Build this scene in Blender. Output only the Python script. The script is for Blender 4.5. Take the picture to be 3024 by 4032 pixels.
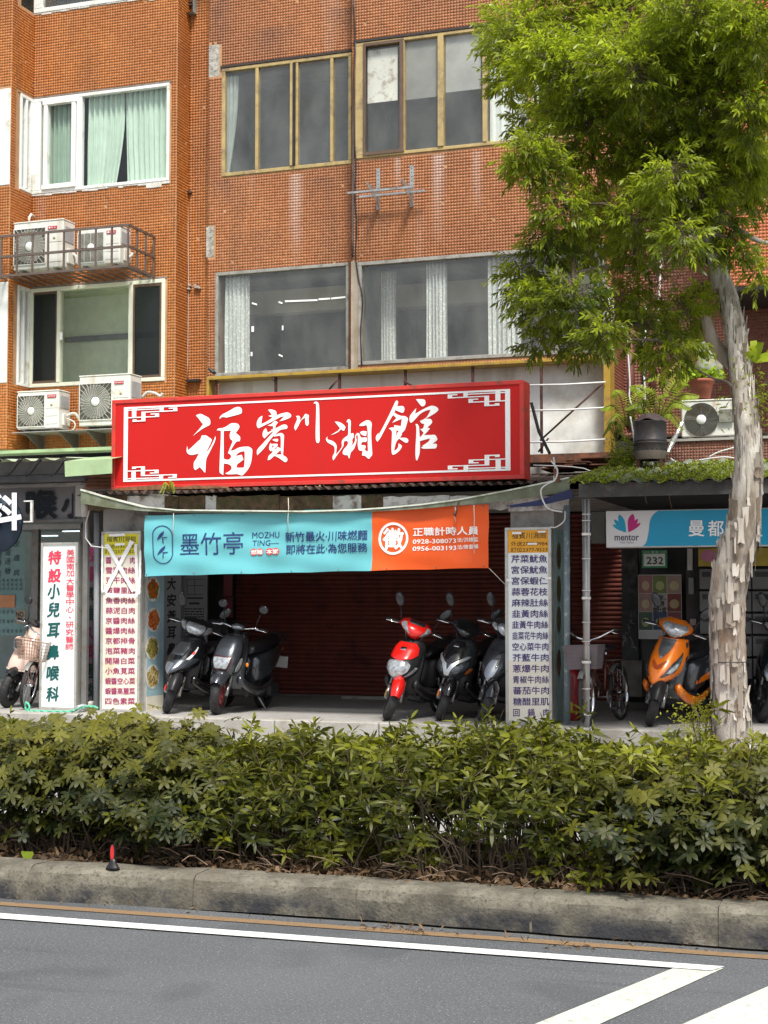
import bpy, math, random
import numpy as np
from mathutils import Vector, Matrix

R = math.radians
random.seed(7)
rng = np.random.default_rng(11)
for o in list(bpy.data.objects):
    bpy.data.objects.remove(o)
sc = bpy.context.scene
COL = sc.collection

# ---------------------------------------------------------------- camera
YAW, PITCH, FPX = R(19.6), R(3.35), 6050.0
cam_d = bpy.data.cameras.new("camera")
cam = bpy.data.objects.new("camera", cam_d)
COL.objects.link(cam)
cam.location = (0, 0, 1.6)
cam.rotation_euler = (R(90) + PITCH, 0, YAW)
cam_d.sensor_fit = 'VERTICAL'
cam_d.sensor_height = 24.0
cam_d.lens = FPX / 4032 * 24.0
cam_d.clip_start = 0.05
cam_d.clip_end = 3000
sc.camera = cam

# ---------------------------------------------------------------- sky, sun, exposure
SUN_EL, SUN_AZ = 58, 148          # azimuth: compass-like angle from +Y towards +X
w = bpy.data.worlds.new("World"); sc.world = w; w.use_nodes = True
nt = w.node_tree; nt.nodes.clear()
sky = nt.nodes.new('ShaderNodeTexSky'); sky.sky_type = 'NISHITA'; sky.sun_disc = False
sky.sun_elevation = R(SUN_EL); sky.sun_rotation = R(SUN_AZ)
sky.dust_density = 3.0; sky.air_density = 1.0; sky.ozone_density = 1.0
hs = nt.nodes.new('ShaderNodeHueSaturation'); hs.inputs['Saturation'].default_value = 0.45
bg = nt.nodes.new('ShaderNodeBackground'); bg.inputs['Strength'].default_value = 0.108
wo = nt.nodes.new('ShaderNodeOutputWorld')
nt.links.new(sky.outputs[0], hs.inputs['Color']); nt.links.new(hs.outputs[0], bg.inputs[0]); nt.links.new(bg.outputs[0], wo.inputs[0])
sd = bpy.data.lights.new("sun", 'SUN'); sd.energy = 3.3; sd.angle = R(12); sd.color = (1, .95, .86)
sun = bpy.data.objects.new("sun", sd); COL.objects.link(sun)
_sv = Vector((math.sin(R(SUN_AZ)) * math.cos(R(SUN_EL)), math.cos(R(SUN_AZ)) * math.cos(R(SUN_EL)), math.sin(R(SUN_EL))))
sun.rotation_euler = (-_sv).to_track_quat('-Z', 'Y').to_euler()
sun.location = (0, 0, 30)
sc.view_settings.view_transform = 'Standard'
sc.view_settings.look = 'None'
sc.view_settings.gamma = 1.0
sc.view_settings.use_curve_mapping = False
sc.view_settings.exposure = 0.64
sc.render.engine = 'CYCLES'
sc.cycles.use_denoising = True
sc.cycles.max_bounces = 6
sc.cycles.transparent_max_bounces = 12

# ---------------------------------------------------------------- measuring helpers
_c, _s, _ct, _st = math.cos(YAW), math.sin(YAW), math.cos(PITCH), math.sin(PITCH)
_F = Vector((-_s * _ct, _c * _ct, _st)); _Rt = Vector((_c, _s, 0)); _U = _Rt.cross(_F)
def ray(px, py):
    return _F + _Rt * ((px - 1512) / FPX) + _U * (-(py - 2016) / FPX)
def at(px, py, Y):
    """point of the plane y=Y seen at a photo pixel (used to take measurements from the photo)"""
    d = ray(px, py); k = Y / d.y
    return Vector((d.x * k, Y, 1.6 + d.z * k))
def atx(px, py, X):
    d = ray(px, py); k = X / d.x
    return Vector((X, d.y * k, 1.6 + d.z * k))
def gnd(px, py, z=0.0):
    d = ray(px, py); k = (z - 1.6) / d.z
    return Vector((d.x * k, d.y * k, z))

# ---------------------------------------------------------------- materials
_mats = {}
def _setup(name):
    m = bpy.data.materials.new(name); m.use_nodes = True
    nt = m.node_tree; nt.nodes.clear()
    out = nt.nodes.new('ShaderNodeOutputMaterial')
    b = nt.nodes.new('ShaderNodeBsdfPrincipled')
    nt.links.new(b.outputs[0], out.inputs[0])
    return m, nt, b, out
def N(nt, t, **kw):
    n = nt.nodes.new(t)
    for k, v in kw.items():
        if k.startswith('_'): setattr(n, k[1:], v)
        else: n.inputs[k.replace('__', ' ')].default_value = v
    return n
def noise(nt, scale, detail=4, stretch=(1, 1, 1), coord='Position', rough=.55):
    if coord == 'Position':
        g = nt.nodes.new('ShaderNodeNewGeometry'); src = g.outputs['Position']
    else:
        g = nt.nodes.new('ShaderNodeTexCoord'); src = g.outputs['Object']
    mp = nt.nodes.new('ShaderNodeMapping'); mp.inputs['Scale'].default_value = stretch
    nt.links.new(src, mp.inputs[0])
    t = nt.nodes.new('ShaderNodeTexNoise'); t.inputs['Scale'].default_value = scale
    t.inputs['Detail'].default_value = detail; t.inputs['Roughness'].default_value = rough
    nt.links.new(mp.outputs[0], t.inputs['Vector'])
    return t.outputs['Fac']
def ramp(nt, fac, lo, hi, a=0.0, b=1.0):
    r = nt.nodes.new('ShaderNodeMapRange'); r.inputs[1].default_value = lo; r.inputs[2].default_value = hi
    r.inputs[3].default_value = a; r.inputs[4].default_value = b
    nt.links.new(fac, r.inputs[0]); return r.outputs[0]
def mix(nt, fac, c1, c2, mode='MIX'):
    x = nt.nodes.new('ShaderNodeMix'); x.data_type = 'RGBA'; x.blend_type = mode
    if hasattr(fac, 'links') or hasattr(fac, 'is_linked'): nt.links.new(fac, x.inputs[0])
    else: x.inputs[0].default_value = fac
    for i, c in ((6, c1), (7, c2)):
        if isinstance(c, (tuple, list)): x.inputs[i].default_value = (*c[:3], 1)
        else: nt.links.new(c, x.inputs[i])
    return x.outputs[2]
def rgb(h):
    """sRGB 0..255 triple to linear"""
    return tuple((v / 255 / 12.92) if v / 255 <= .04045 else ((v / 255 + .055) / 1.055) ** 2.4 for v in h)
def M(name, col, rough=.6, metal=0.0, var=.12, vs=6.0, dirt=None, streak=None, bump=0.0, bs=60.0, spec=.5, coat=0.0, emit=None, coord='Position'):
    if name in _mats: return _mats[name]
    m, nt, b, out = _setup(name)
    c = tuple(col[:3])
    n = noise(nt, vs, 5, coord=coord)
    f = ramp(nt, n, .3, .7, 1 - var, 1 + var)
    mul = nt.nodes.new('ShaderNodeVectorMath'); mul.operation = 'SCALE'
    mul.inputs[0].default_value = c; nt.links.new(f, mul.inputs['Scale'])
    cur = mul.outputs[0]
    if dirt:      # (colour, amount 0..1, scale)
        dn = noise(nt, dirt[2], 8, coord=coord, rough=.65)
        cur = mix(nt, ramp(nt, dn, .62 - .3 * dirt[1], .72 - .1 * dirt[1], 0, .9), cur, dirt[0])
    if streak:
        dn = noise(nt, streak[2], 6, stretch=(1, 1, .07), coord=coord, rough=.6)
        cur = mix(nt, ramp(nt, dn, .6 - .25 * streak[1], .8 - .1 * streak[1], 0, .75), cur, streak[0])
    nt.links.new(cur, b.inputs['Base Color'])
    b.inputs['Roughness'].default_value = rough; b.inputs['Metallic'].default_value = metal
    b.inputs['Specular IOR Level'].default_value = spec
    if coat:
        b.inputs['Coat Weight'].default_value = coat; b.inputs['Coat Roughness'].default_value = .06
    if emit:
        b.inputs['Emission Color'].default_value = (*c, 1); b.inputs['Emission Strength'].default_value = emit
    if bump:
        bn = noise(nt, bs, 6, coord=coord)
        bp = nt.nodes.new('ShaderNodeBump'); bp.inputs['Strength'].default_value = bump; bp.inputs['Distance'].default_value = .01
        nt.links.new(bn, bp.inputs['Height']); nt.links.new(bp.outputs[0], b.inputs['Normal'])
    _mats[name] = m
    return m
def glass(name, tint=(.75, .8, .8), refl=.10, dust=.10, dustcol=(.5, .52, .5), rough=.03):
    if name in _mats: return _mats[name]
    m = bpy.data.materials.new(name); m.use_nodes = True
    nt = m.node_tree; nt.nodes.clear()
    out = nt.nodes.new('ShaderNodeOutputMaterial')
    tr = N(nt, 'ShaderNodeBsdfTransparent'); tr.inputs[0].default_value = (*tint, 1)
    gl = N(nt, 'ShaderNodeBsdfGlossy'); gl.inputs['Roughness'].default_value = rough
    df = N(nt, 'ShaderNodeBsdfDiffuse'); df.inputs[0].default_value = (*dustcol, 1)
    fr = N(nt, 'ShaderNodeLayerWeight'); fr.inputs[0].default_value = .5
    pw = nt.nodes.new('ShaderNodeMath'); pw.operation = 'POWER'; pw.inputs[1].default_value = 4.0; nt.links.new(fr.outputs['Facing'], pw.inputs[0])
    sc_ = nt.nodes.new('ShaderNodeMath'); sc_.operation = 'MULTIPLY_ADD'; sc_.inputs[1].default_value = 1 - refl; sc_.inputs[2].default_value = refl
    nt.links.new(pw.outputs[0], sc_.inputs[0]); sc_.use_clamp = True
    dn = noise(nt, 2.5, 6, stretch=(1, 1, .5))
    dm = ramp(nt, dn, .3, .75, dust * .35, dust * 1.7)
    x1 = nt.nodes.new('ShaderNodeMixShader'); x2 = nt.nodes.new('ShaderNodeMixShader')
    nt.links.new(dm, x1.inputs[0]); nt.links.new(tr.outputs[0], x1.inputs[1]); nt.links.new(df.outputs[0], x1.inputs[2])
    nt.links.new(sc_.outputs[0], x2.inputs[0]); nt.links.new(x1.outputs[0], x2.inputs[1]); nt.links.new(gl.outputs[0], x2.inputs[2])
    nt.links.new(x2.outputs[0], out.inputs[0])
    _mats[name] = m
    return m
def tile_mat(name, col, col2, alpha_stain=.5, runs=()):
    if name in _mats: return _mats[name]
    m, nt, b, out = _setup(name)
    a = nt.nodes.new('ShaderNodeAttribute'); a.attribute_name = 'rnd'
    c = mix(nt, a.outputs['Fac'], col, col2)
    big = noise(nt, .55, 4)
    c = mix(nt, ramp(nt, big, .4, .65, 0, .55), c, (col[0] * .62, col[1] * .55, col[2] * .8))
    # lime runs and soot runs down the wall
    st = noise(nt, 1.7, 7, stretch=(1, 1, .10), rough=.62)
    c = mix(nt, ramp(nt, st, .60, .80, 0, alpha_stain), c, (.55, .47, .44))
    st2 = noise(nt, 1.1, 7, stretch=(1.3, 1.3, .16), rough=.6)
    c = mix(nt, ramp(nt, st2, .56, .76, 0, .55), c, (.05, .032, .028))
    if runs:
        g_ = nt.nodes.new('ShaderNodeNewGeometry'); sp_ = nt.nodes.new('ShaderNodeSeparateXYZ'); nt.links.new(g_.outputs['Position'], sp_.inputs[0])
        wob = ramp(nt, noise(nt, 5, 5, stretch=(1, 1, .5)), .25, .75, .35, 1.15)
        for x0, zt, zl, wd, colr, am in runs:
            def mth(op, a, b_=None):
                m_ = nt.nodes.new('ShaderNodeMath'); m_.operation = op
                for i, v in enumerate((a, b_)):
                    if v is None: continue
                    if isinstance(v, (int, float)): m_.inputs[i].default_value = v
                    else: nt.links.new(v, m_.inputs[i])
                return m_.outputs[0]
            dx = mth('ABSOLUTE', mth('SUBTRACT', sp_.outputs[0], x0)); mx_ = ramp(nt, dx, wd * .15, wd, 1, 0)
            below = ramp(nt, sp_.outputs[2], zt - zl, zt, 0, 1); cut = mth('LESS_THAN', sp_.outputs[2], zt + .02)
            f_ = mth('MULTIPLY', mth('MULTIPLY', mx_, below), mth('MULTIPLY', cut, mth('MULTIPLY', wob, am)))
            c = mix(nt, f_, c, colr)
    nt.links.new(c, b.inputs['Base Color'])
    b.inputs['Roughness'].default_value = .42
    b.inputs['Specular IOR Level'].default_value = .35
    _mats[name] = m
    return m
def leaf_mat(name, dark, light, trans=.35, rough=.42, mottle=None):
    if name in _mats: return _mats[name]
    m, nt, b, out = _setup(name)
    a = nt.nodes.new('ShaderNodeAttribute'); a.attribute_name = 'rnd'
    c = mix(nt, a.outputs['Fac'], dark, light)
    n = noise(nt, 1.6, 3)
    c = mix(nt, ramp(nt, n, .35, .7, 0, .5), c, mottle or (dark[0] * .8, dark[1] * .75, dark[2] * .7))
    nt.links.new(c, b.inputs['Base Color'])
    b.inputs['Roughness'].default_value = rough
    b.inputs['Specular IOR Level'].default_value = .28
    t = nt.nodes.new('ShaderNodeBsdfTranslucent')
    tc = mix(nt, .5, c, (light[0] * 1.3, light[1] * 1.3, light[2]))
    nt.links.new(tc, t.inputs[0])
    x = nt.nodes.new('ShaderNodeMixShader'); x.inputs[0].default_value = trans
    nt.links.new(b.outputs[0], x.inputs[1]); nt.links.new(t.outputs[0], x.inputs[2]); nt.links.new(x.outputs[0], out.inputs[0])
    _mats[name] = m
    return m

# ---------------------------------------------------------------- object bookkeeping
ORG = {}          # world origin of every object built in world coordinates
def tag(o, label=None, cat=None, group=None, kind=None):
    if label: o['label'] = label
    if cat: o['category'] = cat
    if group: o['group'] = group
    if kind: o['kind'] = kind
    return o
def empty(name, loc, label, cat, group=None, rot=None):
    o = bpy.data.objects.new(name, None); COL.objects.link(o)
    o.location = loc; o.empty_display_size = .2
    if rot: o.rotation_euler = rot
    ORG[o] = Vector(loc)
    return tag(o, label, cat, group)
def link_mesh(me, name, parent=None, mats=(), local=False, kind=None, smooth=False):
    """me is in world coordinates (local=True: already in the parent's coordinates)"""
    o = bpy.data.objects.new(name, me); COL.objects.link(o)
    for m in mats:
        if m: me.materials.append(m)
    if parent is not None:
        o.parent = parent
        if not local:
            org = ORG[parent]; me.transform(Matrix.Translation(-org)); ORG[o] = org
        else:
            ORG[o] = Vector((0, 0, 0))
    else:
        n = len(me.vertices); co = np.empty(n * 3, np.float32); me.vertices.foreach_get('co', co); co = co.reshape(-1, 3)
        lo, hi = co.min(0), co.max(0)
        org = Vector(((lo[0] + hi[0]) / 2, (lo[1] + hi[1]) / 2, lo[2])).copy()
        me.transform(Matrix.Translation(-org)); o.location = org; ORG[o] = org
    if smooth:
        me.polygons.foreach_set('use_smooth', np.ones(len(me.polygons), bool))
    if kind: o['kind'] = kind
    return o
def copy_tree(o, parent=None):
    c = o.copy(); COL.objects.link(c)
    if parent: c.parent = parent
    for ch in [x for x in bpy.data.objects if x.parent == o]: copy_tree(ch, c)
    return c

class MB:
    def __init__(s): s.v = []; s.f = []; s.mi = []; s.sm = []
    def add(s, vs, fs, mi=0, sm=False):
        k = len(s.v); s.v += [tuple(v) for v in vs]
        for f in fs: s.f.append([i + k for i in f]); s.mi.append(mi); s.sm.append(sm)
        return s
    def box(s, x0, x1, y0, y1, z0, z1, mi=0, bev=0.0):
        x0, x1 = min(x0, x1), max(x0, x1); y0, y1 = min(y0, y1), max(y0, y1); z0, z1 = min(z0, z1), max(z0, z1)
        if bev <= 0:
            vs = [(x, y, z) for z in (z0, z1) for y in (y0, y1) for x in (x0, x1)]
            s.add(vs, [(0, 2, 3, 1), (4, 5, 7, 6), (0, 1, 5, 4), (2, 6, 7, 3), (0, 4, 6, 2), (1, 3, 7, 5)], mi)
        else:
            b = min(bev, (x1 - x0) * .45, (y1 - y0) * .45, (z1 - z0) * .45)
            bm_pts = []
            idx = {}
            for iz, z in ((0, z0), (1, z1)):
                for iy, y in ((0, y0), (1, y1)):
                    for ix, x in ((0, x0), (1, x1)):
                        sx, sy, sz = (b if ix == 0 else -b), (b if iy == 0 else -b), (b if iz == 0 else -b)
                        for a, p in (('x', (x, y + sy, z + sz)), ('y', (x + sx, y, z + sz)), ('z', (x + sx, y + sy, z))):
                            idx[(ix, iy, iz, a)] = len(bm_pts); bm_pts.append(p)
            g = lambda *k: idx[k]
            F = []
            for ix in (0, 1): F.append([g(ix, 0, 0, 'x'), g(ix, 1, 0, 'x'), g(ix, 1, 1, 'x'), g(ix, 0, 1, 'x')][::(-1 if ix == 0 else 1)])
            for iy in (0, 1): F.append([g(0, iy, 0, 'y'), g(1, iy, 0, 'y'), g(1, iy, 1, 'y'), g(0, iy, 1, 'y')][::(1 if iy == 0 else -1)])
            for iz in (0, 1): F.append([g(0, 0, iz, 'z'), g(1, 0, iz, 'z'), g(1, 1, iz, 'z'), g(0, 1, iz, 'z')][::(-1 if iz == 0 else 1)])
            for i in (0, 1):
                for j in (0, 1):
                    F.append([g(i, j, 0, 'x'), g(i, j, 1, 'x'), g(i, j, 1, 'y'), g(i, j, 0, 'y')][::(1 if i == j else -1)])
                    F.append([g(i, 0, j, 'x'), g(i, 0, j, 'z'), g(i, 1, j, 'z'), g(i, 1, j, 'x')][::(1 if i == j else -1)])
                    F.append([g(0, i, j, 'y'), g(1, i, j, 'y'), g(1, i, j, 'z'), g(0, i, j, 'z')][::(1 if i == j else -1)])
                    for k in (0, 1):
                        F.append([g(i, j, k, 'x'), g(i, j, k, 'y'), g(i, j, k, 'z')])
            s.add(bm_pts, F, mi)
        return s
    def tube(s, pts, r, n=8, mi=0, caps=True, sm=True):
        pts = [Vector(p) for p in pts]; m = len(pts)
        rr = [r] * m if not isinstance(r, (list, tuple)) else list(r)
        vs = []; prev = None
        for i, p in enumerate(pts):
            t = (pts[min(i + 1, m - 1)] - pts[max(i - 1, 0)]).normalized()
            if prev is None:
                a = Vector((0, 0, 1)) if abs(t.z) < .9 else Vector((1, 0, 0))
                u = t.cross(a).normalized()
            else:
                u = (prev - t * prev.dot(t)).normalized()
            prev = u; v = t.cross(u)
            for k in range(n):
                an = 2 * math.pi * k / n
                vs.append(p + (u * math.cos(an) + v * math.sin(an)) * rr[i])
        fs = [(i * n + k, i * n + (k + 1) % n, (i + 1) * n + (k + 1) % n, (i + 1) * n + k) for i in range(m - 1) for k in range(n)]
        s.add(vs, fs, mi, sm)
        if caps:
            s.f.append([len(s.v) - n * m + k for k in range(n)][::-1]); s.mi.append(mi); s.sm.append(False)
            s.f.append([len(s.v) - n + k for k in range(n)]); s.mi.append(mi); s.sm.append(False)
        return s
    def lathe(s, prof, c=(0, 0, 0), axis='z', n=24, mi=0, sm=True, mat=None):
        vs = []
        for r, h in prof:
            for k in range(n):
                a = 2 * math.pi * k / n; x, y = r * math.cos(a), r * math.sin(a)
                p = {'z': (x, y, h), 'y': (x, h, -y), 'x': (h, x, y)}[axis]
                if mat is not None: p = mat @ Vector(p)
                vs.append((p[0] + c[0], p[1] + c[1], p[2] + c[2]))
        m = len(prof)
        fs = [(i * n + k, i * n + (k + 1) % n, (i + 1) * n + (k + 1) % n, (i + 1) * n + k) for i in range(m - 1) for k in range(n)]
        return s.add(vs, fs, mi, sm)
    def grid(s, fn, nu, nv, mi=0, sm=True, flip=False):
        vs = [fn(i / nu, j / nv) for j in range(nv + 1) for i in range(nu + 1)]
        w_ = nu + 1
        fs = [(j * w_ + i, j * w_ + i + 1, (j + 1) * w_ + i + 1, (j + 1) * w_ + i) for j in range(nv) for i in range(nu)]
        if flip: fs = [f[::-1] for f in fs]
        return s.add(vs, fs, mi, sm)
    def loft(s, rings, mi=0, caps=True, sm=True, closed=True):
        n = len(rings[0]); m = len(rings); vs = [p for r in rings for p in r]
        fs = [(i * n + k, i * n + (k + 1) % n, (i + 1) * n + (k + 1) % n, (i + 1) * n + k) for i in range(m - 1) for k in range(n if closed else n - 1)]
        if caps: fs += [list(range(n))[::-1], [(m - 1) * n + k for k in range(n)]]
        return s.add(vs, fs, mi, sm)
    def prism(s, pts, d, mi=0):
        """extrude a 3D outline by the vector d"""
        n = len(pts); pts = [Vector(p) for p in pts]; d = Vector(d)
        vs = pts + [p + d for p in pts]
        fs = [list(range(n))[::-1], list(range(n, 2 * n))] + [(i, (i + 1) % n, n + (i + 1) % n, n + i) for i in range(n)]
        return s.add(vs, fs, mi)
    def xf(s, Mx, start=0):
        for i in range(start, len(s.v)): s.v[i] = tuple(Mx @ Vector(s.v[i]))
        return s
    def obj(s, name, mats, parent=None, local=False, kind=None, label=None, cat=None, group=None, rec=False):
        me = bpy.data.meshes.new(name)
        me.from_pydata(s.v, [], s.f)
        if not isinstance(mats, (list, tuple)): mats = [mats]
        o = link_mesh(me, name, parent, mats, local, kind)
        me.polygons.foreach_set('material_index', s.mi); me.polygons.foreach_set('use_smooth', s.sm)
        if rec:
            import bmesh
            b = bmesh.new(); b.from_mesh(me); bmesh.ops.recalc_face_normals(b, faces=b.faces); b.to_mesh(me); b.free()
        me.update()
        return tag(o, label, cat, group, kind)

def raw_mesh(name, verts, faces, mats, parent=None, rnd=None, kind=None, local=False, smooth=False):
    """numpy: faces all with the same corner count"""
    me = bpy.data.meshes.new(name)
    nv, nf, k = len(verts), len(faces), faces.shape[1]
    me.vertices.add(nv); me.vertices.foreach_set('co', np.ascontiguousarray(verts, np.float32).ravel())
    me.loops.add(nf * k); me.loops.foreach_set('vertex_index', np.ascontiguousarray(faces, np.int32).ravel())
    me.polygons.add(nf); me.polygons.foreach_set('loop_start', np.arange(0, nf * k, k, dtype=np.int32))
    try: me.polygons.foreach_set('loop_total', np.full(nf, k, np.int32))
    except Exception: pass
    if rnd is not None:
        a = me.attributes.new('rnd', 'FLOAT', 'FACE'); a.data.foreach_set('value', np.ascontiguousarray(rnd, np.float32))
    me.update(calc_edges=True); me.validate()
    return link_mesh(me, name, parent, mats, local, kind, smooth)

# ---------------------------------------------------------------- lettering
def text_mesh2d(s, bold=0.0, vertical=False):
    c = bpy.data.curves.new('t', 'FONT'); c.body = '\n'.join(s) if vertical else s
    c.offset = bold; c.resolution_u = 2; c.space_line = 1.05
    if vertical: c.align_x = 'CENTER'
    o = bpy.data.objects.new('t', c); me = bpy.data.meshes.new_from_object(o)
    bpy.data.objects.remove(o); bpy.data.curves.remove(c)
    co = np.empty(len(me.vertices) * 3, np.float32); me.vertices.foreach_get('co', co); co = co.reshape(-1, 3)
    return me, co
def write(s, rect, Y, mat, parent, m=0.0, bold=.0, vertical=False, name='lettering', X=None, lift=.004, fn=None, shear=0.0, jitter=0):
    """letters printed on the plane y=Y (or x=X), filling a measured rectangle (px0,py0,px1,py1); m = slope of its baseline"""
    me, co = text_mesh2d(s, 0.0, vertical)
    nv = len(co); off = [(0, 0)]
    if bold > 0:            # heavier weight: the same outline laid over itself a hair apart
        k = bold * 1.0; off = [(0, 0), (k, 0), (-k, 0), (0, k), (0, -k)]
        import bmesh
        bm_ = bmesh.new()
        for dx, dy in off:
            n0 = len(bm_.verts); bm_.from_mesh(me); bm_.verts.ensure_lookup_table()
            for v_ in bm_.verts[n0:]: v_.co.x += dx; v_.co.y += dy
        bm_.to_mesh(me); bm_.free()
        co = np.empty(len(me.vertices) * 3, np.float32); me.vertices.foreach_get('co', co); co = co.reshape(-1, 3)
    lo, hi = co.min(0), co.max(0)
    u = (co[:, 0] - lo[0]) / (hi[0] - lo[0]); v = (co[:, 1] - lo[1]) / (hi[1] - lo[1])
    u = u + shear * (v - .5)
    x0, y0, x1, y1 = rect
    P = np.empty_like(co)
    for i in range(len(co)):
        px = x0 + (x1 - x0) * u[i]; py = y1 + (y0 - y1) * v[i] + m * (px - x0)
        if X is None:
            p = at(px, py, Y)
            if fn: p.y = Y + fn(p.x, p.z)
            p.y -= lift + .0003 * (i // nv)
        else:
            p = atx(px, py, X); p.x += lift
        P[i] = p
    me.vertices.foreach_set('co', P.ravel()); me.update()
    return link_mesh(me, name, parent, [mat])
def smooth_outline(pts, k=4, sharp=.35):
    n = len(pts); out = []
    P = [np.array(p, float) for p in pts]
    def is_sharp(i):
        a = P[i] - P[i - 1]; b = P[(i + 1) % n] - P[i]
        return np.dot(a, b) / (np.linalg.norm(a) * np.linalg.norm(b) + 1e-9) < sharp
    S = [is_sharp(i) for i in range(n)]
    for i in range(n):
        p0, p1, p2, p3 = P[i - 1], P[i], P[(i + 1) % n], P[(i + 2) % n]
        t1 = (p2 - p0) * .5 if not S[i] else (p2 - p1) * .9
        t2 = (p3 - p1) * .5 if not S[(i + 1) % n] else (p2 - p1) * .9
        L = np.linalg.norm(p2 - p1)
        for t in (t1, t2):
            l = np.linalg.norm(t)
            if l > 1.2 * L: t *= 1.2 * L / l
        for j in range(k):
            t = j / k; h1 = 2 * t**3 - 3 * t**2 + 1; h2 = t**3 - 2 * t**2 + t; h3 = -2 * t**3 + 3 * t**2; h4 = t**3 - t**2
            out.append(h1 * p1 + h2 * t1 + h3 * p2 + h4 * t2)
    return out
def shape_mesh(outlines, conv, mat, parent, name='lettering', smooth=True):
    """filled flat shape with holes (even-odd), outlines in crop pixels, conv -> 3D"""
    c = bpy.data.curves.new('s', 'CURVE'); c.dimensions = '2D'; c.fill_mode = 'BOTH'
    for ol in outlines:
        pts = smooth_outline(ol) if smooth else [np.array(p, float) for p in ol]
        sp = c.splines.new('POLY'); sp.points.add(len(pts) - 1)
        for q, p in zip(sp.points, pts): q.co = (p[0] * .001, -p[1] * .001, 0, 1)
        sp.use_cyclic_u = True
    o = bpy.data.objects.new('s', c); me = bpy.data.meshes.new_from_object(o)
    bpy.data.objects.remove(o); bpy.data.curves.remove(c)
    for v in me.vertices: v.co = conv(v.co.x * 1000, -v.co.y * 1000)
    me.update()
    return link_mesh(me, name, parent, [mat])
# ================================================================ materials used by the place
brick1, brick2 = (.43, .125, .030), (.56, .20, .065)
m_tileL = tile_mat('glazed_tile_orange', (.37, .112, .016), (.50, .180, .042), .3)
LIME, SOOT = (.60, .50, .46), (.075, .045, .045)
def _rx(px, py, Y): p = at(px, py, Y); return p.x, p.z
_runs = []
for px, py, ln, wd, cc, am in ((1150, 680, 1.5, .14, LIME, .75), (1738, 625, 1.3, .12, LIME, .8), (1890, 612, .9, .10, LIME, .6), (1580, 640, .8, .06, LIME, .55), (1395, 660, 2.2, .16, SOOT, .8), (880, 700, .5, .3, SOOT, .5), (1250, 690, .4, .5, SOOT, .35),
                               (850, -60, 1.3, .25, SOOT, .7), (1395, -60, 1.0, .14, SOOT, .8), (1060, 100, .65, .5, SOOT, .55), (1350, 20, .9, .3, SOOT, .5), (1700, 0, .8, .5, SOOT, .35), (1000, 900, .7, .5, SOOT, .3), (1500, 850, .6, .35, SOOT, .4)):
    _a, _b = _rx(px, py, 20.2); _runs.append((_a, _b, ln, wd, cc, am))
m_tileM = tile_mat('glazed_tile_brown', (.31, .104, .032), (.43, .165, .062), .5, _runs)
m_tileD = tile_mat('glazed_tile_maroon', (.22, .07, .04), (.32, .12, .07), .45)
m_grout = M('grout', (.44, .25, .125), .9, var=.25, vs=3, streak=((.25, .17, .12), .5, 1.2))
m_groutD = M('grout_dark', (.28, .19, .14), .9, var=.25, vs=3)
m_white = M('white_metal', (.78, .80, .78), .45, var=.04, dirt=((.45, .42, .33), .25, 3))
m_whitew = M('weathered_white', (.72, .74, .72), .6, var=.08, dirt=((.3, .25, .17), .5, 4), streak=((.25, .2, .14), .5, 2.5))
m_bronze = M('bronze_aluminium', (.50, .38, .17), .4, .3, var=.15, dirt=((.25, .19, .12), .4, 5))
m_brown = M('brown_frame', (.12, .075, .05), .5, var=.2)
m_silver = M('old_aluminium', (.42, .41, .37), .4, .5, var=.15, dirt=((.2, .18, .15), .4, 5))
m_concrete = M('concrete', (.30, .29, .26), .9, var=.2, vs=4, dirt=((.10, .095, .08), .45, 2.2), bump=.5, bs=70)
m_plaster = M('grey_plaster', (.36, .35, .33), .9, var=.15, vs=3, dirt=((.15, .14, .12), .4, 3))
m_dark = M('dark_interior', (.06, .06, .055), .9, var=.3)
m_black = M('black_steel', (.018, .017, .018), .5, var=.3)
m_steel = M('grey_steel', (.20, .20, .19), .5, .4, var=.15, dirt=((.18, .11, .06), .3, 8))
m_rust = M('rusty_steel', (.16, .065, .035), .9, var=.5, vs=9, dirt=((.05, .035, .03), .6, 8), bump=.6, bs=90)
m_tube_w = M('white_pipe', (.70, .71, .70), .4, var=.06)
m_glassA = glass('window_glass', (.91, .95, .92), .06, .02, (.42, .46, .44))
m_glassB = glass('dirty_glass', (.91, .94, .92), .08, .12, (.46, .48, .46), .05)
m_glassC = glass('shop_glass', (.90, .95, .95), .06, .03)

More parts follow.
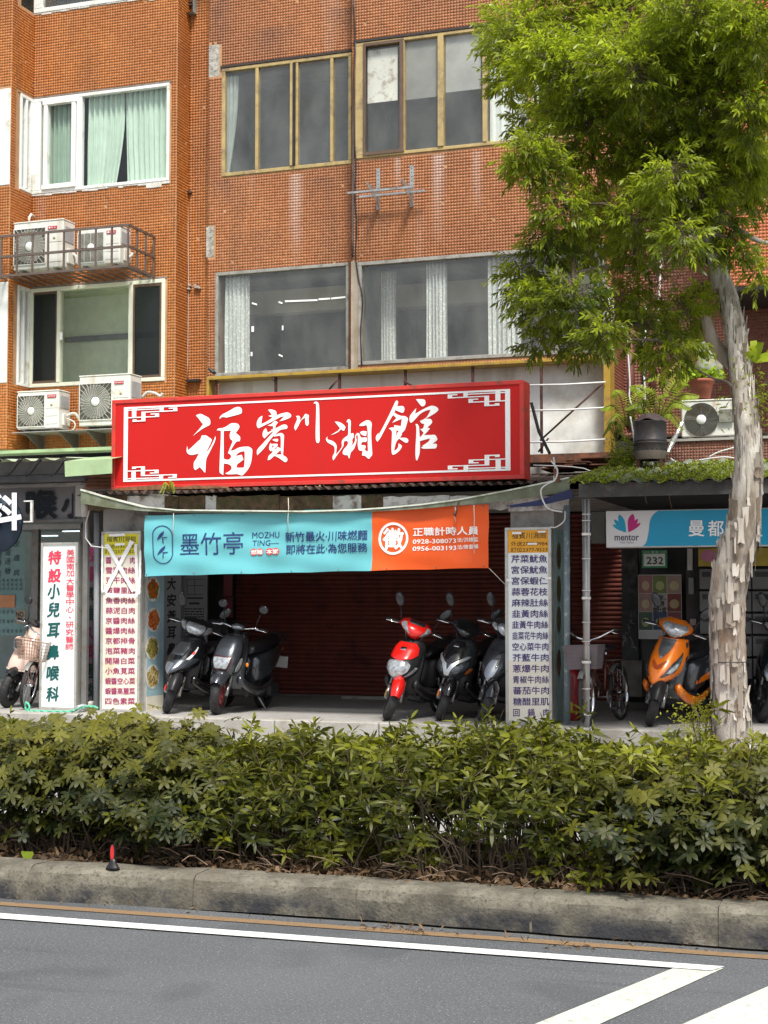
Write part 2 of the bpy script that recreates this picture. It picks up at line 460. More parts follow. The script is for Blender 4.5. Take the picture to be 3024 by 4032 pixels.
# ================================================================ ground
def sheet(name, pts, mat, kind='structure'):
    b = MB(); b.add(pts, [list(range(len(pts)))]); return b.obj(name, mat, kind=kind)
def asphalt():
    m, nt, b, out = _setup('asphalt')
    n1 = noise(nt, 0.6, 5); n2 = noise(nt, 75, 3); n3 = noise(nt, 130, 2)
    c = mix(nt, ramp(nt, n1, .35, .65), (.056, .062, .070), (.090, .097, .106))
    c = mix(nt, ramp(nt, n2, .35, .75, 0, .7), c, (.16, .165, .17))
    c = mix(nt, ramp(nt, n3, .62, .72, 0, .9), c, (.50, .51, .52))
    c = mix(nt, ramp(nt, noise(nt, 55, 3), .62, .74, 0, .6), c, (.03, .03, .032))
    c = mix(nt, ramp(nt, noise(nt, 1.3, 7, stretch=(.25, 2.5, 1)), .60, .72, 0, .5), c, (.045, .046, .05))
    v_ = nt.nodes.new('ShaderNodeTexVoronoi'); v_.feature = 'DISTANCE_TO_EDGE'; v_.inputs['Scale'].default_value = .55
    g_ = nt.nodes.new('ShaderNodeNewGeometry'); w_ = nt.nodes.new('ShaderNodeMix'); w_.data_type = 'VECTOR'; w_.inputs[0].default_value = .12; tn = nt.nodes.new('ShaderNodeTexNoise'); tn.inputs['Scale'].default_value = 3.5; nt.links.new(g_.outputs['Position'], tn.inputs['Vector']); nt.links.new(g_.outputs['Position'], w_.inputs[4]); nt.links.new(tn.outputs['Color'], w_.inputs[5]); nt.links.new(w_.outputs[1], v_.inputs['Vector'])
    c = mix(nt, ramp(nt, v_.outputs['Distance'], .001, .004, .08, 0), c, (.03, .031, .034))
    c = mix(nt, ramp(nt, noise(nt, .9, 2), .55, .60, 0, .35), c, (.05, .054, .060))
    nt.links.new(c, b.inputs['Base Color']); b.inputs['Roughness'].default_value = .75
    bp = nt.nodes.new('ShaderNodeBump'); bp.inputs['Strength'].default_value = .8; bp.inputs['Distance'].default_value = .006
    nt.links.new(n2, bp.inputs['Height']); nt.links.new(bp.outputs[0], b.inputs['Normal'])
    return m
def paint(name, col, wear=.35):
    m, nt, b, out = _setup(name)
    n1 = noise(nt, 26, 8, rough=.7)
    c = mix(nt, ramp(nt, n1, .66 - wear * .22, .74, 0, .85), col, (.10, .10, .10))
    c = mix(nt, ramp(nt, noise(nt, 3, 4), .4, .7, 0, .25), c, (col[0] * .7, col[1] * .68, col[2] * .6))
    nt.links.new(c, b.inputs['Base Color']); b.inputs['Roughness'].default_value = .6
    return m
m_asph = asphalt()
sheet('ground', [(-600, -600, -.012), (600, -600, -.012), (600, 600, -.012), (-600, 600, -.012)], M('far_ground', (.12, .12, .11), .9))
sheet('road', [(-30, -14, 0), (30, -14, 0), (30, 7.3, 0), (-30, 7.3, 0)], m_asph)
m_wpaint = paint('white_road_paint', (.74, .75, .74), .45)
m_wpaint2 = paint('worn_white_road_paint', (.60, .62, .55), .55)
m_ypaint = paint('ochre_road_paint', (.26, .165, .085), .75)
def strip_line(name, a0, a1, b0, b1, mat, z):
    """road marking between two measured edges, extended beyond both ends when asked"""
    b = MB(); n = 12
    e0 = [a0.lerp(a1, i / n) for i in range(n + 1)]; e1 = [b0.lerp(b1, i / n) for i in range(n + 1)]
    for i in range(n):
        b.add([(e1[i].x, e1[i].y, z), (e1[i + 1].x, e1[i + 1].y, z), (e0[i + 1].x, e0[i + 1].y, z), (e0[i].x, e0[i].y, z)], [(0, 1, 2, 3)])
    return b.obj(name, mat, kind='structure')
def ext(p, q, k): return p + (p - q) * k
A0, A1 = gnd(0, 3601), gnd(2853, 3812); B0, B1 = gnd(0, 3622), gnd(2800, 3828)
strip_line('white_edge_line', ext(A0, A1, 1.5), A1, ext(B0, B1, 1.5), B1, m_wpaint, .008)
A0, A1 = gnd(0, 3553), gnd(3024, 3764); B0, B1 = gnd(0, 3567), gnd(3024, 3780)
strip_line('ochre_edge_line', ext(A0, A1, 1.5), ext(A1, A0, 1), ext(B0, B1, 1.5), ext(B1, B0, 1), m_ypaint, .004)
p0, p1, p2, p3 = gnd(2652, 3815), gnd(2850, 3815), gnd(2370, 4032), gnd(2115, 4032)
sheet('diagonal_marking', [Vector((q.x, q.y, .004)) for q in (ext(p3, p0, 1.2), ext(p2, p1, 1.2), p1, p0)], m_wpaint2)
p0, p1, p2, p3 = gnd(3024, 3887), gnd(3024, 4032), gnd(2980, 4060), gnd(2690, 4035)
q1 = ext(p0, p3, .8); d = (q1 - p3)
sheet('diagonal_marking', [Vector((q.x, q.y, .004)) for q in (ext(p3, p0, 1), ext(p3, p0, 1) + Vector((.36, -.02, 0)), q1 + Vector((.36, -.02, 0)), q1)], m_wpaint2)

# kerb of the planted median, stone by stone
def kerb_mat():
    m, nt, b, out = _setup('kerb_concrete')
    g = nt.nodes.new('ShaderNodeNewGeometry'); sep = nt.nodes.new('ShaderNodeSeparateXYZ'); nt.links.new(g.outputs['Position'], sep.inputs[0])
    n = noise(nt, 5, 8, rough=.7); n2 = noise(nt, 60, 4); n3 = noise(nt, 1.2, 3)
    c = mix(nt, ramp(nt, n, .35, .65), (.085, .078, .060), (.21, .195, .155))
    c = mix(nt, ramp(nt, n2, .55, .66, 0, .75), c, (.07, .06, .048))
    c = mix(nt, ramp(nt, noise(nt, 17, 7, rough=.7), .52, .68, 0, .7), c, (.075, .065, .05))
    c = mix(nt, ramp(nt, n3, .52, .62, 0, .55), c, (.115, .10, .075))
    # tyre-scuffed, rain-blackened patches low on the face
    low = ramp(nt, sep.outputs[2], .05, .13, 1, 0); pn = ramp(nt, noise(nt, 2.6, 7, rough=.65), .42, .56)
    mm = nt.nodes.new('ShaderNodeMath'); mm.operation = 'MULTIPLY'; nt.links.new(low, mm.inputs[0]); nt.links.new(pn, mm.inputs[1])
    c = mix(nt, mm.outputs[0], c, (.032, .033, .038))
    nt.links.new(c, b.inputs['Base Color']); b.inputs['Roughness'].default_value = .92
    bp = nt.nodes.new('ShaderNodeBump'); bp.inputs['Strength'].default_value = .8; bp.inputs['Distance'].default_value = .008
    nt.links.new(n2, bp.inputs['Height']); nt.links.new(bp.outputs[0], b.inputs['Normal'])
    return m
m_kerb = kerb_mat()
KY0, KY1, KZ = 7.2, 7.42, .175
def KO(x):
    t = min(1, max(0, (x + 5.4) / 2.8)); return .15 * t * t * (3 - 2 * t) + .01
kerb = empty('kerb', (-2.8, KY0, 0), None, None); kerb['kind'] = 'structure'
kx = [gnd(c, 3600, 0).x for c in (0,)]
joints = [at(p, 3500, KY0).x for p in (95, 722, 1358, 2060, 2807)]
st = joints[1] - joints[0]
joints = [joints[0] - st * i for i in range(9, 0, -1)] + joints + [joints[-1] + 1.0 * i for i in range(1, 10)]
for i in range(len(joints) - 1):
    a, b_ = joints[i] + .0025, joints[i + 1] - .0025
    b = MB(); n = 10; rings = []
    dy, dz = random.uniform(-.003, .003), random.uniform(-.004, .003)
    prof = [(0, 0), (-.0, .10), (.012, .150), (.035, .172), (.06, .178), (.22, .178), (.22, 0)]
    for k in range(n + 1):
        x = a + (b_ - a) * k / n
        wob = lambda s_: .004 * math.sin(x * 9 + s_) + .003 * math.sin(x * 23 + 2 * s_)
        rings.append([(x, KY0 + KO(x) + dy + y + (wob(z * 40) if y < .1 else 0), z + (dz + wob(y * 30 + 2) * .7 if z > .05 else 0)) for y, z in prof])
    b.loft(rings, sm=False); b.obj('kerb_stone', m_kerb, kerb, rec=True)
for jx in joints:
    b = MB(); o_ = KO(jx); b.loft([[(jx + e, KY0 + o_ + y, z) for y, z in ((.004, 0), (.006, .10), (.018, .145), (.045, .169), (.21, .172), (.21, 0))] for e in (-.012, .012)], sm=False)
    b.obj('mortar_joint', M('mortar', (.13, .115, .09), .95, var=.4, vs=20), kerb, rec=True)
# planted bed
m_soil = M('soil', (.075, .05, .032), .95, var=.5, vs=30, dirt=((.16, .11, .07), .6, 22), bump=1, bs=120)
b = MB(); b.grid(lambda u, v: (-14 + 28 * u, KY1 - .02 + KO(-14 + 28 * u) + (1.65 - KO(-14 + 28 * u)) * v, .13 + .035 * math.sin(u * 90) * math.sin(v * 7 + u * 50) + .02 * math.sin(u * 311 + v * 31)), 240, 12)
b.obj('planting_bed', m_soil, kind='structure')
# side lane, red marking, platform
m_lane = M('lane_concrete', (.34, .34, .34), .85, var=.10, vs=1.5, dirt=((.34, .33, .31), .4, 2.5), bump=.2, bs=60)
sheet('side_lane', [(-40, 9.05, .09), (40, 9.05, .09), (40, 15.56, .09), (-40, 15.56, .09)], m_lane)
b = MB(); b.box(-40, 40, 8.98, 9.14, -.01, .16); b.obj('lane_kerb', m_concrete, kind='structure')
sheet('red_lane_line', [(-40, 13.0, .094), (40, 13.0, .094), (40, 13.55, .094), (-40, 13.55, .094)], M('red_road_paint', (.45, .07, .05), .8, dirt=((.4, .35, .33), .4, 8)))
def paver_mat():
    m, nt, b, out = _setup('arcade_pavers')
    g = nt.nodes.new('ShaderNodeNewGeometry')
    br = nt.nodes.new('ShaderNodeTexBrick'); br.inputs['Scale'].default_value = 5
    br.inputs['Color1'].default_value = (.42, .41, .40, 1); br.inputs['Color2'].default_value = (.33, .325, .315, 1)
    br.inputs['Mortar'].default_value = (.20, .19, .18, 1); br.inputs['Mortar Size'].default_value = .02
    nt.links.new(g.outputs['Position'], br.inputs['Vector'])
    c = mix(nt, ramp(nt, noise(nt, 2, 6), .45, .7, 0, .6), br.outputs[0], (.26, .25, .23))
    nt.links.new(c, b.inputs['Base Color']); b.inputs['Roughness'].default_value = .7
    return m
m_pave = paver_mat()
PF = 15.5; PZ = .31
sheet('arcade_floor', [(-40, PF + .22, PZ), (40, PF + .22, PZ), (40, 24, PZ), (-40, 24, PZ)], m_pave)
m_edge = M('platform_concrete', (.36, .35, .325), .9, var=.15, vs=3, dirt=((.25, .22, .18), .5, 4), bump=.4, bs=60)
plat = empty('arcade_kerb', (-5, PF, 0), None, None); plat['kind'] = 'structure'
x = -22.0
while x < 8:
    L = 1.15 + random.uniform(-.1, .1)
    b = MB(); b.box(x + .005, x + L, PF + random.uniform(-.006, .006), PF + .225, .0, PZ + .004 + random.uniform(0, .006), bev=.012)
    b.obj('kerb_stone', m_edge, plat); x += L + .005

# ================================================================ tiled walls
PIT = .0425
def cells(u0, u1, v0, v1, holes):
    us = sorted({u0, u1, *[h for q in holes for h in q[:2] if u0 < h < u1]}); vs = sorted({v0, v1, *[h for q in holes for h in q[2:] if v0 < h < v1]})
    for i in range(len(us) - 1):
        for j in range(len(vs) - 1):
            cu, cv = (us[i] + us[i + 1]) / 2, (vs[j] + vs[j + 1]) / 2
            if not any(q[0] < cu < q[1] and q[2] < cv < q[3] for q in holes): yield us[i], us[i + 1], vs[j], vs[j + 1]
def tiled_wall(parent, name, axis, c, u0, u1, v0, v1, holes, tmat, gmat, thick=.24, pit=PIT, singles=0, bare=()):
    """axis 'y': faces -Y at y=c, u=X; axis 'x': faces +X at x=c, u=Y.  openings are real"""
    b = MB()
    for a0, a1, b0, b1 in cells(u0, u1, v0, v1, holes):
        if axis == 'y': b.box(a0, a1, c, c + thick, b0, b1)
        else: b.box(c - thick, c, a0, a1, b0, b1)
    wall = b.obj(name, gmat, parent)
    nu, nv = int((u1 - u0) / pit), int((v1 - v0) / pit)
    pu, pv = (u1 - u0) / nu, (v1 - v0) / nv
    iu, iv = np.meshgrid(np.arange(nu), np.arange(nv)); iu = iu.ravel(); iv = iv.ravel()
    cu = u0 + (iu + .5) * pu; cv = v0 + (iv + .5) * pv
    # hand-laid sheets of tile: rows wander a little
    cv = cv + .0022 * np.sin(cu * 3.1 + iv * .35) + rng.normal(0, .0006, len(cv)); cu = cu + .002 * np.sin(cv * 2.7 + iu * .3) + rng.normal(0, .0006, len(cu))
    keep = np.ones(len(cu), bool); mg = pit * .42
    for q in list(holes) + list(bare): keep &= ~((cu > q[0] - mg) & (cu < q[1] + mg) & (cv > q[2] - mg) & (cv < q[3] + mg))
    keep &= rng.random(len(cu)) > .0015
    cu, cv, iu, iv = cu[keep], cv[keep], iu[keep], iv[keep]; n = len(cu)
    hu, hv = pu * .5 - .0023 + rng.normal(0, .0003, n), pv * .5 - .0023 + rng.normal(0, .0003, n)
    pr = .0035 + rng.random(n) * .0015; be = .002
    rnd = np.clip(rng.normal(.45, .28, n), 0, 1)
    tilt = rng.normal(0, .0006, (n, 4))
    def P(du, dv, dd):
        uu, vv = cu + du, cv + dv
        return np.stack([uu, c - dd, vv], 1) if axis == 'y' else np.stack([c + dd, uu, vv], 1)
    ring0 = [P(-hu, -hv, 0 * pr - .001), P(hu, -hv, 0 * pr - .001), P(hu, hv, 0 * pr - .001), P(-hu, hv, 0 * pr - .001)]
    ring1 = [P(-hu + be, -hv + be, pr + tilt[:, 0]), P(hu - be, -hv + be, pr + tilt[:, 1]), P(hu - be, hv - be, pr + tilt[:, 2]), P(-hu + be, hv - be, pr + tilt[:, 3])]
    V = np.stack(ring0 + ring1, 1)
    Fq = np.array([[4, 5, 6, 7], [0, 1, 5, 4], [1, 2, 6, 5], [2, 3, 7, 6], [3, 0, 4, 7]])
    sel = np.zeros(n, bool)
    if singles:
        cx = (u0 + u1) / 2; dist = (cu - singles[0]) ** 2 * .35 + (cv - singles[1]) ** 2
        sel[np.argsort(dist)[:singles[2]]] = True
    r = np.where(~sel)[0]
    VV = V[r].reshape(-1, 3); FF = (Fq[None] + (np.arange(len(r)) * 8)[:, None, None]).reshape(-1, 4)
    raw_mesh('tile_field', VV, FF, [tmat], wall, np.repeat(rnd[r], 5), 'stuff')
    if singles:
        protos = {}
        for i in np.where(sel)[0]:
            k = int(rnd[i] * 7.99)
            ctr = V[i].mean(0)
            if k not in protos:
                v = V[i] - ctr + np.array(ORG[wall]); o = raw_mesh('tile', v, Fq.copy(), [tmat], wall, np.full(5, rnd[i])); protos[k] = o
            else:
                o = protos[k].copy(); COL.objects.link(o)
            o.location = Vector(ctr) - ORG[wall]
    return wall

def wz(pxl, pyt, pyb, Y):                 # heights of a measured top and bottom
    return at(pxl, pyt, Y).z, at(pxl, pyb, Y).z
YL, YB, YM, YR, YF = 20.1, 20.5, 20.35, 20.05, 19.5
bld = empty('apartment_building', (-8, 20, 0), 'orange brown mosaic tiled apartment building above the red restaurant sign', 'building')

def opening(px0, px1, pyt, pyb, Y, pxr=None):
    r = px0 if pxr is None else pxr
    zt, zb = wz(r, pyt, pyb, Y)
    return [at(px0, 800, Y).x, at(px1, 800, Y).x, zb, zt]
W1 = opening(119, 666, 395, 768, YL); W2 = opening(102 + 23, 655, 1138, 1528, YL); W0 = opening(126, 698, -330, 57, YL)
W1[0] = W2[0] = W0[0] = at(126, 700, YL).x
U1 = opening(872, 1386, 271, 698, YM); L1 = opening(851, 1376, 1074, 1484, YM)
U2 = opening(1399, 2330, 172, 628, YR); L2 = opening(1411, 2385, 1033, 1440, YR)
TOPZ = at(700, -260, YL).z
xS = at(126, 700, YL).x; xA = at(693, 700, YL).x; xB0 = xA - .05; xB1 = at(826, 700, YB).x + .2
xM0 = at(820, 700, YM).x; xM1 = at(1388, 700, YM).x; xR0 = at(1386, 700, YR).x; xR1 = at(2405, 1200, YR).x
zLb = at(300, 1775, YL).z
tiled_wall(bld, 'left_wall', 'y', YL, xS, xA, zLb, TOPZ, [W0, W1, W2], m_tileL, m_grout)
tiled_wall(bld, 'recess_side_wall', 'x', xA + .008, YL + .001, YB, zLb, TOPZ, [], m_tileL, m_grout, thick=.007)
tiled_wall(bld, 'recess_wall', 'y', YB, xA + .01, xM0 + .1, zLb, TOPZ, [], m_tileL, m_grout)
bare = [(at(822, 0, YM).x, at(868, 0, YM).x, at(840, 305, YM).z, at(840, 175, YM).z), (at(816, 0, YM).x, at(850, 0, YM).x, at(830, 1015, YM).z, at(830, 890, YM).z)]
tiled_wall(bld, 'middle_wall', 'y', YM, xM0, xM1, zLb, TOPZ, [U1, L1], m_tileM, m_grout, bare=bare)
b = MB()
m_bare = M('bare_render', (.42, .41, .37), .95, var=.4, vs=14, dirt=((.16, .14, .12), .5, 18), bump=1, bs=60)
for q in bare:
    b = MB(); b.box(q[0] + .01, q[1] - .01, YM - .003, YM, q[2] + .01, q[3] - .01); b.obj('bare_render_patch', m_bare, bld)
tiled_wall(bld, 'right_bay_wall', 'y', YR, xR0, xR1, zLb, TOPZ, [U2, L2], m_tileM, m_grout, singles=(at(1720, 900, YR).x, at(1720, 900, YR).z, 300))
# walls seen through the tree
m_tileR = tile_mat('glazed_tile_red', (.50, .12, .035), (.62, .20, .07), .25)
xE = at(3300, 900, YR).x
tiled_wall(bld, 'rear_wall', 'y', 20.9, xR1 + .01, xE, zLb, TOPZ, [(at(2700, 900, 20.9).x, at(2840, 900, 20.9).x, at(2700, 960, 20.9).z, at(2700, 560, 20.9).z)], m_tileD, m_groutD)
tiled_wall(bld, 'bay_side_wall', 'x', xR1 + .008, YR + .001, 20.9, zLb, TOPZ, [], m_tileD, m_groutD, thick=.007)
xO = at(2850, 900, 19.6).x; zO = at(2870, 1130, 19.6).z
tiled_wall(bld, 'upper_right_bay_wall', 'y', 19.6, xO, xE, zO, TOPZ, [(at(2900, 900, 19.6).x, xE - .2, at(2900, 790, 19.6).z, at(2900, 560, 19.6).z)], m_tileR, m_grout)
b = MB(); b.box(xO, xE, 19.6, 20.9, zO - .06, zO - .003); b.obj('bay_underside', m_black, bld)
# far-left projecting block with white cladding
xFL = at(-500, 900, YF).x
tiled_wall(bld, 'far_left_wall', 'y', YF, xFL, xS, zLb, TOPZ, [(xFL + .2, xS - .001, W1[2], W1[3]), (xFL + .2, xS - .001, W2[2], W2[3])], m_tileL, m_grout)
tiled_wall(bld, 'far_left_side_wall', 'x', xS + .008, YF + .001, YL, zLb, TOPZ, [(YF + .16, YL - .02, W1[2], W1[3]), (YF + .16, YL - .02, W2[2], W2[3]), (YF + .16, YL - .02, W0[2], W0[3])], m_tileL, m_grout, thick=.007)

# rooms behind the windows
def room(x0, x1, y0, y1, z0, z1, mat, name='room'):
    b = MB()
    b.add([(x0, y0, z0), (x1, y0, z0), (x1, y1, z0), (x0, y1, z0), (x0, y0, z1), (x1, y0, z1), (x1, y1, z1), (x0, y1, z1)],
          [(0, 1, 2, 3), (7, 6, 5, 4), (3, 2, 6, 7), (0, 3, 7, 4), (1, 5, 6, 2)])
    return b.obj(name, mat, bld)
m_room1 = M('green_room_paint', (.78, .84, .64), .9, var=.1)
m_room2 = M('grey_room_paint', (.26, .28, .27), .9, var=.15)
room(W2[0] + .05, W2[1] + .1, YL + .26, YL + .9, W2[2] - .2, W2[3] + .1, m_room1)
room(W1[0] + .05, W1[1] + .1, YL + .26, YL + 1.6, W1[2] - .2, W1[3] + .1, m_room2)
room(W0[0] + .05, W0[1] + .1, YL + .26, YL + 1.6, W0[2] - .2, W0[3] + .1, m_room2)
room(U1[0] - .05, xM1 - .05, YM + .27, YM + 1.3, U1[2] - .2, U1[3] + .1, m_room2)
room(L1[0] - .05, xM1 - .05, YM + .27, YM + 2.6, L1[2] - .2, L1[3] + .05, m_room2)
room(xR0 + .05, U2[1] + .05, YR + .26, YR + 1.3, U2[2] - .2, U2[3] + .1, m_room2)
room(xR0 + .05, L2[1] + .05, YR + .26, YR + 2.8, L2[2] - .2, L2[3] + .05, m_room2)

# windows: frame bars at measured places, a pane in each light
def window(op, Y, fm, fw, posts, gm, depth=.09, sill=None, name='window', proud=.02, ax='y'):
    """posts: (u, width, proud) vertical bars in plane coordinates"""
    x0, x1, z0, z1 = op
    b = MB(); y0 = Y - proud
    def bx(a0, a1, c0, c1, dp=0.0):
        if ax == 'y': b.box(a0, a1, y0 - dp, y0 + depth, c0, c1, bev=.006)
        else: b.box(Y + proud + dp, Y + proud - depth, a0, a1, c0, c1, bev=.006)
    bx(x0 + .002, x1 - .002, z1 - fw, z1 - .002); bx(x0 + .002, x1 - .002, z0 + .002, z0 + fw)
    bx(x0 + .002, x0 + fw, z0 + fw, z1 - fw); bx(x1 - fw, x1 - .002, z0 + fw, z1 - fw)
    for u, w_, dp in posts: bx(u - w_ / 2, u + w_ / 2, z0 + fw + .001, z1 - fw - .001, dp)
    win = b.obj(name, fm, bld)
    us = [x0 + fw] + [v for u, w_, dp in posts for v in (u - w_ / 2, u + w_ / 2)] + [x1 - fw]
    for i in range(0, len(us), 2):
        if us[i + 1] - us[i] < .03: continue
        b = MB(); yy = Y + .02 + random.uniform(0, .012)
        u0_, u1_, v0_, v1_ = us[i] - .004, us[i + 1] + .004, z0 + fw - .004, z1 - fw + .004
        if ax == 'y': b.add([(u0_, yy, v0_), (u1_, yy, v0_), (u1_, yy, v1_), (u0_, yy, v1_)], [(0, 1, 2, 3)])
        else: b.add([(Y - .024, u0_, v0_), (Y - .024, u1_, v0_), (Y - .024, u1_, v1_), (Y - .024, u0_, v1_)], [(0, 1, 2, 3)])
        b.obj('pane', gm, win)
    return win
X = lambda px, Y, py=900: at(px, py, Y).x
w1 = window(W1, YL, m_white, .05, [(X(146, YL), .10, .0), (X(178, YL), .07, .02), (X(288, YL), .07, .02), (X(309, YL), .09, 0)], m_glassA)
b = MB(); a0, a1 = X(166, YL), X(299, YL)
for z in (W1[2] + .05, W1[3] - .12): b.box(a0, a1, YL - .045, YL + .04, z, z + .075, bev=.006)
b.obj('casement_rail', m_white, w1)
w2 = window(W2, YL, M('cream_frame', (.74, .76, .62), .5, var=.06), .06, [(X(238, YL), .06, .01), (X(520, YL), .07, .01)], m_glassA)
b = MB()
for a, c in ((114, 232), (527, 640)):
    for z0_, z1_ in ((W2[2] + .06, W2[2] + .10), (W2[3] - .10, W2[3] - .06)): b.box(X(a, YL), X(c, YL), YL - .01, YL + .02, z0_, z1_)
    for u in (a + 3, c - 3): b.box(X(u, YL) - .02, X(u, YL) + .02, YL - .008, YL + .018, W2[2] + .10, W2[3] - .10)
b.obj('dark_sash', m_brown, w2)
for a, c in ((120, 226), (534, 632)):
    b = MB(); b.box(X(a, YL), X(c, YL), YL + .004, YL + .008, W2[2] + .1, W2[3] - .1)
    b.obj('insect_screen', glass('insect_mesh', (.30, .32, .32), .03, .15, (.07, .08, .09), .3), w2)
b = MB(); b.box(X(247, YL), X(256, YL), YL - .06, YL - .02, at(250, 1340, YL).z, at(250, 1310, YL).z, bev=.005); b.obj('latch', m_white, w2)
w0 = window(W0, YL, m_white, .07, [(X(148, YL), .09, 0)], m_glassB)
wu1 = window(U1, YM, m_bronze, .055, [(X(1010, YM), .05, 0), (X(1150, YM), .06, .02), (X(1168, YM), .04, 0), (X(1306, YM), .05, 0)], m_glassB)
b = MB(); b.box(X(1155, YM), X(1163, YM), YM - .05, YM - .022, U1[2] + .06, U1[3] - .06); b.obj('dark_gap', m_black, wu1)
wl1 = window(L1, YM, m_silver, .05, [], m_glassB)
wu2 = window(U2, YR, m_bronze, .05, [(X(1421, YR), .09, 0), (X(1588, YR), .05, .015), (X(1738, YR), .085, .02), (X(1911, YR), .06, .01), (X(2090, YR), .06, 0)], m_glassB)
b = MB(); a0, a1 = X(1432, YR), X(1593, YR)
b.box(a0, a1, YR - .04, YR - .022, U2[2] + .03, U2[2] + .075); b.box(a0, a1, YR - .04, YR - .022, U2[3] - .07, U2[3] - .03)
b.box(a0, a0 + .04, YR - .04, YR - .022, U2[2] + .075, U2[3] - .07); b.box(a1 - .06, a1, YR - .04, YR - .022, U2[2] + .075, U2[3] - .07)
b.obj('dark_sash', m_brown, wu2)
wl2 = window(L2, YR, m_silver, .055, [(X(2190, YR), .05, 0)], m_glassB)
b = MB(); b.box(X(1383, YR), X(1411, YR) - .003, YR - .012, YR - .002, L2[2] - .05, L2[3] + .02, bev=.004); b.obj('bare_concrete_post', M('post_render', (.36, .33, .28), .9, var=.2, streak=((.22, .14, .05), .5, 4)), wl2)
# side windows of the projecting block
for op in (W1, W2):
    s = [YF + .25, YL - .02, op[2], op[3]]
    win = window(s, xS, m_white, .05, [(YF + .42, .05, 0)], m_glassA, ax='x')
    b = MB(); b.box(xFL + .25, xS - .002, YF - .01, YF + .2, op[2] + .004, op[3] - .004, bev=.006)
    b.obj('white_cladding_panel', m_white, bld)
# insides: curtains, tape, papers
def curtain(x0, x1, Y, z0, z1, mat, parent, folds=9, amp=.03, sweep=0.0, name='curtain', seed=0):
    r = random.Random(seed); ph = r.random() * 6; b = MB()
    def fn(u, v):
        vv = v; sw = sweep * (max(0, .75 - v) / .75) ** 1.5
        x = x0 + (x1 - x0) * u * (1 - sw) if sweep >= 0 else x1 - (x1 - x0) * (1 - u) * (1 - abs(sweep) * (max(0, .75 - v) / .75) ** 1.5)
        return (x, Y + amp * math.sin(u * folds * 6.28 + ph + .6 * math.sin(v * 3)) + amp * .5 * math.sin(u * folds * 14.1 + 2 * v), z0 + (z1 - z0) * v)
    b.grid(fn, folds * 10, 8); return b.obj(name, mat, parent)
m_curt1 = M('pale_green_curtain', (.60, .72, .64), .9, var=.06)
m_curt1b = M('grey_green_curtain', (.34, .45, .38), .9, var=.08)
def lace_mat():
    m, nt, b, out = _setup('patterned_lace')
    g = nt.nodes.new('ShaderNodeNewGeometry'); v = nt.nodes.new('ShaderNodeTexVoronoi'); v.inputs['Scale'].default_value = 24
    nt.links.new(g.outputs['Position'], v.inputs['Vector'])
    c = mix(nt, ramp(nt, v.outputs['Distance'], .25, .45), (.93, .94, .91), (.66, .68, .68))
    nt.links.new(c, b.inputs['Base Color']); b.inputs['Roughness'].default_value = .9
    return m
m_lace = lace_mat()
curtain(X(322, YL), X(470, YL), YL + .12, W1[2] + .03, W1[3] - .03, m_curt1, w1, 7, .03, .22, seed=1)
curtain(X(476, YL), X(664, YL), YL + .12, W1[2] + .03, W1[3] - .03, m_curt1, w1, 9, .03, -.06, seed=2)
curtain(X(168, YL), X(300, YL), YL + .12, W1[2] + .03, W1[3] - .03, m_curt1b, w1, 7, .03, 0, seed=3)
curtain(X(872, YM), X(968, YM), YM + .13, L1[2], L1[3] - .06, m_lace, wl1, 6, .035, -.0, seed=4)
for i, (a, c, sw) in enumerate(((1462, 1520, 0), (1668, 1752, 0), (1908, 2040, 0))):
    curtain(X(a, YR), X(c, YR), YR + .14 + .3 * (i == 0), L2[2], L2[3] - .07, m_lace, wl2, 5 + i, .035, sw, seed=5 + i)
curtain(X(876, YM), X(925, YM), YM + .09, U1[2] + .04, U1[3] - .1, M('sheer_grey_curtain', (.42, .47, .45), .9), wu1, 3, .02, .7, seed=9)
curtain(X(1925, YR), X(2120, YR), YR + .09, U2[2] + .04, U2[3] - .08, M('white_blind', (.82, .85, .84), .8, var=.03), wu2, 5, .01, 0, seed=10)
b = MB(); Yp = YR + .045
def sheetpx(b, x0, x1, yt, yb, Y, t=.003, m=-.115):
    b.box(at(x0, 900, Y).x, at(x1, 900, Y).x, Y, Y + t, at(x0, yb, Y).z, at(x0, yt, Y).z)
sheetpx(b, 1447, 1566, 200, 408, Yp); b.obj('taped_paper', M('old_paper', (.85, .82, .76), .9, var=.12, vs=2, dirt=((.35, .24, .17), .35, 7)), wu2)
b = MB(); sheetpx(b, 1592, 1722, 165, 395, Yp, m=0); b.obj('torn_film', M('grey_film', (.30, .29, .27), .6, var=.2, vs=3), wu2)
b = MB(); sheetpx(b, 1756, 1896, 140, 365, Yp, m=0); b.obj('torn_film', M('pale_film', (.46, .45, .43), .6, var=.2, vs=3), wu2)
m_tape = M('white_tape', (.9, .92, .92), .4, var=.02)
b = MB(); Yt = YM + .012
for x0, y0, x1, y1 in ((992, 1190, 1012, 1196), (1097, 1186, 1112, 1190), (1122, 1183, 1250, 1178), (1254, 1175, 1300, 1172), (1304, 1172, 1370, 1165), (990, 1285, 1000, 1306), (1110, 1282, 1116, 1300), (987, 1386, 994, 1402), (1097, 1393, 1113, 1400)):
    p, q = at(x0, y0, Yt), at(x1, y1, Yt)
    if abs(x1 - x0) > abs(y1 - y0): b.add([(p.x, Yt, p.z), (p.x, Yt, p.z - .025), (q.x, Yt, q.z - .025), (q.x, Yt, q.z)], [(0, 1, 2, 3)])
    else: b.box(p.x, q.x, Yt, Yt + .001, q.z, p.z)
b.obj('tape_scrap', m_tape, wl1)
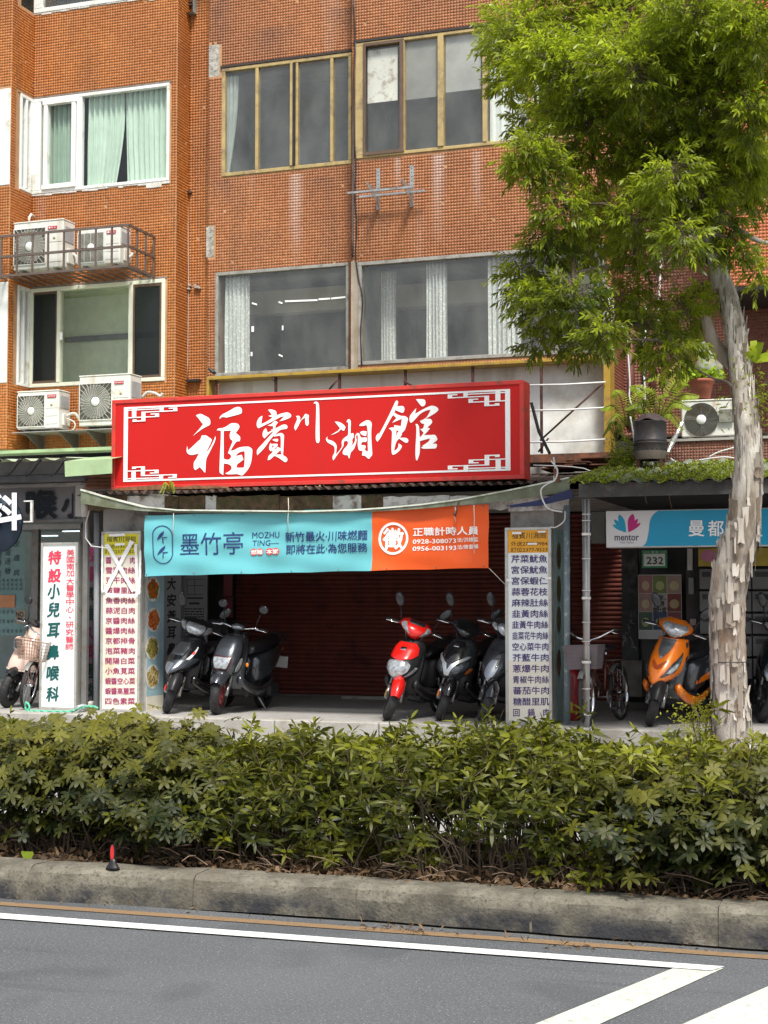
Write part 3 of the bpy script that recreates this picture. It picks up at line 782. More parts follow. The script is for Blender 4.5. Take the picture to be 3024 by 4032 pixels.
# inner ceiling strips and beams seen through the big panes
m_beam = M('pale_beam', (.62, .62, .50), .8, var=.08)
b = MB(); b.box(L1[0], xM1 - .06, YM + 1.2, YM + 1.4, at(1000, 1240, YM + 1.2).z, at(1000, 1150, YM + 1.2).z); b.obj('room_beam', m_beam, bld)
b = MB(); b.box(xR0 + .06, L2[1], YR + 1.5, YR + 1.7, at(1600, 1210, YR + 1.5).z, at(1600, 1120, YR + 1.5).z); b.obj('room_beam', m_beam, bld)
b = MB(); b.box(W2[0] + .1, W2[1] + .05, YL + .84, YL + .89, at(300, 1345, YL + .84).z, at(300, 1325, YL + .84).z)
b.box(X(515, YL + .8), X(528, YL + .8), YL + .80, YL + .86, W2[2], at(400, 1345, YL + .84).z); b.obj('room_pipe', m_steel, bld)
# sills, soffits and mortar smears
m_soot = M('sooty_drip_edge', (.05, .04, .038), .9)
b = MB()
for op, Y in ((U1, YM), (U2, YR)): b.box(op[0] - .02, op[1], Y - .03, Y - .001, op[3] + .003, op[3] + .035)
b.obj('drip_edge', m_soot, bld)
for op, Y in ((W1, YL), (W2, YL)):
    b = MB(); b.box(op[0], op[1] + .02, Y - .012, Y - .001, op[3] + .002, op[3] + .03)
    b.obj('head_trim', M('grey_mortar', (.22, .19, .17), .95, var=.3, vs=20), bld)
r = random.Random(3)
for op, Y in ((W1, YL), (W0, YL)):
    b = MB(); x = op[0]
    while x < op[1]:
        L = r.uniform(.05, .2); h = r.uniform(.012, .04) + (.05 * r.random() if x > op[1] - .5 else 0)
        b.box(x, x + L, Y - .012 - r.random() * .006, Y - .001, op[2] - h, op[2] - .002, bev=.006); x += L * .98 + .001
    b.obj('mortar_smear', M('white_mortar', (.66, .64, .60), .95, var=.15, vs=20, bump=1), bld)
# ================================================================ arcade shell and roofs
def ms(y, px=1500): return (y - 2370) / (17000 + px - 1512)
def pbox(b, x0, x1, yt, yb, Y, t, mi=0, bev=0.0, ref=None):
    """box whose front lies on the plane y=Y at a measured place; t = thickness away from the viewer"""
    xr = x0 if ref is None else ref
    b.box(at(x0, 2370, Y).x, at(x1, 2370, Y).x, Y, Y + t, at(xr, yb, Y).z, at(xr, yt, Y).z, mi, bev)
def one(name, mats, x0, x1, yt, yb, Y, t, parent=None, bev=0.0, **kw):
    b = MB(); pbox(b, x0, x1, yt, yb, Y, t, 0, bev); return b.obj(name, mats, parent, **kw)
YSH = 19.7
CZ = 2.80
arc = empty('arcade_shops', (-6, 19.8, PZ), 'shaded ground floor row of shopfronts under the low roofs behind the scooters', 'shopfront')
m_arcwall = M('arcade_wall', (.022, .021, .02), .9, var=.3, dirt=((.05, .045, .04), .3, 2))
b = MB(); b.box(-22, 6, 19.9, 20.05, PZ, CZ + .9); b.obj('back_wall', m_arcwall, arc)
b = MB(); b.box(at(300, 1950, 16.2).x, at(2270, 1950, 16.2).x, 16.3, 19.9, CZ, CZ + .02); b.obj('ceiling_board', M('stained_ceiling', (.22, .21, .19), .9, var=.2, dirt=((.12, .09, .06), .5, 3)), arc)
b = MB()
for i in range(7):
    y = 16.5 + i * .5; b.box(at(300, 1950, 16.2).x, at(2270, 1950, 16.2).x, y, y + .04, CZ - .03, CZ - .002)
b.obj('ceiling_batten', M('batten', (.30, .28, .25), .9), arc, kind='stuff')
b = MB(); b.box(-22, at(300, 1950, 16.2).x, 16.3, 19.9, 3.02, 3.05); b.obj('clinic_ceiling', m_plaster, arc)
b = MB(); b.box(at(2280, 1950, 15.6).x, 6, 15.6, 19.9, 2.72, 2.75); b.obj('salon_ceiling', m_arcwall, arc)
# floor slab / closed top over the roofs up to the facade
b = MB(); b.box(-22, 6, 19.4, 24, 3.25, 3.35); b.obj('floor_slab', m_plaster, bld)
b = MB(); b.box(-22, 6, 23, 23.1, 0, TOPZ); b.obj('rear_wall_block', m_dark, bld)
b = MB(); b.box(-22, 6, 20.0, 24, TOPZ - .01, TOPZ + .1); b.obj('top_slab', m_plaster, bld)

def corr_roof(name, x0, x1, y0, y1, z0, z1, mat, pitch=.11, amp=.018, label=None, cat=None, sag=0, thick=.004):
    n = int(abs(x1 - x0) / pitch * 6); b = MB()
    def f(u, v):
        x = x0 + (x1 - x0) * u
        return (x, y0 + (y1 - y0) * v + .01 * math.sin(x * 7) * (1 - v), z0 + (z1 - z0) * v + amp * math.sin(x / pitch * 6.283) - sag * math.sin(math.pi * u) * (1 - v) + .006 * math.sin(x * 3.3))
    b.grid(f, n, 6)
    b.grid(lambda u, v: tuple(Vector(f(u, v)) - Vector((0, 0, thick))), n, 6, flip=True)
    return b.obj(name, mat, label=label, cat=cat)
m_corr = M('rusty_corrugated_sheet', (.07, .045, .035), .9, var=.5, vs=8, dirt=((.03, .028, .025), .6, 10))
XRL, XRR = at(318, 1945, 15.95).x, at(2262, 1900, 15.8).x
corr_roof('corrugated_roof', XRL, XRR, 15.85, 20.0, 2.87, 3.32, m_corr, label='dark rusty corrugated roof running under the big red restaurant sign', cat='roof')
XR2 = at(2268, 1900, 15.3).x
m_corr2 = M('weathered_green_sheet', (.20, .24, .17), .8, var=.3, vs=6, dirt=((.10, .09, .06), .6, 6))
corr_roof('corrugated_roof', XR2, 5, 15.3, 17.9, 2.80, 3.24, m_corr2, pitch=.19, amp=.022, label='moss grown corrugated roof over the blue hair salon sign', cat='roof')
XL2 = at(258, 1800, 15.8).x
m_corr3 = M('pale_green_sheet', (.42, .50, .36), .7, var=.2, vs=5, dirt=((.25, .24, .16), .5, 4))
corr_roof('corrugated_roof', -20, XL2 + .03, 15.8, 19.9, 3.30, 3.62, m_corr3, pitch=.27, amp=.018, label='pale green corrugated roof over the clinic at the far left', cat='roof')

# roof edge of the restaurant: peeling fascia boards, sheet-metal gutter with a blue end
edge = empty('roof_edge', (at(1300, 1980, 16.05).x, 16.05, 2.7), 'peeling white and rusty roof edge with a sagging green gutter above the teal banner', 'gutter')
m_rustw = M('rotten_board', (.11, .07, .04), .95, var=.5, vs=12, dirt=((.06, .075, .025), .5, 7), bump=.8, bs=70)
m_peel = M('peeling_white_board', (.62, .62, .60), .85, var=.1, dirt=((.16, .10, .07), .45, 9), bump=.5)
segs = [(345, 500, 0), (502, 648, 1), (650, 700, 0), (702, 806, 0), (808, 850, 1), (852, 1100, 0), (1102, 1308, 0), (1310, 1422, 1), (1424, 1508, 0), (1510, 1770, 1), (1772, 2000, 1), (2002, 2240, 1)]
for x0, x1, k in segs:
    b = MB(); j = random.uniform(-.012, .012)
    za, zb = at((x0 + x1) / 2, 1952, 16.02).z, at((x0 + x1) / 2, 2008, 16.02).z
    a, c = at(x0, 1980, 16.02).x, at(x1, 1980, 16.02).x; n = 8
    top = [(a + (c - a) * i / n, 16.02 + j, za + random.uniform(-.012, .008)) for i in range(n + 1)]
    bot = [(a + (c - a) * i / n, 16.02 + j, zb + random.uniform(-.012, .012)) for i in range(n + 1)]
    b.prism(bot + top[::-1], (0, .018, 0)); b.obj('fascia_board', (m_rustw, m_peel)[k], edge, rec=True)
gp = [(318, 1930, 1982), (430, 1963, 2000), (560, 1996, 2012), (700, 2010, 2018), (1000, 2013, 2020), (1200, 2015, 2022), (1400, 2009, 2016), (1520, 2001, 2012), (1660, 1988, 2003), (1800, 1970, 1990), (2000, 1933, 1972), (2120, 1908, 1955), (2243, 1882, 1935)]
m_gut = M('algae_green_metal', (.17, .20, .14), .65, var=.3, vs=7, dirt=((.10, .11, .05), .6, 5), streak=((.40, .44, .36), .3, 3))
b = MB(); YG = 15.78
fr_ = [at(x, t, YG) for x, t, bt in gp]; fb_ = [at(x, bt, YG) for x, t, bt in gp]
for i in range(len(gp) - 1):
    a, c, d, e = fb_[i], fb_[i + 1], fr_[i + 1], fr_[i]
    b.add([a, c, d, e], [(0, 1, 2, 3)]); b.add([(p.x, YG + .004, p.z) for p in (a, c, d, e)], [(3, 2, 1, 0)])
b.obj('gutter_face', m_gut, edge)
b = MB()
for i in range(len(gp) - 1):
    d, e = fr_[i + 1], fr_[i]
    q = [(e.x, YG - .012, e.z - .004), (d.x, YG - .012, d.z - .004), (d.x, YG - .012, d.z + .012), (e.x, YG - .012, e.z + .012), (e.x, YG + .14, e.z + .012), (d.x, YG + .14, d.z + .012)]
    b.add(q, [(0, 1, 2, 3), (3, 2, 5, 4)])
b.obj('gutter_lip', M('lit_gutter_lip', (.66, .70, .62), .5, var=.1, dirt=((.3, .33, .2), .4, 6)), edge)  # paler than the gutter face: the light it catches is in the colour
b = MB()
pp = [(2000, 1990), (2110, 1972), (2250, 1925), (2256, 1960), (2120, 1992), (2010, 1998)]
b.prism([at(x, y, 15.76) for x, y in pp], (0, .02, 0)); b.obj('blue_end_flap', M('dark_blue_sheet', (.012, .02, .09), .5), edge, rec=True)
b = MB()
for x in (1805,):
    p = at(x, 1985, 15.74); b.tube([(p.x, 15.76, p.z + .03), (p.x - .01, 15.72, p.z - .05), (p.x - .03, 15.72, p.z - .13), (p.x - .06, 15.74, p.z - .09)], .012, 6)
b.obj('gutter_hook', m_rust, edge)
# debris and drooping leaves on the roof edge
b = MB(); r = random.Random(5)
for i in range(420):
    x = r.uniform(at(460, 1940, 15.9).x, at(2050, 1920, 15.9).x); y = r.uniform(15.86, 16.2); z = 2.875 + (y - 15.86) * .1 + r.uniform(0, .02)
    a = r.random() * 6.3; l = r.uniform(.015, .06); d = Vector((math.cos(a) * l, math.sin(a) * l * .5 - .01, r.uniform(-.015, .02)))
    n_ = Vector((-d.y, d.x, .004)).normalized() * l * .25; p = Vector((x, y, z))
    b.add([p - d, p + n_, p + d, p - n_], [(0, 1, 2, 3)])
b.obj('leaf_litter', M('dead_leaves', (.16, .12, .07), .9, var=.6, vs=30), kind='stuff', label='dry leaves and twigs lying along the rusty roof edge', cat='leaf litter')

# mossy roof edge: beam, moss, creeping stems
one('roof_beam', M('dark_beam', (.05, .05, .048), .7, var=.3, dirt=((.14, .13, .12), .3, 5)), 2282, 3060, 1903, 1958, 15.36, .06, label='dark horizontal beam carrying the mossy roof', cat='beam')
def blades(name, pts, mats, lenr, widr, updir, rndr=(0, 1), kind='stuff', parent=None, bend=.5, **kw):
    P = np.array(pts, float); n = len(P)
    d = rng.normal(0, 1, (n, 3)) * np.array([.7, .7, .5]) + np.array(updir); d /= np.linalg.norm(d, axis=1)[:, None]
    s = np.cross(d, rng.normal(0, 1, (n, 3))); s /= np.linalg.norm(s, axis=1)[:, None]
    L = rng.uniform(*lenr, n)[:, None]; Wd = rng.uniform(*widr, n)[:, None]
    g = np.cross(s, d); 
    V = np.stack([P, P + d * L * .5 + s * Wd * .5 + g * L * .06, P + d * L - np.array([0, 0, 1]) * L * bend * .3, P + d * L * .5 - s * Wd * .5 + g * L * .06], 1).reshape(-1, 3)
    F = np.arange(n * 4).reshape(-1, 4)
    return tag(raw_mesh(name, V, np.concatenate([F[:, [0, 1, 2]], F[:, [0, 2, 3]]]), mats, parent, np.tile(rng.uniform(*rndr, n), 2), kind), **kw)
m_moss = leaf_mat('roof_moss', (.14, .18, .025), (.46, .58, .05), .2)
m_drystem = leaf_mat('dry_creeper', (.10, .06, .03), (.20, .13, .07), .1)
pts = []; r = random.Random(8)
x0_, x1_ = at(2250, 1880, 15.4).x, at(3060, 1880, 15.4).x
for i in range(15000):
    x = r.uniform(x0_, x1_); y = 15.3 + 1.9 * r.random() ** 1.5
    dens = math.sin(x * 5) + math.sin(x * 11 + y * 6) + math.sin(y * 9)
    if dens + r.random() * 2.2 < .5: continue
    pts.append((x, y, 2.80 + (y - 15.3) * .169 + .018 * math.sin(x / .19 * 6.283) + r.uniform(0, .035)))
blades('moss', pts[:len(pts) * 4 // 5], [m_moss], (.012, .05), (.008, .022), (0, -.3, .9), label='bright green moss and creeper spread over the low roof at right', cat='moss')
blades('dry_creeper', pts[len(pts) * 4 // 5:], [m_drystem], (.015, .07), (.004, .014), (0, -.2, .5), label='brown dried creeper stems tangled on the low roof at right', cat='creeper')
b = MB()
for px, L in ((2330, 60), (2388, 50), (2480, 30), (2545, 75), (2640, 90), (2420, 45)):
    p = at(px, 1900, 15.27); z = p.z
    b.tube([(p.x + .012 * math.sin(k * 1.3 + px), 15.27 + .01 * math.cos(k), z + .02 - L / 400 * k / 4) for k in range(6)], .003, 5)
b.obj('hanging_vine', m_drystem, kind='stuff', label='thin dry vines hanging from the mossy roof edge', cat='vine')

# clinic roof edge at the left: bent brackets, green fascia
can = empty('clinic_canopy', (at(150, 1850, 15.85).x, 15.85, 3.0), 'curved black bracket canopy edge with pale green sheet flap at far left', 'canopy')
m_gfas = M('pale_green_flap', (.36, .50, .28), .55, var=.12, vs=4, dirt=((.22, .27, .14), .35, 3), streak=((.20, .25, .13), .3, 3))
b = MB(); P4 = [at(256, 1877, 15.75), at(441, 1864, 15.75), at(441, 1806, 15.75), at(254, 1817, 15.75)]
b.add(P4 + [P4[2] + Vector((0, .5, .09)), P4[3] + Vector((-.03, .5, .09))], [(0, 1, 2, 3), (3, 2, 4, 5)]); b.add([p + Vector((0, .004, 0)) for p in P4], [(3, 2, 1, 0)])
b.obj('green_flap', m_gfas, can)
for px in (-10, 70, 148, 246):
    b = MB(); pts = []
    for k in range(9):
        t = k / 8; pts.append(at(px - 48 + 62 * (t ** .6), 1872 - 62 * math.sin(t * 1.57), 15.8 + .02 * t))
    b.tube(pts, .022, 6); b.obj('curved_bracket', m_black, can)
one('back_board', M('grey_board', (.20, .20, .20), .8, var=.15), -80, 262, 1826, 1880, 16.1, .02, can)
one('gutter_pipe', M('dark_gutter', (.055, .055, .058), .6, var=.3), -80, 330, 1873, 1906, 15.95, .09, can, bev=.02)
one('roof_trim', m_gfas, -80, 440, 1778, 1790, 17.2, .3, can)
one('red_brown_boarding', M('faded_red_boarding', (.30, .11, .07), .85, var=.2, streak=((.2, .15, .12), .4, 5)), 331, 443, 1872, 1926, 16.2, .05, label='faded red brown boarding at the left end of the red sign', cat='boarding')
for i in range(3):
    one('boarding_lath', m_rustw, 331, 443, 1884 + i * 14, 1887 + i * 14, 16.18, .015, bpy.data.objects['red_brown_boarding'])

# ================================================================ the restaurant's big red sign
YS = 16.0
m_red = M('red_acrylic', (.54, .012, .010), .55, var=.04, vs=.8, spec=.3, streak=((.44, .02, .016), .15, 2.2))
m_redf = M('red_painted_frame', (.62, .045, .035), .45, var=.12, dirt=((.20, .07, .04), .35, 7))
m_signw = M('sign_white', (.90, .92, .92), .4, var=.02, dirt=((.62, .64, .62), .15, 30))
sx0, sx1 = at(441, 1750, YS).x, at(2063, 1700, YS).x
sz1, sz0 = at(1250, 1536, YS).z, at(1250, 1908, YS).z
sign = empty('restaurant_sign', ((sx0 + sx1) / 2, YS, sz0), 'huge red box sign with white brush characters over the shuttered restaurant', 'sign')
b = MB(); b.box(sx0, sx1, YS + .012, YS + .275, sz0, sz1, bev=.008); b.obj('sign_box', m_redf, sign)
fw = .045
for nm, bx in (('top', (sx0, sx1, sz1 - fw, sz1)), ('bottom', (sx0, sx1, sz0, sz0 + fw)), ('l', (sx0, sx0 + fw, sz0 + fw, sz1 - fw)), ('r', (sx1 - fw, sx1, sz0 + fw, sz1 - fw))):
    b = MB(); b.box(bx[0] - .002, bx[1] + .002, YS - .012, YS + .011, bx[2], bx[3], bev=.004); b.obj('frame_bar', m_redf, sign)
b = MB(); b.box(sx0 + fw, sx1 - fw, YS + .002, YS + .0105, sz0 + fw, sz1 - fw); b.obj('face', m_red, sign)
b = MB(); pp = [at(x, y, YS - .016) for x, y in ((441, 1925), (620, 1908), (700, 1918), (760, 1912), (900, 1915), (900, 1922), (441, 1932))]
b.add(pp, [tuple(range(len(pp)))[::-1]]); b.obj('rust_run', M('sign_rust', (.22, .10, .05), .9, var=.4, vs=20), sign)
YT = YS - .003
def conv(ox, oy, s): return lambda x, y: at(ox + x / s, oy + y / s, YT)
C1, C2, C3, C4 = conv(720, 1570, 5.53), conv(1000, 1560, 5.53), conv(1270, 1560, 7.213), conv(1460, 1560, 5.925)
A = [(283,366),(330,340),(385,330),(440,348),(505,385),(560,412),(590,460),(600,525),(578,575),(500,615),(420,660),(330,725),(218,812),(330,690),(385,625),(440,555),(390,495),(330,415)]
B = [(412,802),(450,800),(505,798),(560,835),(615,872),(628,905),(600,980),(560,1060),(508,1165),(560,1110),(620,1010),(670,910),(710,808),(712,870),(685,960),(640,1050),(590,1150),(520,1290),(500,1400),(495,1500),(488,1610),(470,1605),(420,1545),(370,1487),(320,1525),(270,1557),(240,1510),(235,1430),(245,1375),(290,1310),(352,1185),(280,1210),(190,1225),(130,1212),(90,1170),(80,1110),(95,1028),(112,1122),(160,1085),(250,1000),(330,925),(385,875)]
C = [(800,445),(805,400),(850,350),(950,295),(1050,240),(1140,190),(1200,178),(1255,190),(1285,235),(1283,300),(1250,330),(1150,360),(1050,385),(960,408),(900,402),(850,400)]
D = [(735,690),(780,645),(860,638),(950,600),(1040,540),(1130,532),(1200,550),(1232,600),(1215,655),(1152,745),(1210,790),(1245,830),(1248,880),(1232,925),(1170,935),(1110,1010),(1038,1132),(1110,1120),(1200,1070),(1300,1048),(1420,1042),(1480,1070),(1512,1115),(1505,1260),(1480,1400),(1430,1520),(1360,1610),(1295,1672),(1240,1660),(1180,1640),(1100,1645),(970,1645),(920,1625),(1000,1585),(1050,1540),(1060,1500),(1035,1450),(970,1420),(892,1412),(888,1500),(880,1665),(840,1640),(800,1600),(798,1500),(810,1200),(825,900),(828,700),(790,690)]
D1 = [(890,702),(1050,695),(1025,760),(1022,840),(1045,890),(1082,925),(1050,1010),(980,1185),(1030,1215),(1052,1260),(1020,1310),(965,1328),(890,1305)]
D2 = [(1155,1248),(1180,1205),(1250,1160),(1342,1140),(1348,1240),(1335,1480),(1310,1500),(1180,1503),(1175,1460),(1190,1425),(1250,1380),(1320,1325),(1300,1270),(1285,1222),(1250,1225)]
shape_mesh([A, B, C, D, D1, D2], C1, m_signw, sign, 'character')
E1 = [(305,300),(360,287),(430,300),(485,335),(495,415),(600,375),(720,352),(780,375),(810,415),(795,460),(700,505),(610,535),(552,545),(600,500),(655,440),(590,450),(520,485),(400,550),(250,625),(95,700),(65,660),(60,590),(85,510),(130,455),(185,425),(172,510),(160,605),(260,560),(340,510),(405,462),(310,430),(388,410),(350,350)]
E2 = [(290,635),(370,610),(420,560),(470,538),(525,575),(500,605),(475,640),(465,705),(540,665),(630,620),(700,622),(730,665),(710,710),(640,720),(560,745),(500,800),(468,845),(540,810),(600,802),(650,840),(655,900),(648,1000),(640,1200),(635,1280),(700,1325),(728,1370),(720,1410),(680,1438),(620,1400),(540,1345),(450,1302),(400,1340),(350,1380),(298,1397),(320,1300),(370,1255),(405,1215),(390,1175),(370,1205),(335,1160),(330,1110),(345,1050),(358,1015),(385,1040),(450,1033),(515,1040),(515,1075),(490,1110),(435,1165),(480,1150),(510,1105),(545,1115),(582,1140),(585,1000),(580,890),(560,862),(500,870),(435,882),(430,858),(330,980),(240,1110),(150,1210),(70,1288),(62,1200),(90,1140),(200,1020),(300,910),(400,800),(412,762),(330,820),(230,920),(195,880),(188,810),(215,740),(258,692),(280,740),(298,795),(390,745),(365,715),(412,730),(418,655),(350,648)]
E3 = [(578,1175),(600,1268),(475,1272)]; E4 = [(395,1062),(432,1090),(400,1135)]; E5 = [(400,950),(450,930),(520,928),(530,960),(510,995),(450,980)]
shape_mesh([E1, E2, E3, E4, E5], C2, m_signw, sign, 'character')
G1 = [(915,435),(970,425),(1005,460),(1003,545),(1060,470),(1115,388),(1160,395),(1195,420),(1190,500),(1193,600),(1165,647),(1130,625),(1117,570),(1115,465),(1060,500),(1005,565),(970,640),(905,750),(880,700),(885,640),(915,570),(940,490)]
G2 = [(1295,160),(1320,125),(1360,120),(1405,150),(1420,250),(1425,500),(1428,800),(1430,960),(1410,1020),(1370,1020),(1348,960),(1342,800),(1350,500),(1355,200),(1340,160)]
shape_mesh([G1, G2], C2, m_signw, sign, 'character')
H1 = [(345,722),(420,722),(520,755),(600,810),(650,875),(640,915),(610,985),(560,968),(522,935),(450,1010),(350,1065),(228,1110),(340,1040),(430,985),(495,915),(440,840)]
H2 = [(150,1150),(128,1200),(170,1235),(270,1265),(360,1330),(402,1410),(398,1500),(378,1655),(450,1580),(530,1470),(550,1420),(545,1300),(580,1220),(650,1160),(725,1090),(730,900),(728,740),(685,745),(690,700),(720,662),(760,655),(800,700),(803,800),(795,1062),(870,1048),(890,1100),(880,1170),(845,1240),(848,1330),(795,1437),(850,1380),(905,1310),(925,1240),(920,1160),(950,1080),(1000,1045),(1050,1070),(1095,1170),(1240,1170),(1260,1210),(1255,1270),(1220,1300),(1140,1300),(1100,1350),(1100,1390),(1210,1400),(1225,1450),(1205,1525),(1270,1572),(1290,1550),(1285,1400),(1280,1000),(1265,870),(1245,818),(1150,845),(1045,845),(1060,800),(1150,735),(1250,685),(1330,690),(1385,740),(1398,820),(1385,950),(1385,1200),(1400,1450),(1412,1620),(1400,1680),(1320,1780),(1290,1770),(1200,1695),(1120,1685),(1135,1555),(1045,1540),(1015,1480),(1000,1380),(1003,1150),(985,1095),(950,1150),(968,1250),(945,1360),(890,1500),(800,1610),(770,1762),(750,1760),(710,1680),(650,1675),(585,1645),(575,1580),(610,1500),(690,1410),(725,1320),(700,1278),(610,1280),(598,1350),(595,1410),(540,1500),(450,1620),(380,1720),(305,1830),(285,1770),(290,1700),(335,1610),(345,1500),(320,1420),(240,1370),(140,1310),(98,1230),(110,1180)]
H3 = [(1062,1030),(1110,995),(1180,988),(1258,1000),(1240,1132),(1170,1120),(1100,1085)]
shape_mesh([H1, H2, H3], C3, m_signw, sign, 'character')
K1 = [(600,98),(640,130),(615,235),(740,230),(780,265),(782,330),(750,385),(690,375),(575,325),(550,380),(620,425),(710,458),(800,465),(865,515),(860,570),(830,680),(790,790),(728,858),(725,900),(678,970),(780,968),(850,985),(878,1035),(850,1085),(800,1080),(735,1040),(660,988),(600,1060),(570,1150),(542,1275),(600,1240),(640,1180),(645,1102),(690,1125),(725,1165),(700,1230),(640,1300),(570,1350),(515,1370),(490,1330),(482,1200),(490,1000),(495,850),(480,800),(418,752),(460,735),(555,725),(540,672),(620,685),(700,698),(725,530),(650,560),(500,622),(540,570),(598,512),(520,440),(480,500),(380,680),(290,850),(220,980),(155,1063),(120,1010),(125,930),(185,848),(170,915),(230,820),(330,630),(430,430),(520,240),(570,130)]
K1h = [(600,790),(658,828),(615,855),(600,918),(587,910)]
K2 = [(1052,70),(1130,68),(1240,75),(1275,120),(1270,190),(1240,230),(1190,235),(1150,200)]
K3 = [(1062,275),(1050,340),(1032,412),(1120,360),(1250,290),(1400,225),(1500,235),(1570,285),(1565,340),(1480,410),(1380,470),(1275,528),(1390,530),(1432,590),(1415,640),(1322,728),(1380,752),(1320,830),(1240,910),(1400,903),(1500,905),(1550,985),(1540,1030),(1440,1115),(1520,1108),(1545,1150),(1520,1210),(1480,1222),(1220,1225),(1172,1195),(1230,1175),(1195,1160),(1290,1100),(1350,1050),(1388,985),(1280,1010),(1145,1050),(1148,1200),(1135,1350),(1085,1500),(1055,1495),(1040,1350),(1048,1100),(1060,900),(1060,720),(1042,650),(1090,650),(1125,720),(1135,850),(1148,958),(1195,910),(1230,850),(1152,770),(1220,745),(1248,650),(1180,630),(1145,575),(1200,555),(1290,500),(1340,430),(1395,318),(1300,335),(1170,400),(1070,500),(960,615),(920,615),(902,560),(910,470),(960,390)]
shape_mesh([K1, K1h, K2, K3], C4, m_signw, sign, 'character')
# fret border, laid out once and mirrored
def S(x, y): return at(430 + x / 5.027, 1560 + y / 5.027, YT)
xl = S(285, 960).x; xr_ = at(1740 + 1207 / 4.484, 1700, YT).x
zt, zb = S(285, 222).z, S(285, 1697).z; zc = (zt + zb) / 2; xc = (xl + xr_) / 2
fr = [(365, 1000, 268, 288), (452, 538, 215 + 8, 425), (1000, 1080, 190, 300), (640, 1350, 308, 328), (1270, 1350, 225, 298), (1180, 1350, 228, 250), (640, 720, 308, 495), (365, 990, 418, 438), (910, 990, 342, 410), (820, 990, 345, 365), (465, 720, 485, 508), (465, 545, 462, 508)]
b = MB(); q = 0
def flat(b, x0, x1, z0, z1, y): b.add([(x0, y, z0), (x1, y, z0), (x1, y, z1), (x0, y, z1)], [(0, 1, 2, 3)])
rects = []
for x0, x1, y0, y1 in fr:
    p, p1 = S(x0, y0), S(x0, y1); rects.append((p.x, S(x1, y0).x, p1.z, p.z))
for sxm in (0, 1):
    for szm in (0, 1):
        for i, (x0, x1, z0, z1) in enumerate(rects):
            if sxm: x0, x1 = 2 * xc - x1, 2 * xc - x0
            if szm: z0, z1 = 2 * zc - z1, 2 * zc - z0
            flat(b, x0, x1, z0, z1, YT - .0002 - .0004 * i)
bw = S(368, 900).x - xl; lw = .021
flat(b, xl, xl + bw, zb, zt, YT); flat(b, xr_ - bw, xr_, zb, zt, YT)
flat(b, xl, xr_, zt - lw, zt, YT - .0004); flat(b, xl, xr_, zb, zb + lw, YT - .0004)
b.obj('fret_border', m_signw, sign, kind='stuff')
# stay cables / prop at the right end
b = MB(); b.tube([at(2092, 1585, 16.1), at(2122, 1700, 16.1), at(2164, 1785, 15.95)], .018, 6); b.obj('stay_bar', m_black, label='black slanting bar propping the right end of the red sign', cat='stay bar')

# ================================================================ old billboard frame behind
YW = 19.2
bb = empty('billboard_frame', (at(1600, 1500, YW).x, YW, at(1600, 1790, YW).z), 'yellow edged empty billboard frame with white backing behind the red sign', 'billboard')
wx0, wx1 = at(812, 1500, YW).x, at(2402, 1500, YW).x; wz1, wz0 = at(812, 1484, YW).z, at(2400, 1775, YW).z
m_back = M('stained_white_sheet', (.84, .86, .84), .6, var=.07, vs=1.5, dirt=((.50, .48, .38), .4, 1.2), streak=((.38, .30, .18), .35, 2))
b = MB(); b.box(wx0 + .05, wx1 - .08, YW + .30, YW + .32, wz0, wz1 - .02); b.obj('backing_sheet', m_back, bb)
m_yel = M('yellow_painted_steel', (.42, .27, .035), .55, var=.15, dirt=((.20, .12, .05), .45, 6))
b = MB(); b.box(wx0, wx1, YW, YW + .30, wz1 - .045, wz1, bev=.005); b.obj('top_rail', m_yel, bb)
b = MB(); b.box(wx1 - .085, wx1, YW, YW + .299, wz0 - .12, wz1 - .046, bev=.005); b.obj('side_rail', m_yel, bb)
b = MB(); b.box(wx0, wx0 + .04, YW, YW + .28, wz0, wz1 - .046, bev=.005); b.obj('side_rail', m_yel, bb)
m_strut = M('maroon_strut', (.07, .025, .022), .7, var=.3)
for px in (842, 1078, 1330, 1590, 1856, 2127):
    x = at(px, 1600, YW).x; b = MB(); b.box(x - .016, x + .016, YW + .05, YW + .085, wz0, wz1 - .046); b.obj('strut', m_strut, bb)
for (xa, ya, xb_, yb_) in ((1296, 1535, 1330, 1492), (1590, 1500, 1625, 1520), (2127, 1735, 2376, 1508), (2120, 1780, 2160, 1725), (1072, 1485, 1080, 1500)):
    b = MB(); p, q = at(xa, ya, YW + .02), at(xb_, yb_, YW + .02); b.tube([p, q], .014, 5); b.obj('brace', m_strut, bb)
for i, y in enumerate((1512, 1612, 1737)):
    b = MB(); p, q = at(2070, y + 5, YW - .03), at(2384, y - 7, YW - .03); b.tube([p, p.lerp(q, .5) + Vector((0, 0, -.01)), q], .013, 6); b.obj('white_pipe', m_tube_w, bb)
one('rusty_ledge', m_rust, 2085, 2400, 1790, 1822, 18.6, .5, label='rusted ledge of scrap sheets below the white billboard back', cat='ledge')
b = MB(); r = random.Random(12)
for i in range(26):
    x = at(r.uniform(2090, 2400), 1800, 18.2).x; z = at(2300, r.uniform(1800, 1850), 18.2).z; a = r.uniform(-.3, .3); L = r.uniform(.2, .6)
    b.box(x, x + L, 18.0 + r.random() * .4, 18.3 + r.random() * .4, z, z + r.uniform(.006, .02)); 
b.obj('scrap_sheets', m_rust, kind='stuff', label='pile of rusted scrap sheets on the roof right of the red sign', cat='scrap')

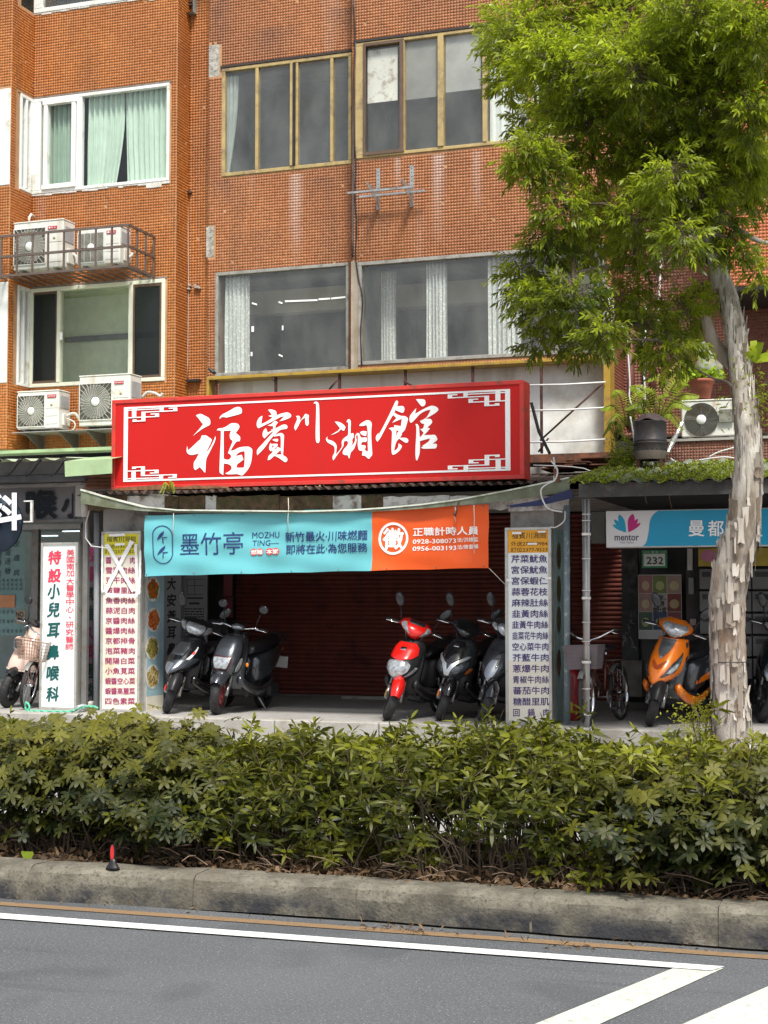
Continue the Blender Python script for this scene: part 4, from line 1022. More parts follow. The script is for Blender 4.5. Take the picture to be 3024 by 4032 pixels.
# ================================================================ roller shutters
def shutter(px0, px1, ytop, Y, label, grp=None):
    x0, x1 = at(px0, 2400, Y).x, at(px1, 2400, Y).x; z1 = at(1500, ytop, Y).z; z0 = PZ + .02
    t = empty('roller_shutter', ((x0 + x1) / 2, Y, PZ), label, 'roller shutter', grp)
    n = 40; h = (z1 - z0) / n; me = None
    for i in range(n):
        if me is None:
            b = MB(); rings = []
            for xx in (x0, x1):
                rings.append([(xx, Y + .012 - .016 * math.sin(math.pi * k / 6) , z0 + h * (k / 6) * .9) for k in range(7)] + [(xx, Y + .016, z0 + h * .9), (xx, Y + .016, z0)])
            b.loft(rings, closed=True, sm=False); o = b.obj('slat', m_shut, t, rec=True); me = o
        else:
            o = me.copy(); COL.objects.link(o); o.location = (0, 0, h * i)
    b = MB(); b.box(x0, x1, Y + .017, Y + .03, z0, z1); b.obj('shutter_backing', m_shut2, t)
    b = MB(); b.box(x0, x1, Y - .02, Y + .02, z0 - .02, z0 - .001, bev=.004); b.obj('bottom_bar', m_steel, t)
    return t
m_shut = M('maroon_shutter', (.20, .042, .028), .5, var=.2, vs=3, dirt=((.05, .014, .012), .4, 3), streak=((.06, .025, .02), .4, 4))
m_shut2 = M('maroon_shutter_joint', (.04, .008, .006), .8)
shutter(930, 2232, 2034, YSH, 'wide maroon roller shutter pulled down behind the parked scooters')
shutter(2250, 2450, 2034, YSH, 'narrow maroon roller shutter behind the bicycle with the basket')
# ================================================================ hanging banner
m_teal = M('teal_banner', (.13, .47, .52), .55, var=.04, vs=2)
m_orange = M('orange_banner', (.78, .10, .008), .5, var=.05, vs=2)
m_navy = M('navy_print', (.012, .035, .16), .6, var=.03); m_printw = M('white_print', (.88, .88, .86), .6, var=.03); m_printr = M('red_print', (.70, .06, .05), .6, var=.03)
YBN = 15.84
ban = empty('hanging_banner', (at(1240, 2260, YBN).x, YBN, at(1240, 2260, YBN).z), 'teal and orange cloth banner strung under the roof edge announcing a noodle shop', 'banner')
TL, BL, TR, BR = at(570, 2030, YBN), at(568, 2270, YBN), at(1925, 1985, YBN), at(1923, 2237, YBN)
def wr(x, z):
    u = (x - TL.x) / (TR.x - TL.x)
    return .014 * math.sin(x * 3.1 + z * 2) + .011 * math.sin(x * 7.3 - z * 9) + .007 * math.sin(z * 21 + x * 4) + .010 * math.sin(x * 12.6) * max(0, (z - 2.45)) * 3 + .008 * math.sin(x * 12.6 + 2) * max(0, 2.15 - z) * 4
def banner_piece(u0, u1, name, mat):
    b = MB()
    def f(u, v):
        uu = u0 + (u1 - u0) * u
        p = BL.lerp(BR, uu).lerp(TL.lerp(TR, uu), v)
        sc_ = .006 * abs(math.sin(uu * 6 * math.pi))
        p = p + Vector((0, 0, (-sc_ if v > .5 else sc_) * abs(v - .5) * 2))
        p.y = YBN + wr(p.x, p.z); return tuple(p)
    b.grid(f, int(90 * (u1 - u0)) + 4, 20); return b.obj(name, mat, ban)
us = (at(1467, 2130, YBN).x - TL.x) / (TR.x - TL.x)
banner_piece(0, us, 'teal_cloth', m_teal); banner_piece(us, 1, 'orange_cloth', m_orange)
bm = -.026
kw = dict(fn=wr, lift=.006)
write('墨竹亭', (712, 2100, 956, 2188), YBN, m_navy, ban, bm, **kw)
write('MOZHU', (990, 2096, 1100, 2120), YBN, m_navy, ban, bm, **kw)
write('TING—', (992, 2128, 1098, 2150), YBN, m_navy, ban, bm, **kw)
write('新竹最火·川味燃麵', (1124, 2095, 1449, 2135), YBN, m_navy, ban, bm, bold=.012, **kw)
write('即將在此·為您服務', (1126, 2145, 1449, 2183), YBN, m_navy, ban, bm, bold=.012, **kw)
def pdisc(cx, cy, rx, ry, n=28, y0=0, y1=6.283): return [(cx + rx * math.cos(y0 + (y1 - y0) * i / n), cy + ry * math.sin(y0 + (y1 - y0) * i / n)) for i in range(n)]
def bshape(outs, mat, parent, Y, lift=.006, fn=None, smooth=False, name='print', m=0.0, x0=0):
    def cv(x, y):
        p = at(x, y + m * (x - x0), Y)
        if fn: p.y = Y + fn(p.x, p.z)
        p.y -= lift; return p
    return shape_mesh(outs, cv, mat, parent, name, smooth)
for cx, cy in ((1000, 2174), (1024, 2173), (1062, 2172), (1086, 2171)): bshape([pdisc(cx, cy, 14, 14)], m_printr, ban, YBN, .006 + cx % 7 * .0003, wr, name='red_dot')
write('燃麵', (989, 2165, 1035, 2184), YBN, m_printw, ban, bm, bold=.02, fn=wr, lift=.010)
write('本家', (1051, 2163, 1097, 2182), YBN, m_printw, ban, bm, bold=.02, fn=wr, lift=.010)
def stadium(cx, cy, hw, hh, n=12):
    o = []
    for i in range(n + 1): a = math.pi + math.pi * i / n; o.append((cx + hw * math.cos(a), cy - (hh - hw) + hw * math.sin(a)))
    for i in range(n + 1): a = math.pi * i / n; o.append((cx + hw * math.cos(a), cy + (hh - hw) + hw * math.sin(a)))
    return o
bshape([stadium(643, 2145, 40, 76), stadium(643, 2145, 36.5, 72.5)], m_navy, ban, YBN, fn=wr, name='oval_emblem')
for oy in (0, 58):
    bshape([[(619, 2128 + oy), (632, 2105 + oy), (651, 2090 + oy), (648, 2103 + oy), (636, 2117 + oy)]], m_navy, ban, YBN, fn=wr, smooth=True, name='leaf_emblem')
    bshape([[(641, 2116 + oy), (661, 2115 + oy), (661, 2119 + oy), (645, 2120 + oy), (645, 2140 + oy), (641, 2140 + oy)]], m_navy, ban, YBN, fn=wr, name='leaf_emblem')
bshape([pdisc(1549, 2121, 58, 64), pdisc(1549, 2121, 49, 54)], m_printw, ban, YBN, fn=wr, name='ring_emblem')
write('徵', (1507, 2078, 1590, 2165), YBN, m_printw, ban, 0, bold=.03, fn=wr, lift=.007)
write('正職計時人員', (1625, 2078, 1884, 2112), YBN, m_printw, ban, bm, bold=.02, **kw)
write('0928-308073', (1625, 2124, 1794, 2142), YBN, m_printw, ban, bm, bold=.015, **kw)
write('洽/洪總監', (1798, 2117, 1884, 2135), YBN, m_printw, ban, bm, bold=.01, **kw)
write('0956-003193', (1626, 2152, 1794, 2170), YBN, m_printw, ban, bm, bold=.015, **kw)
write('洽/陳督導', (1798, 2145, 1884, 2163), YBN, m_printw, ban, bm, bold=.01, **kw)
b = MB()
for i in range(8):
    px = 575 + 190 * i
    for p in (at(px, 2036 - 3.1 * 1.0 * i * 2, YBN), at(px, 2262 - 4.7 * i, YBN)): b.lathe([(.001, -.002), (.008, -.002), (.008, 0), (.001, 0)], (p.x, YBN + wr(p.x, p.z) - .006, p.z), 'y', 8)
b.obj('eyelets', M('brass_eyelet', (.25, .25, .22), .4, .8), ban, kind='stuff')
m_string = M('pale_string', (.62, .60, .52), .9)
for px, y0, y1 in ((683, 2020, 2110), (1792, 1995, 2055), (1866, 1988, 2180), (1135, 1960, 2100)):
    b = MB(); p = at(px, y0, 15.79); q = at(px + 3, y1, 15.79)
    b.tube([p, p.lerp(q, .3) + Vector((.006, -.01, 0)), p.lerp(q, .6) + Vector((-.005, -.012, 0)), q + Vector((0, -.012, 0))], .0045, 5); b.obj('string', m_string, ban)
b = MB(); b.tube([at(1925, 2237, YBN), at(1958, 2270, 15.9), at(1992, 2305, 15.95)], .004, 5); b.obj('string', m_string, ban)

# ================================================================ upright light-box signs
m_alu = M('sign_aluminium', (.55, .55, .52), .35, .5, var=.08, dirt=((.3, .27, .22), .3, 9))
m_cream = M('yellowed_acrylic', (.80, .77, .66), .4, var=.04, vs=1.2, dirt=((.60, .50, .34), .25, 2))
m_coolw = M('white_acrylic', (.82, .87, .86), .4, var=.03, vs=1.2)
def lightbox(x0, x1, yt, yb, Y, depth, label, facemat, grp=None, zb=PZ):
    a, c = at(x0, 2400, Y).x, at(x1, 2400, Y).x; xm = (x0 + x1) / 2; zt = at(xm, yt, Y).z
    t = empty('upright_sign', ((a + c) / 2, Y, zb), label, 'sign', grp)
    b = MB(); b.box(a, c, Y + .012, Y + depth, zb, zt, bev=.006); b.obj('case', m_alu, t)
    f = .03
    for bx in ((a, c, zt - f, zt), (a, c, zb, zb + f), (a, a + f, zb + f, zt - f), (c - f, c, zb + f, zt - f)):
        b = MB(); b.box(bx[0] - .001, bx[1] + .001, Y - .012, Y + .011, bx[2], bx[3], bev=.003); b.obj('frame_bar', m_alu, t)
    b = MB(); b.box(a + f, c - f, Y + .001, Y + .0115, zb + f, zt - f); b.obj('face', facemat, t)
    return t, a, c, zt
m_mag = M('magenta_print', (.34, .02, .12), .6); m_purp = M('purple_print', (.055, .03, .17), .6); m_pink = M('pink_print', (.72, .05, .10), .6)
m_green = M('teal_print', (.0, .09, .09), .6); m_ink = M('black_print', (.015, .014, .013), .6)
def crop1(x, y): return x / 2.2114, 1900 + y / 2.2114
YM1 = 16.12
t1, a1, c1, zt1 = lightbox(398, 553, 2092, 2803, YM1, .10, 'left menu sign with a yellow head crossed out in white tape', m_cream)
def rowtexts(rows, x0s, x1s, y0, dy, hh, mat, t, Y, slope):
    for i, s in enumerate(rows):
        k = i / (len(rows) - 1); a, c = x0s[0] + (x0s[1] - x0s[0]) * k, x1s[0] + (x1s[1] - x1s[0]) * k
        y = y0 + dy * i
        write(s, (a, y - hh, c, y + hh), Y, mat, t, slope, bold=.014, lift=.003)
one('yellow_head', M('lime_yellow_print', (.70, .64, .03), .5, var=.05), 408, 545, 2101, 2186, YM1 - .0015, .001, t1)
rowtexts(['醬　爆　肉', '雪菜肉絲', '豆干肉絲', '椒鹽里肌', '魚香肉絲', '蒜泥白肉', '京醬肉絲', '醬爆肉絲', '京都排骨', '泡菜豬肉', '開陽白菜', '小魚莧菜', '蝦醬空心菜', '蝦醬高麗菜', '四色素菜'],
         (417, 414), (532, 532), 2206, 39.6, 13.2, m_mag, t1, YM1, .002)
write('福賓川湘館', (420, 2112, 536, 2134), YM1, m_ink, t1, -.008, lift=.004)
write('外送2733-9984', (415, 2144, 537, 2159), YM1, m_ink, t1, -.008, lift=.004)
write('訂位2377-9523', (415, 2164, 537, 2180), YM1, m_ink, t1, -.008, lift=.004)
tape = empty('white_tape_cross', (at(480, 2350, YM1).x, YM1 - .015, at(480, 2350, YM1).z), 'white torn tape forming a cross in a box over the left menu sign', 'tape')
r = random.Random(2)
def tape_strip(p0, p1, w_, Y, n=16):
    b = MB(); p0, p1 = Vector((*p0, 0)), Vector((*p1, 0)); d = (p1 - p0); nn = Vector((-d.y, d.x, 0)).normalized()
    L, Rr = [], []
    for i in range(n + 1):
        c = p0 + d * i / n; e = 3.0 if i in (0, n) else 1.2
        L.append(at(*(c + nn * (w_ / 2 + r.uniform(-e, e)))[:2], Y - r.uniform(.0, .004))); Rr.append(at(*(c - nn * (w_ / 2 + r.uniform(-e, e)))[:2], Y - r.uniform(0, .004)))
    vs = L + Rr; b.add(vs, [(i, i + 1, n + 2 + i, n + 1 + i) for i in range(n)]); b.add(vs, [(n + 1 + i, n + 2 + i, i + 1, i) for i in range(n)]); b.obj('tape_strip', m_tape, tape)
for i, (p0, p1, w_) in enumerate((((420, 2142), (526, 2328), 15), ((520, 2130), (412, 2332), 15), ((534, 2142), (541, 2342), 11), ((553, 2165), (548, 2340), 9), ((416, 2341), (541, 2347), 12), ((403, 2145), (402, 2334), 7), ((430, 2109), (492, 2105), 9), ((452, 2144), (490, 2143), 9))):
    tape_strip(p0, p1, w_, YM1 - .014 - i * .004)
# food picture board on the side of the column
XF = at(560, 2500, YM1).x + .005
ycol = atx(645, 2500, XF).y
colm = empty('menu_column', (XF - .15, YM1 + .25, PZ), 'square column clad with a pale blue board of four food pictures beside the left menu sign', 'column')
b = MB(); b.box(at(402, 2500, YM1 + .12).x, XF - .004, YM1 + .12, ycol, PZ, CZ); b.obj('shaft', m_plaster, colm)
m_fb = M('pale_blue_print', (.36, .55, .62), .5, var=.12, vs=7)
zf = lambda py: atx(600, py, XF).z
b = MB(); b.box(XF - .003, XF, YM1 + .11, ycol, zf(2740), zf(2262)); b.obj('picture_board', m_fb, colm)
b = MB(); b.box(XF - .003, XF + .001, YM1 + .11, ycol, PZ, zf(2740) - .001); b.obj('board_base', m_cream, colm)
def food(name, c1_, c2_, c3_, sc_):
    m, nt, b_, out = _setup(name)
    tc = nt.nodes.new('ShaderNodeNewGeometry'); v = nt.nodes.new('ShaderNodeTexVoronoi'); v.inputs['Scale'].default_value = sc_
    nt.links.new(tc.outputs['Position'], v.inputs['Vector']); sp = nt.nodes.new('ShaderNodeSeparateColor'); nt.links.new(v.outputs['Color'], sp.inputs[0])
    c = mix(nt, ramp(nt, sp.outputs[0], .45, .55), c1_, c2_); c = mix(nt, ramp(nt, sp.outputs[1], .7, .75), c, c3_)
    c = mix(nt, ramp(nt, v.outputs['Distance'], .0, .06, .8, 0), c, (.9, .6, .3))
    nt.links.new(c, b_.inputs['Base Color']); b_.inputs['Roughness'].default_value = .4; return m
foods = [((1330, 930), food('food_print_red', (.45, .06, .01), (.62, .16, .03), (.14, .22, .03), 34)), ((1335, 1195), food('food_print_orange', (.55, .14, .02), (.66, .25, .08), (.40, .05, .02), 46)),
         ((1325, 1440), food('food_print_yellow', (.50, .38, .10), (.40, .30, .09), (.10, .17, .03), 52)), ((1328, 1690), food('food_print_flower', (.55, .42, .10), (.20, .12, .05), (.70, .60, .35), 44))]
m_plate = M('plate_print', (.78, .78, .72), .4)
for i, ((cx, cy), fm) in enumerate(foods):
    px, py = crop1(cx, cy); c = atx(px, py, XF); ry = abs(atx(px + 33, py, XF).y - c.y); rz = .145
    for k, (sc_, mm, nm) in enumerate(((1, m_plate, 'plate_picture'), (.82, fm, 'food_picture'))):
        b = MB(); n = 36; pts = []
        for j in range(n):
            a = 6.283 * j / n; w_ = 1 if k == 0 else 1 + .10 * math.sin(a * 5 + i * 2) + .07 * math.sin(a * 11 + i) + .04 * math.sin(a * 23)
            pts.append((XF + .003 + k * .003, c.y + ry * .8 * sc_ * w_ * math.cos(a), c.z + rz * sc_ * w_ * math.sin(a)))
        b.add(pts, [tuple(range(n))]); b.obj(nm, mm, colm)

YM2 = 15.95
t2, a2, c2, zt2 = lightbox(1990, 2172, 2076, 2845, YM2, .10, 'right menu sign with an orange head listing purple dishes', m_coolw)
bm2 = MB(); pbox(bm2, 2001, 2163, 2600, 2836, YM2 - .0008, .0006); bm2.obj('yellowed_lower_face', m_cream, t2)
one('orange_head', M('amber_print', (.80, .38, .02), .5, var=.05), 2001, 2164, 2088, 2177, YM2 - .0015, .001, t2)
rowtexts(['芹菜魷魚', '宮保魷魚', '宮保蝦仁', '蒜蓉花枝', '麻辣肚絲', '韭黃肉絲', '韭黃牛肉絲', '韭菜花牛肉絲', '空心菜牛肉', '芥藍牛肉', '蔥爆牛肉', '青椒牛肉絲', '蕃茄牛肉', '糖醋里肌', '回　鍋　肉'],
         (2013, 2021), (2155, 2163), 2201, 43.2, 15.5, m_purp, t2, YM2, -.004)
write('福賓川湘館', (2015, 2096, 2152, 2122), YM2, m_ink, t2, -.012, lift=.004)
write('外送2733-9984', (2012, 2132, 2156, 2151), YM2, m_ink, t2, -.012, lift=.004)
write('訂位2377-9523', (2012, 2156, 2156, 2174), YM2, m_ink, t2, -.012, lift=.004)
for i, (p0, p1) in enumerate((((2017, 2097), (2053, 2094)), ((2118, 2091), (2148, 2090)), ((1994, 2279), (2018, 2283)), ((2146, 2272), (2170, 2274)), ((2077, 2138), (2115, 2138)))):
    b = MB(); q0, q1 = at(*p0, YM2 - .016), at(*p1, YM2 - .016); b.box(q0.x, q1.x, YM2 - .0165, YM2 - .0155, min(q0.z, q1.z) - .018, max(q0.z, q1.z)); b.obj('tape_scrap', m_tape, t2)
XG = c2 + .005
yc2 = atx(2232, 2400, XG).y
col2 = empty('menu_column', (XG - .15, YM2 + .25, PZ), 'square column with a faded green board of dark food pictures beside the right menu sign', 'column')
b = MB(); b.box(a2 + .03, XG - .004, YM2 + .12, yc2, PZ, CZ); b.obj('shaft', m_plaster, col2)
b = MB(); b.box(XG - .003, XG, YM2 + .11, yc2, PZ, atx(2200, 2085, XG).z); b.obj('picture_board', M('faded_green_print', (.20, .30, .29), .6, var=.2, streak=((.12, .12, .1), .4, 5)), col2)
m_df = food('dark_food_print', (.06, .03, .02), (.10, .06, .03), (.05, .07, .03), 40)
for py in (2190, 2320, 2440, 2610):
    c = atx(2200, py, XG); b = MB(); b.add([(XG + .003, c.y + .10 * math.cos(6.283 * j / 28), c.z + .145 * math.sin(6.283 * j / 28)) for j in range(28)], [tuple(range(28))]); b.obj('food_picture', m_df, col2)

# clinic sign
YC = 16.15
t3, a3, c3, zt3 = lightbox(160, 305, 2136, 2797, YC, .14, 'white clinic sign with large pink and dark green brush characters', m_coolw)
def colchars(s, cx, ys, w_, h_, mat, t, Y, bold=.02, shear=.12, dx=0):
    for i, ch in enumerate(s):
        x = cx + dx * i; k = .35 if ch == '、' else 1
        write(ch, (x - w_ / 2 * k, ys[i] - h_ / 2 * k, x + w_ / 2 * k, ys[i] + h_ / 2 * k), Y, mat, t, -.05 if shear else 0, bold=bold, lift=.003, shear=shear, name='character')
ys = [1900 + v / 2.2114 for v in (655, 812, 950, 1110, 1290, 1480, 1662, 1845)]
colchars('特設', 216, ys[:2], 52, 56, m_pink, t3, YC, .035)
colchars('小兒耳鼻喉科', 213, ys[2:], 50, 60, m_green, t3, YC, .035, dx=-1.0)
ys = [1900 + v / 2.2114 for v in (609, 672, 732, 790, 858, 918, 978, 1038, 1105, 1175, 1238, 1302, 1368, 1430)]
colchars('美國南加大醫學中心、研究醫師', 278, ys, 31, 25, m_pink, t3, YC, .01, 0, dx=-.3)

# ================================================================ posts and pipes
def post(x, y0, y1, Y, rad, mat, name, label, cat='post', n=14, parent=None, lean=0):
    b = MB(); p, q = at(x, y1, Y), at(x + lean, y0, Y); p.z = PZ if y1 is None else p.z
    b.tube([p, q], rad, n); return b.obj(name, mat, parent, label=label, cat=cat) if parent is None else b.obj(name, mat, parent)
def postg(x, y0, Y, rad, mat, name, label, cat='post', n=14):
    b = MB(); q = at(x, y0, Y); b.tube([(at(x, 2700, Y).x, Y, PZ), (q.x, Y, q.z)], rad, n); return b.obj(name, mat, label=label, cat=cat)
m_pipe = M('grey_pvc_pipe', (.40, .42, .45), .4, var=.06, streak=((.2, .2, .2), .3, 6))
postg(381, 2020, 16.3, .036, m_pipe, 'drain_pipe', 'grey plastic drain pipe standing between the clinic sign and the left menu sign', 'pipe')
one('steel_post', m_steel, 323, 342, 1985, 2790, 16.1, .06, bev=.004, label='grey square steel post right of the clinic sign', cat='post')
one('steel_post', m_steel, 306, 322, 2140, 2796, 16.35, .08, bev=.004, label='dull steel post at the right edge of the clinic sign', cat='post')
b = MB(); p = at(331, 1990, 16.05); b.lathe([(.045, -.14), (.05, -.1), (.05, .02), (.03, .06), (.03, .12)], (p.x, 16.08, p.z), 'z', 14); b.obj('pipe_elbow', M('old_pvc', (.45, .43, .38), .6, var=.2, dirt=((.1, .09, .05), .5, 9)), label='dirty plastic pipe joint under the left end of the roof edge', cat='pipe joint')
b = MB(); b.tube([at(352, 2010, 16.0), at(338, 2060, 16.0), at(338, 2120, 15.98), at(360, 2150, 15.97), at(420, 2158, 15.97)], .006, 6); b.obj('white_cable', m_tube_w, label='white cable looping down from the pipe joint to the left menu sign', cat='cable')
m_postg = M('blue_grey_painted_post', (.16, .21, .235), .45, var=.1, dirt=((.5, .5, .5), .25, 14))
postg(2232, 1990, 15.95, .034, m_postg, 'steel_post', 'blue grey painted round post just right of the right menu sign')
m_stain = M('stainless_pipe', (.40, .38, .34), .3, .7, var=.15)
pv = empty('pipe_bundle', (at(2307, 2700, 15.62).x, 15.62, PZ), 'bundle of metal pipes strapped to a post in front of the bicycle', 'pipes')
for i, (dx, rd, mm) in enumerate(((2298, .017, m_steel), (2308, .024, m_stain), (2319, .014, m_pipe))):
    b = MB(); p = at(dx, 1965, 15.62 - .01 * i); b.tube([(at(dx + (1 if i == 0 else -2) * 0, 2500, 15.62).x + (0.01 * (1 - i)), 15.62 - .01 * i, PZ), (p.x, 15.62 - .01 * i, p.z)], rd, 12); b.obj('pipe', mm, pv)
b = MB()
for y in (2025, 2050, 2103, 2200, 2325, 2355, 2450, 2525, 2607, 2712, 2812): 
    p = at(2308, y, 15.6); b.lathe([(.043, -.004), (.046, -.004), (.046, .004), (.043, .004)] if y not in (2103, 2355, 2607, 2812) else [(.043, -.014), (.048, -.012), (.048, .012), (.043, .014)], (p.x, 15.61, p.z), 'z', 16)
b.obj('straps', M('white_strap', (.72, .72, .68), .4), pv, kind='stuff')

# ================================================================ clinic front at far left
cl = empty('clinic_shopfront', (at(150, 2500, 17.6).x, 17.6, PZ), 'clinic glass shopfront with lettered panes and ceiling tube lights', 'shopfront')
YCF = 17.6
cx0, cx1 = at(-400, 2500, YCF).x, at(318, 2500, YCF).x
m_clin = M('clinic_wall', (.30, .34, .33), .8, var=.1)
b = MB(); b.box(cx0, cx1, YCF + 2.1, YCF + 2.12, PZ, 3.0); b.obj('inner_wall', m_clin, cl)
b = MB(); b.box(cx1, cx1 + .06, YCF, YCF + 2.2, PZ, 3.0); b.obj('party_wall', m_plaster, cl)
for px in (-60, 122, 310):
    one('frame_post', m_steel, px, px + 26, 2085, 2745, YCF - .03, .06, cl, bev=.004)
b = MB(); b.box(cx0, cx1, YCF - .04, YCF + .05, at(150, 2085, YCF).z, at(150, 2066, YCF).z); b.obj('head_rail', M('pale_rail', (.40, .42, .41), .5), cl)
b = MB(); b.box(cx0, cx1, YCF - .03, YCF + .03, PZ, PZ + .22); b.obj('base_panel', m_plaster, cl)
for a, c in ((-400, -60), (-33, 121), (149, 309)):
    one('pane', m_glassC, a, c, 2088, 2700, YCF, .008, cl)
m_frost = M('printed_film', (.20, .33, .34), .6, var=.08, vs=3)
one('film_panel', m_frost, -33, 96, 2100, 2500, YCF + .015, .003, cl)
m_dg = M('dark_green_print', (.01, .05, .05), .6)
for s, cx, ys in (('皮膚過敏', 30, (2140, 2175, 2210, 2248)), ('皮膚病', 65, (2140, 2197, 2255)), ('氣喘過敏', -6, (2145, 2185, 2215, 2258))):
    for ch, y in zip(s, ys): write(ch, (cx - 12, y - 13, cx + 12, y + 13), YCF, m_dg, cl, 0, bold=.0, lift=.003, shear=.15, name='character')
one('orange_notice', M('orange_notice', (.45, .20, .09), .7, var=.15), 0, 58, 2343, 2392, YCF - .006, .003, cl)
one('brown_notice', M('brown_notice', (.28, .22, .15), .7, var=.1), 62, 100, 2403, 2455, YCF - .006, .003, cl)
write('NO', (64, 2408, 94, 2430), YCF, m_ink, cl, 0, bold=.02, lift=.009)
b = MB()
for j in range(3):
    for i in range(7): 
        p = at(-25 + i * 17, 2290 + j * 17, YCF); b.box(p.x, p.x + .03, YCF - .003, YCF - .002, p.z, p.z + .035)
        p = at(-25 + i * 17, 2415 + j * 38, YCF); b.box(p.x, p.x + .03, YCF - .003, YCF - .002, p.z, p.z + .045)
b.obj('small_print', M('faint_print', (.07, .13, .13), .7), cl, kind='stuff')
m_tubel = M('tube_light', (.9, .95, 1.0), .5, emit=1.6, var=0)
for x0, x1, y in ((150, 202, 2081), (242, 322, 2092), (160, 218, 2110), (36, 55, 2101)):
    one('tube_light', m_tubel, x0, x1, y - 2, y + 2, YCF + 1.2, .05, cl)
m_shelf = M('grey_shelving', (.22, .24, .24), .7, var=.2)
for i in range(6): one('shelf', m_shelf, 140, 300, 2200 + i * 62, 2206 + i * 62, YCF + .9, .3, cl)
# sign panel over the clinic
cs = empty('clinic_fascia_sign', (at(160, 2000, 16.5).x, 16.5, at(160, 2050, 16.5).z), 'shaded grey clinic panel with thick dark rounded characters at far left', 'sign')
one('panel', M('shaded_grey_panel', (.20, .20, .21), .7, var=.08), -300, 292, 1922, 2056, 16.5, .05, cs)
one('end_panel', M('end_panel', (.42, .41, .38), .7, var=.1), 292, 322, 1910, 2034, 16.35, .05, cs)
one('lower_rail', m_steel, -300, 330, 2056, 2066, 16.45, .1, cs)
write('喉', (104, 1928, 230, 2043), 16.5, M('dark_blue_letter', (.006, .010, .016), .6), cs, 0, bold=.045, lift=.02, name='character')
write('小', (243, 1940, 345, 2040), 16.5, _mats['dark_blue_letter'], cs, 0, bold=.045, lift=.02, name='character')
for o in [x for x in bpy.data.objects if x.parent == cs and x.name.startswith('character')][1:2]:
    import bmesh
    bmm = bmesh.new(); bmm.from_mesh(o.data); lim = at(291, 2000, 16.5).x - ORG[cs].x
    bmesh.ops.bisect_plane(bmm, geom=bmm.verts[:] + bmm.edges[:] + bmm.faces[:], plane_co=(lim, 0, 0), plane_no=(1, 0, 0), clear_outer=True); bmm.to_mesh(o.data); bmm.free()
ch = empty('channel_letter', (at(30, 2080, 15.9).x, 15.9, at(30, 2090, 15.9).z), 'white raised clinic character cut off at the left edge of the picture', 'sign letter')
me, co = text_mesh2d('科', .03)
lo, hi = co.min(0), co.max(0)
for nm, mt, y_, ins in (('letter_face', M('white_letter', (.82, .84, .90), .5, emit=None), 15.86, 0), ('letter_shadow_case', m_ink, 15.90, 4)):
    m2 = me.copy()
    for v in m2.vertices:
        u, w_ = (v.co.x - lo[0]) / (hi[0] - lo[0]), (v.co.y - lo[1]) / (hi[1] - lo[1])
        v.co = at(-60 + 145 * u + ins * 1.5, 2088 - 148 * w_ + ins * .6, y_)
    o = link_mesh(m2, nm, ch, [mt])
one('letter_bracket', m_whitew, 88, 121, 1971, 1976, 15.92, .03, ch); one('letter_bracket', m_whitew, 114, 121, 1977, 2056, 15.92, .03, ch); one('letter_bracket', m_whitew, 88, 121, 2052, 2057, 15.93, .02, ch)
b = MB(); p = at(-20, 2060, 15.95); b.lathe([(.001, -.05), (.36, -.05), (.36, .0), (.001, .0)], (p.x, 16.0, p.z), 'y', 40); b.obj('round_sign_disc', M('dark_blue_disc', (.01, .03, .06), .5), ch)
# strip sign between the posts
st_ = empty('narrow_sign', (at(352, 2500, 17.0).x, 17.0, PZ), 'narrow shaded sign strip with alternate red and dark characters behind the posts', 'sign')
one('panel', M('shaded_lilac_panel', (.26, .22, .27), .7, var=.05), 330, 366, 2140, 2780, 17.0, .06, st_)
for i, (chx, mm) in enumerate(zip('感冒氣喘久咳過敏', (m_mag, m_mag, m_dg, m_dg, m_mag, m_mag, m_dg, m_dg))):
    y = 2185 + i * 76; write(chx, (326, y - 30, 372, y + 30), 17.0, mm, st_, 0, bold=.03, lift=.004, shear=.12, name='character')

# boards behind the left scooters
nb = empty('vertical_sign', (at(678, 2500, 18.3).x, 18.3, PZ), 'tall shaded white sign with dark brush characters behind the left black scooter', 'sign')
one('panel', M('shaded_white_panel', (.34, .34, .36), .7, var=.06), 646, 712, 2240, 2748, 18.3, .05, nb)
for i, chx in enumerate('大安黃耳鼻喉科'):
    y = 2300 + i * 64; write(chx, (658, y - 25, 694, y + 25), 18.3, m_ink, nb, -.05, bold=.03, lift=.004, shear=.12, name='character')
n2 = empty('notice_board', (at(763, 2400, 18.35).x, 18.35, at(763, 2520, 18.35).z), 'shaded white notice board with a small map and rows of print', 'notice board')
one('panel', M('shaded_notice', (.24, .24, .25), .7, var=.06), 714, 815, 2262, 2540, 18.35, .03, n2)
b = MB()
r = random.Random(4)
for i in range(13):
    y = 2395 + i * 10.5; x = 728
    while x < 800:
        L = r.uniform(6, 16); pbox(b, x, min(x + L, 803), y, y + 5, 18.348, .001); x += L + r.uniform(2, 5)
for q in ((735, 2280, 800, 2282), (735, 2340, 800, 2342), (735, 2282, 737, 2340), (765, 2282, 767, 2340), (737, 2305, 800, 2307), (745, 2372, 785, 2380), (735, 2352, 800, 2358)): pbox(b, q[0], q[2], q[1], q[3], 18.3478, .001)
b.obj('small_print', m_ink, n2, kind='stuff')
one('couplet_strip', M('faded_pink_paper', (.30, .07, .09), .8, var=.15), 880, 914, 2264, 2348, 19.3, .01, label='faded pink paper strip pasted left of the maroon shutter, upper one', cat='paper strip')
one('couplet_strip', M('pink_paper', (.24, .05, .07), .8, var=.15), 884, 916, 2352, 2432, 19.28, .01, label='dark pink paper strip pasted left of the maroon shutter, lower one', cat='paper strip')
one('metal_cabinet', M('speckled_cabinet', (.10, .10, .11), .6, var=.5, vs=30), 820, 868, 2440, 2500, 19.0, .2, label='small speckled dark cabinet on the wall behind the round lamp scooter', cat='cabinet')

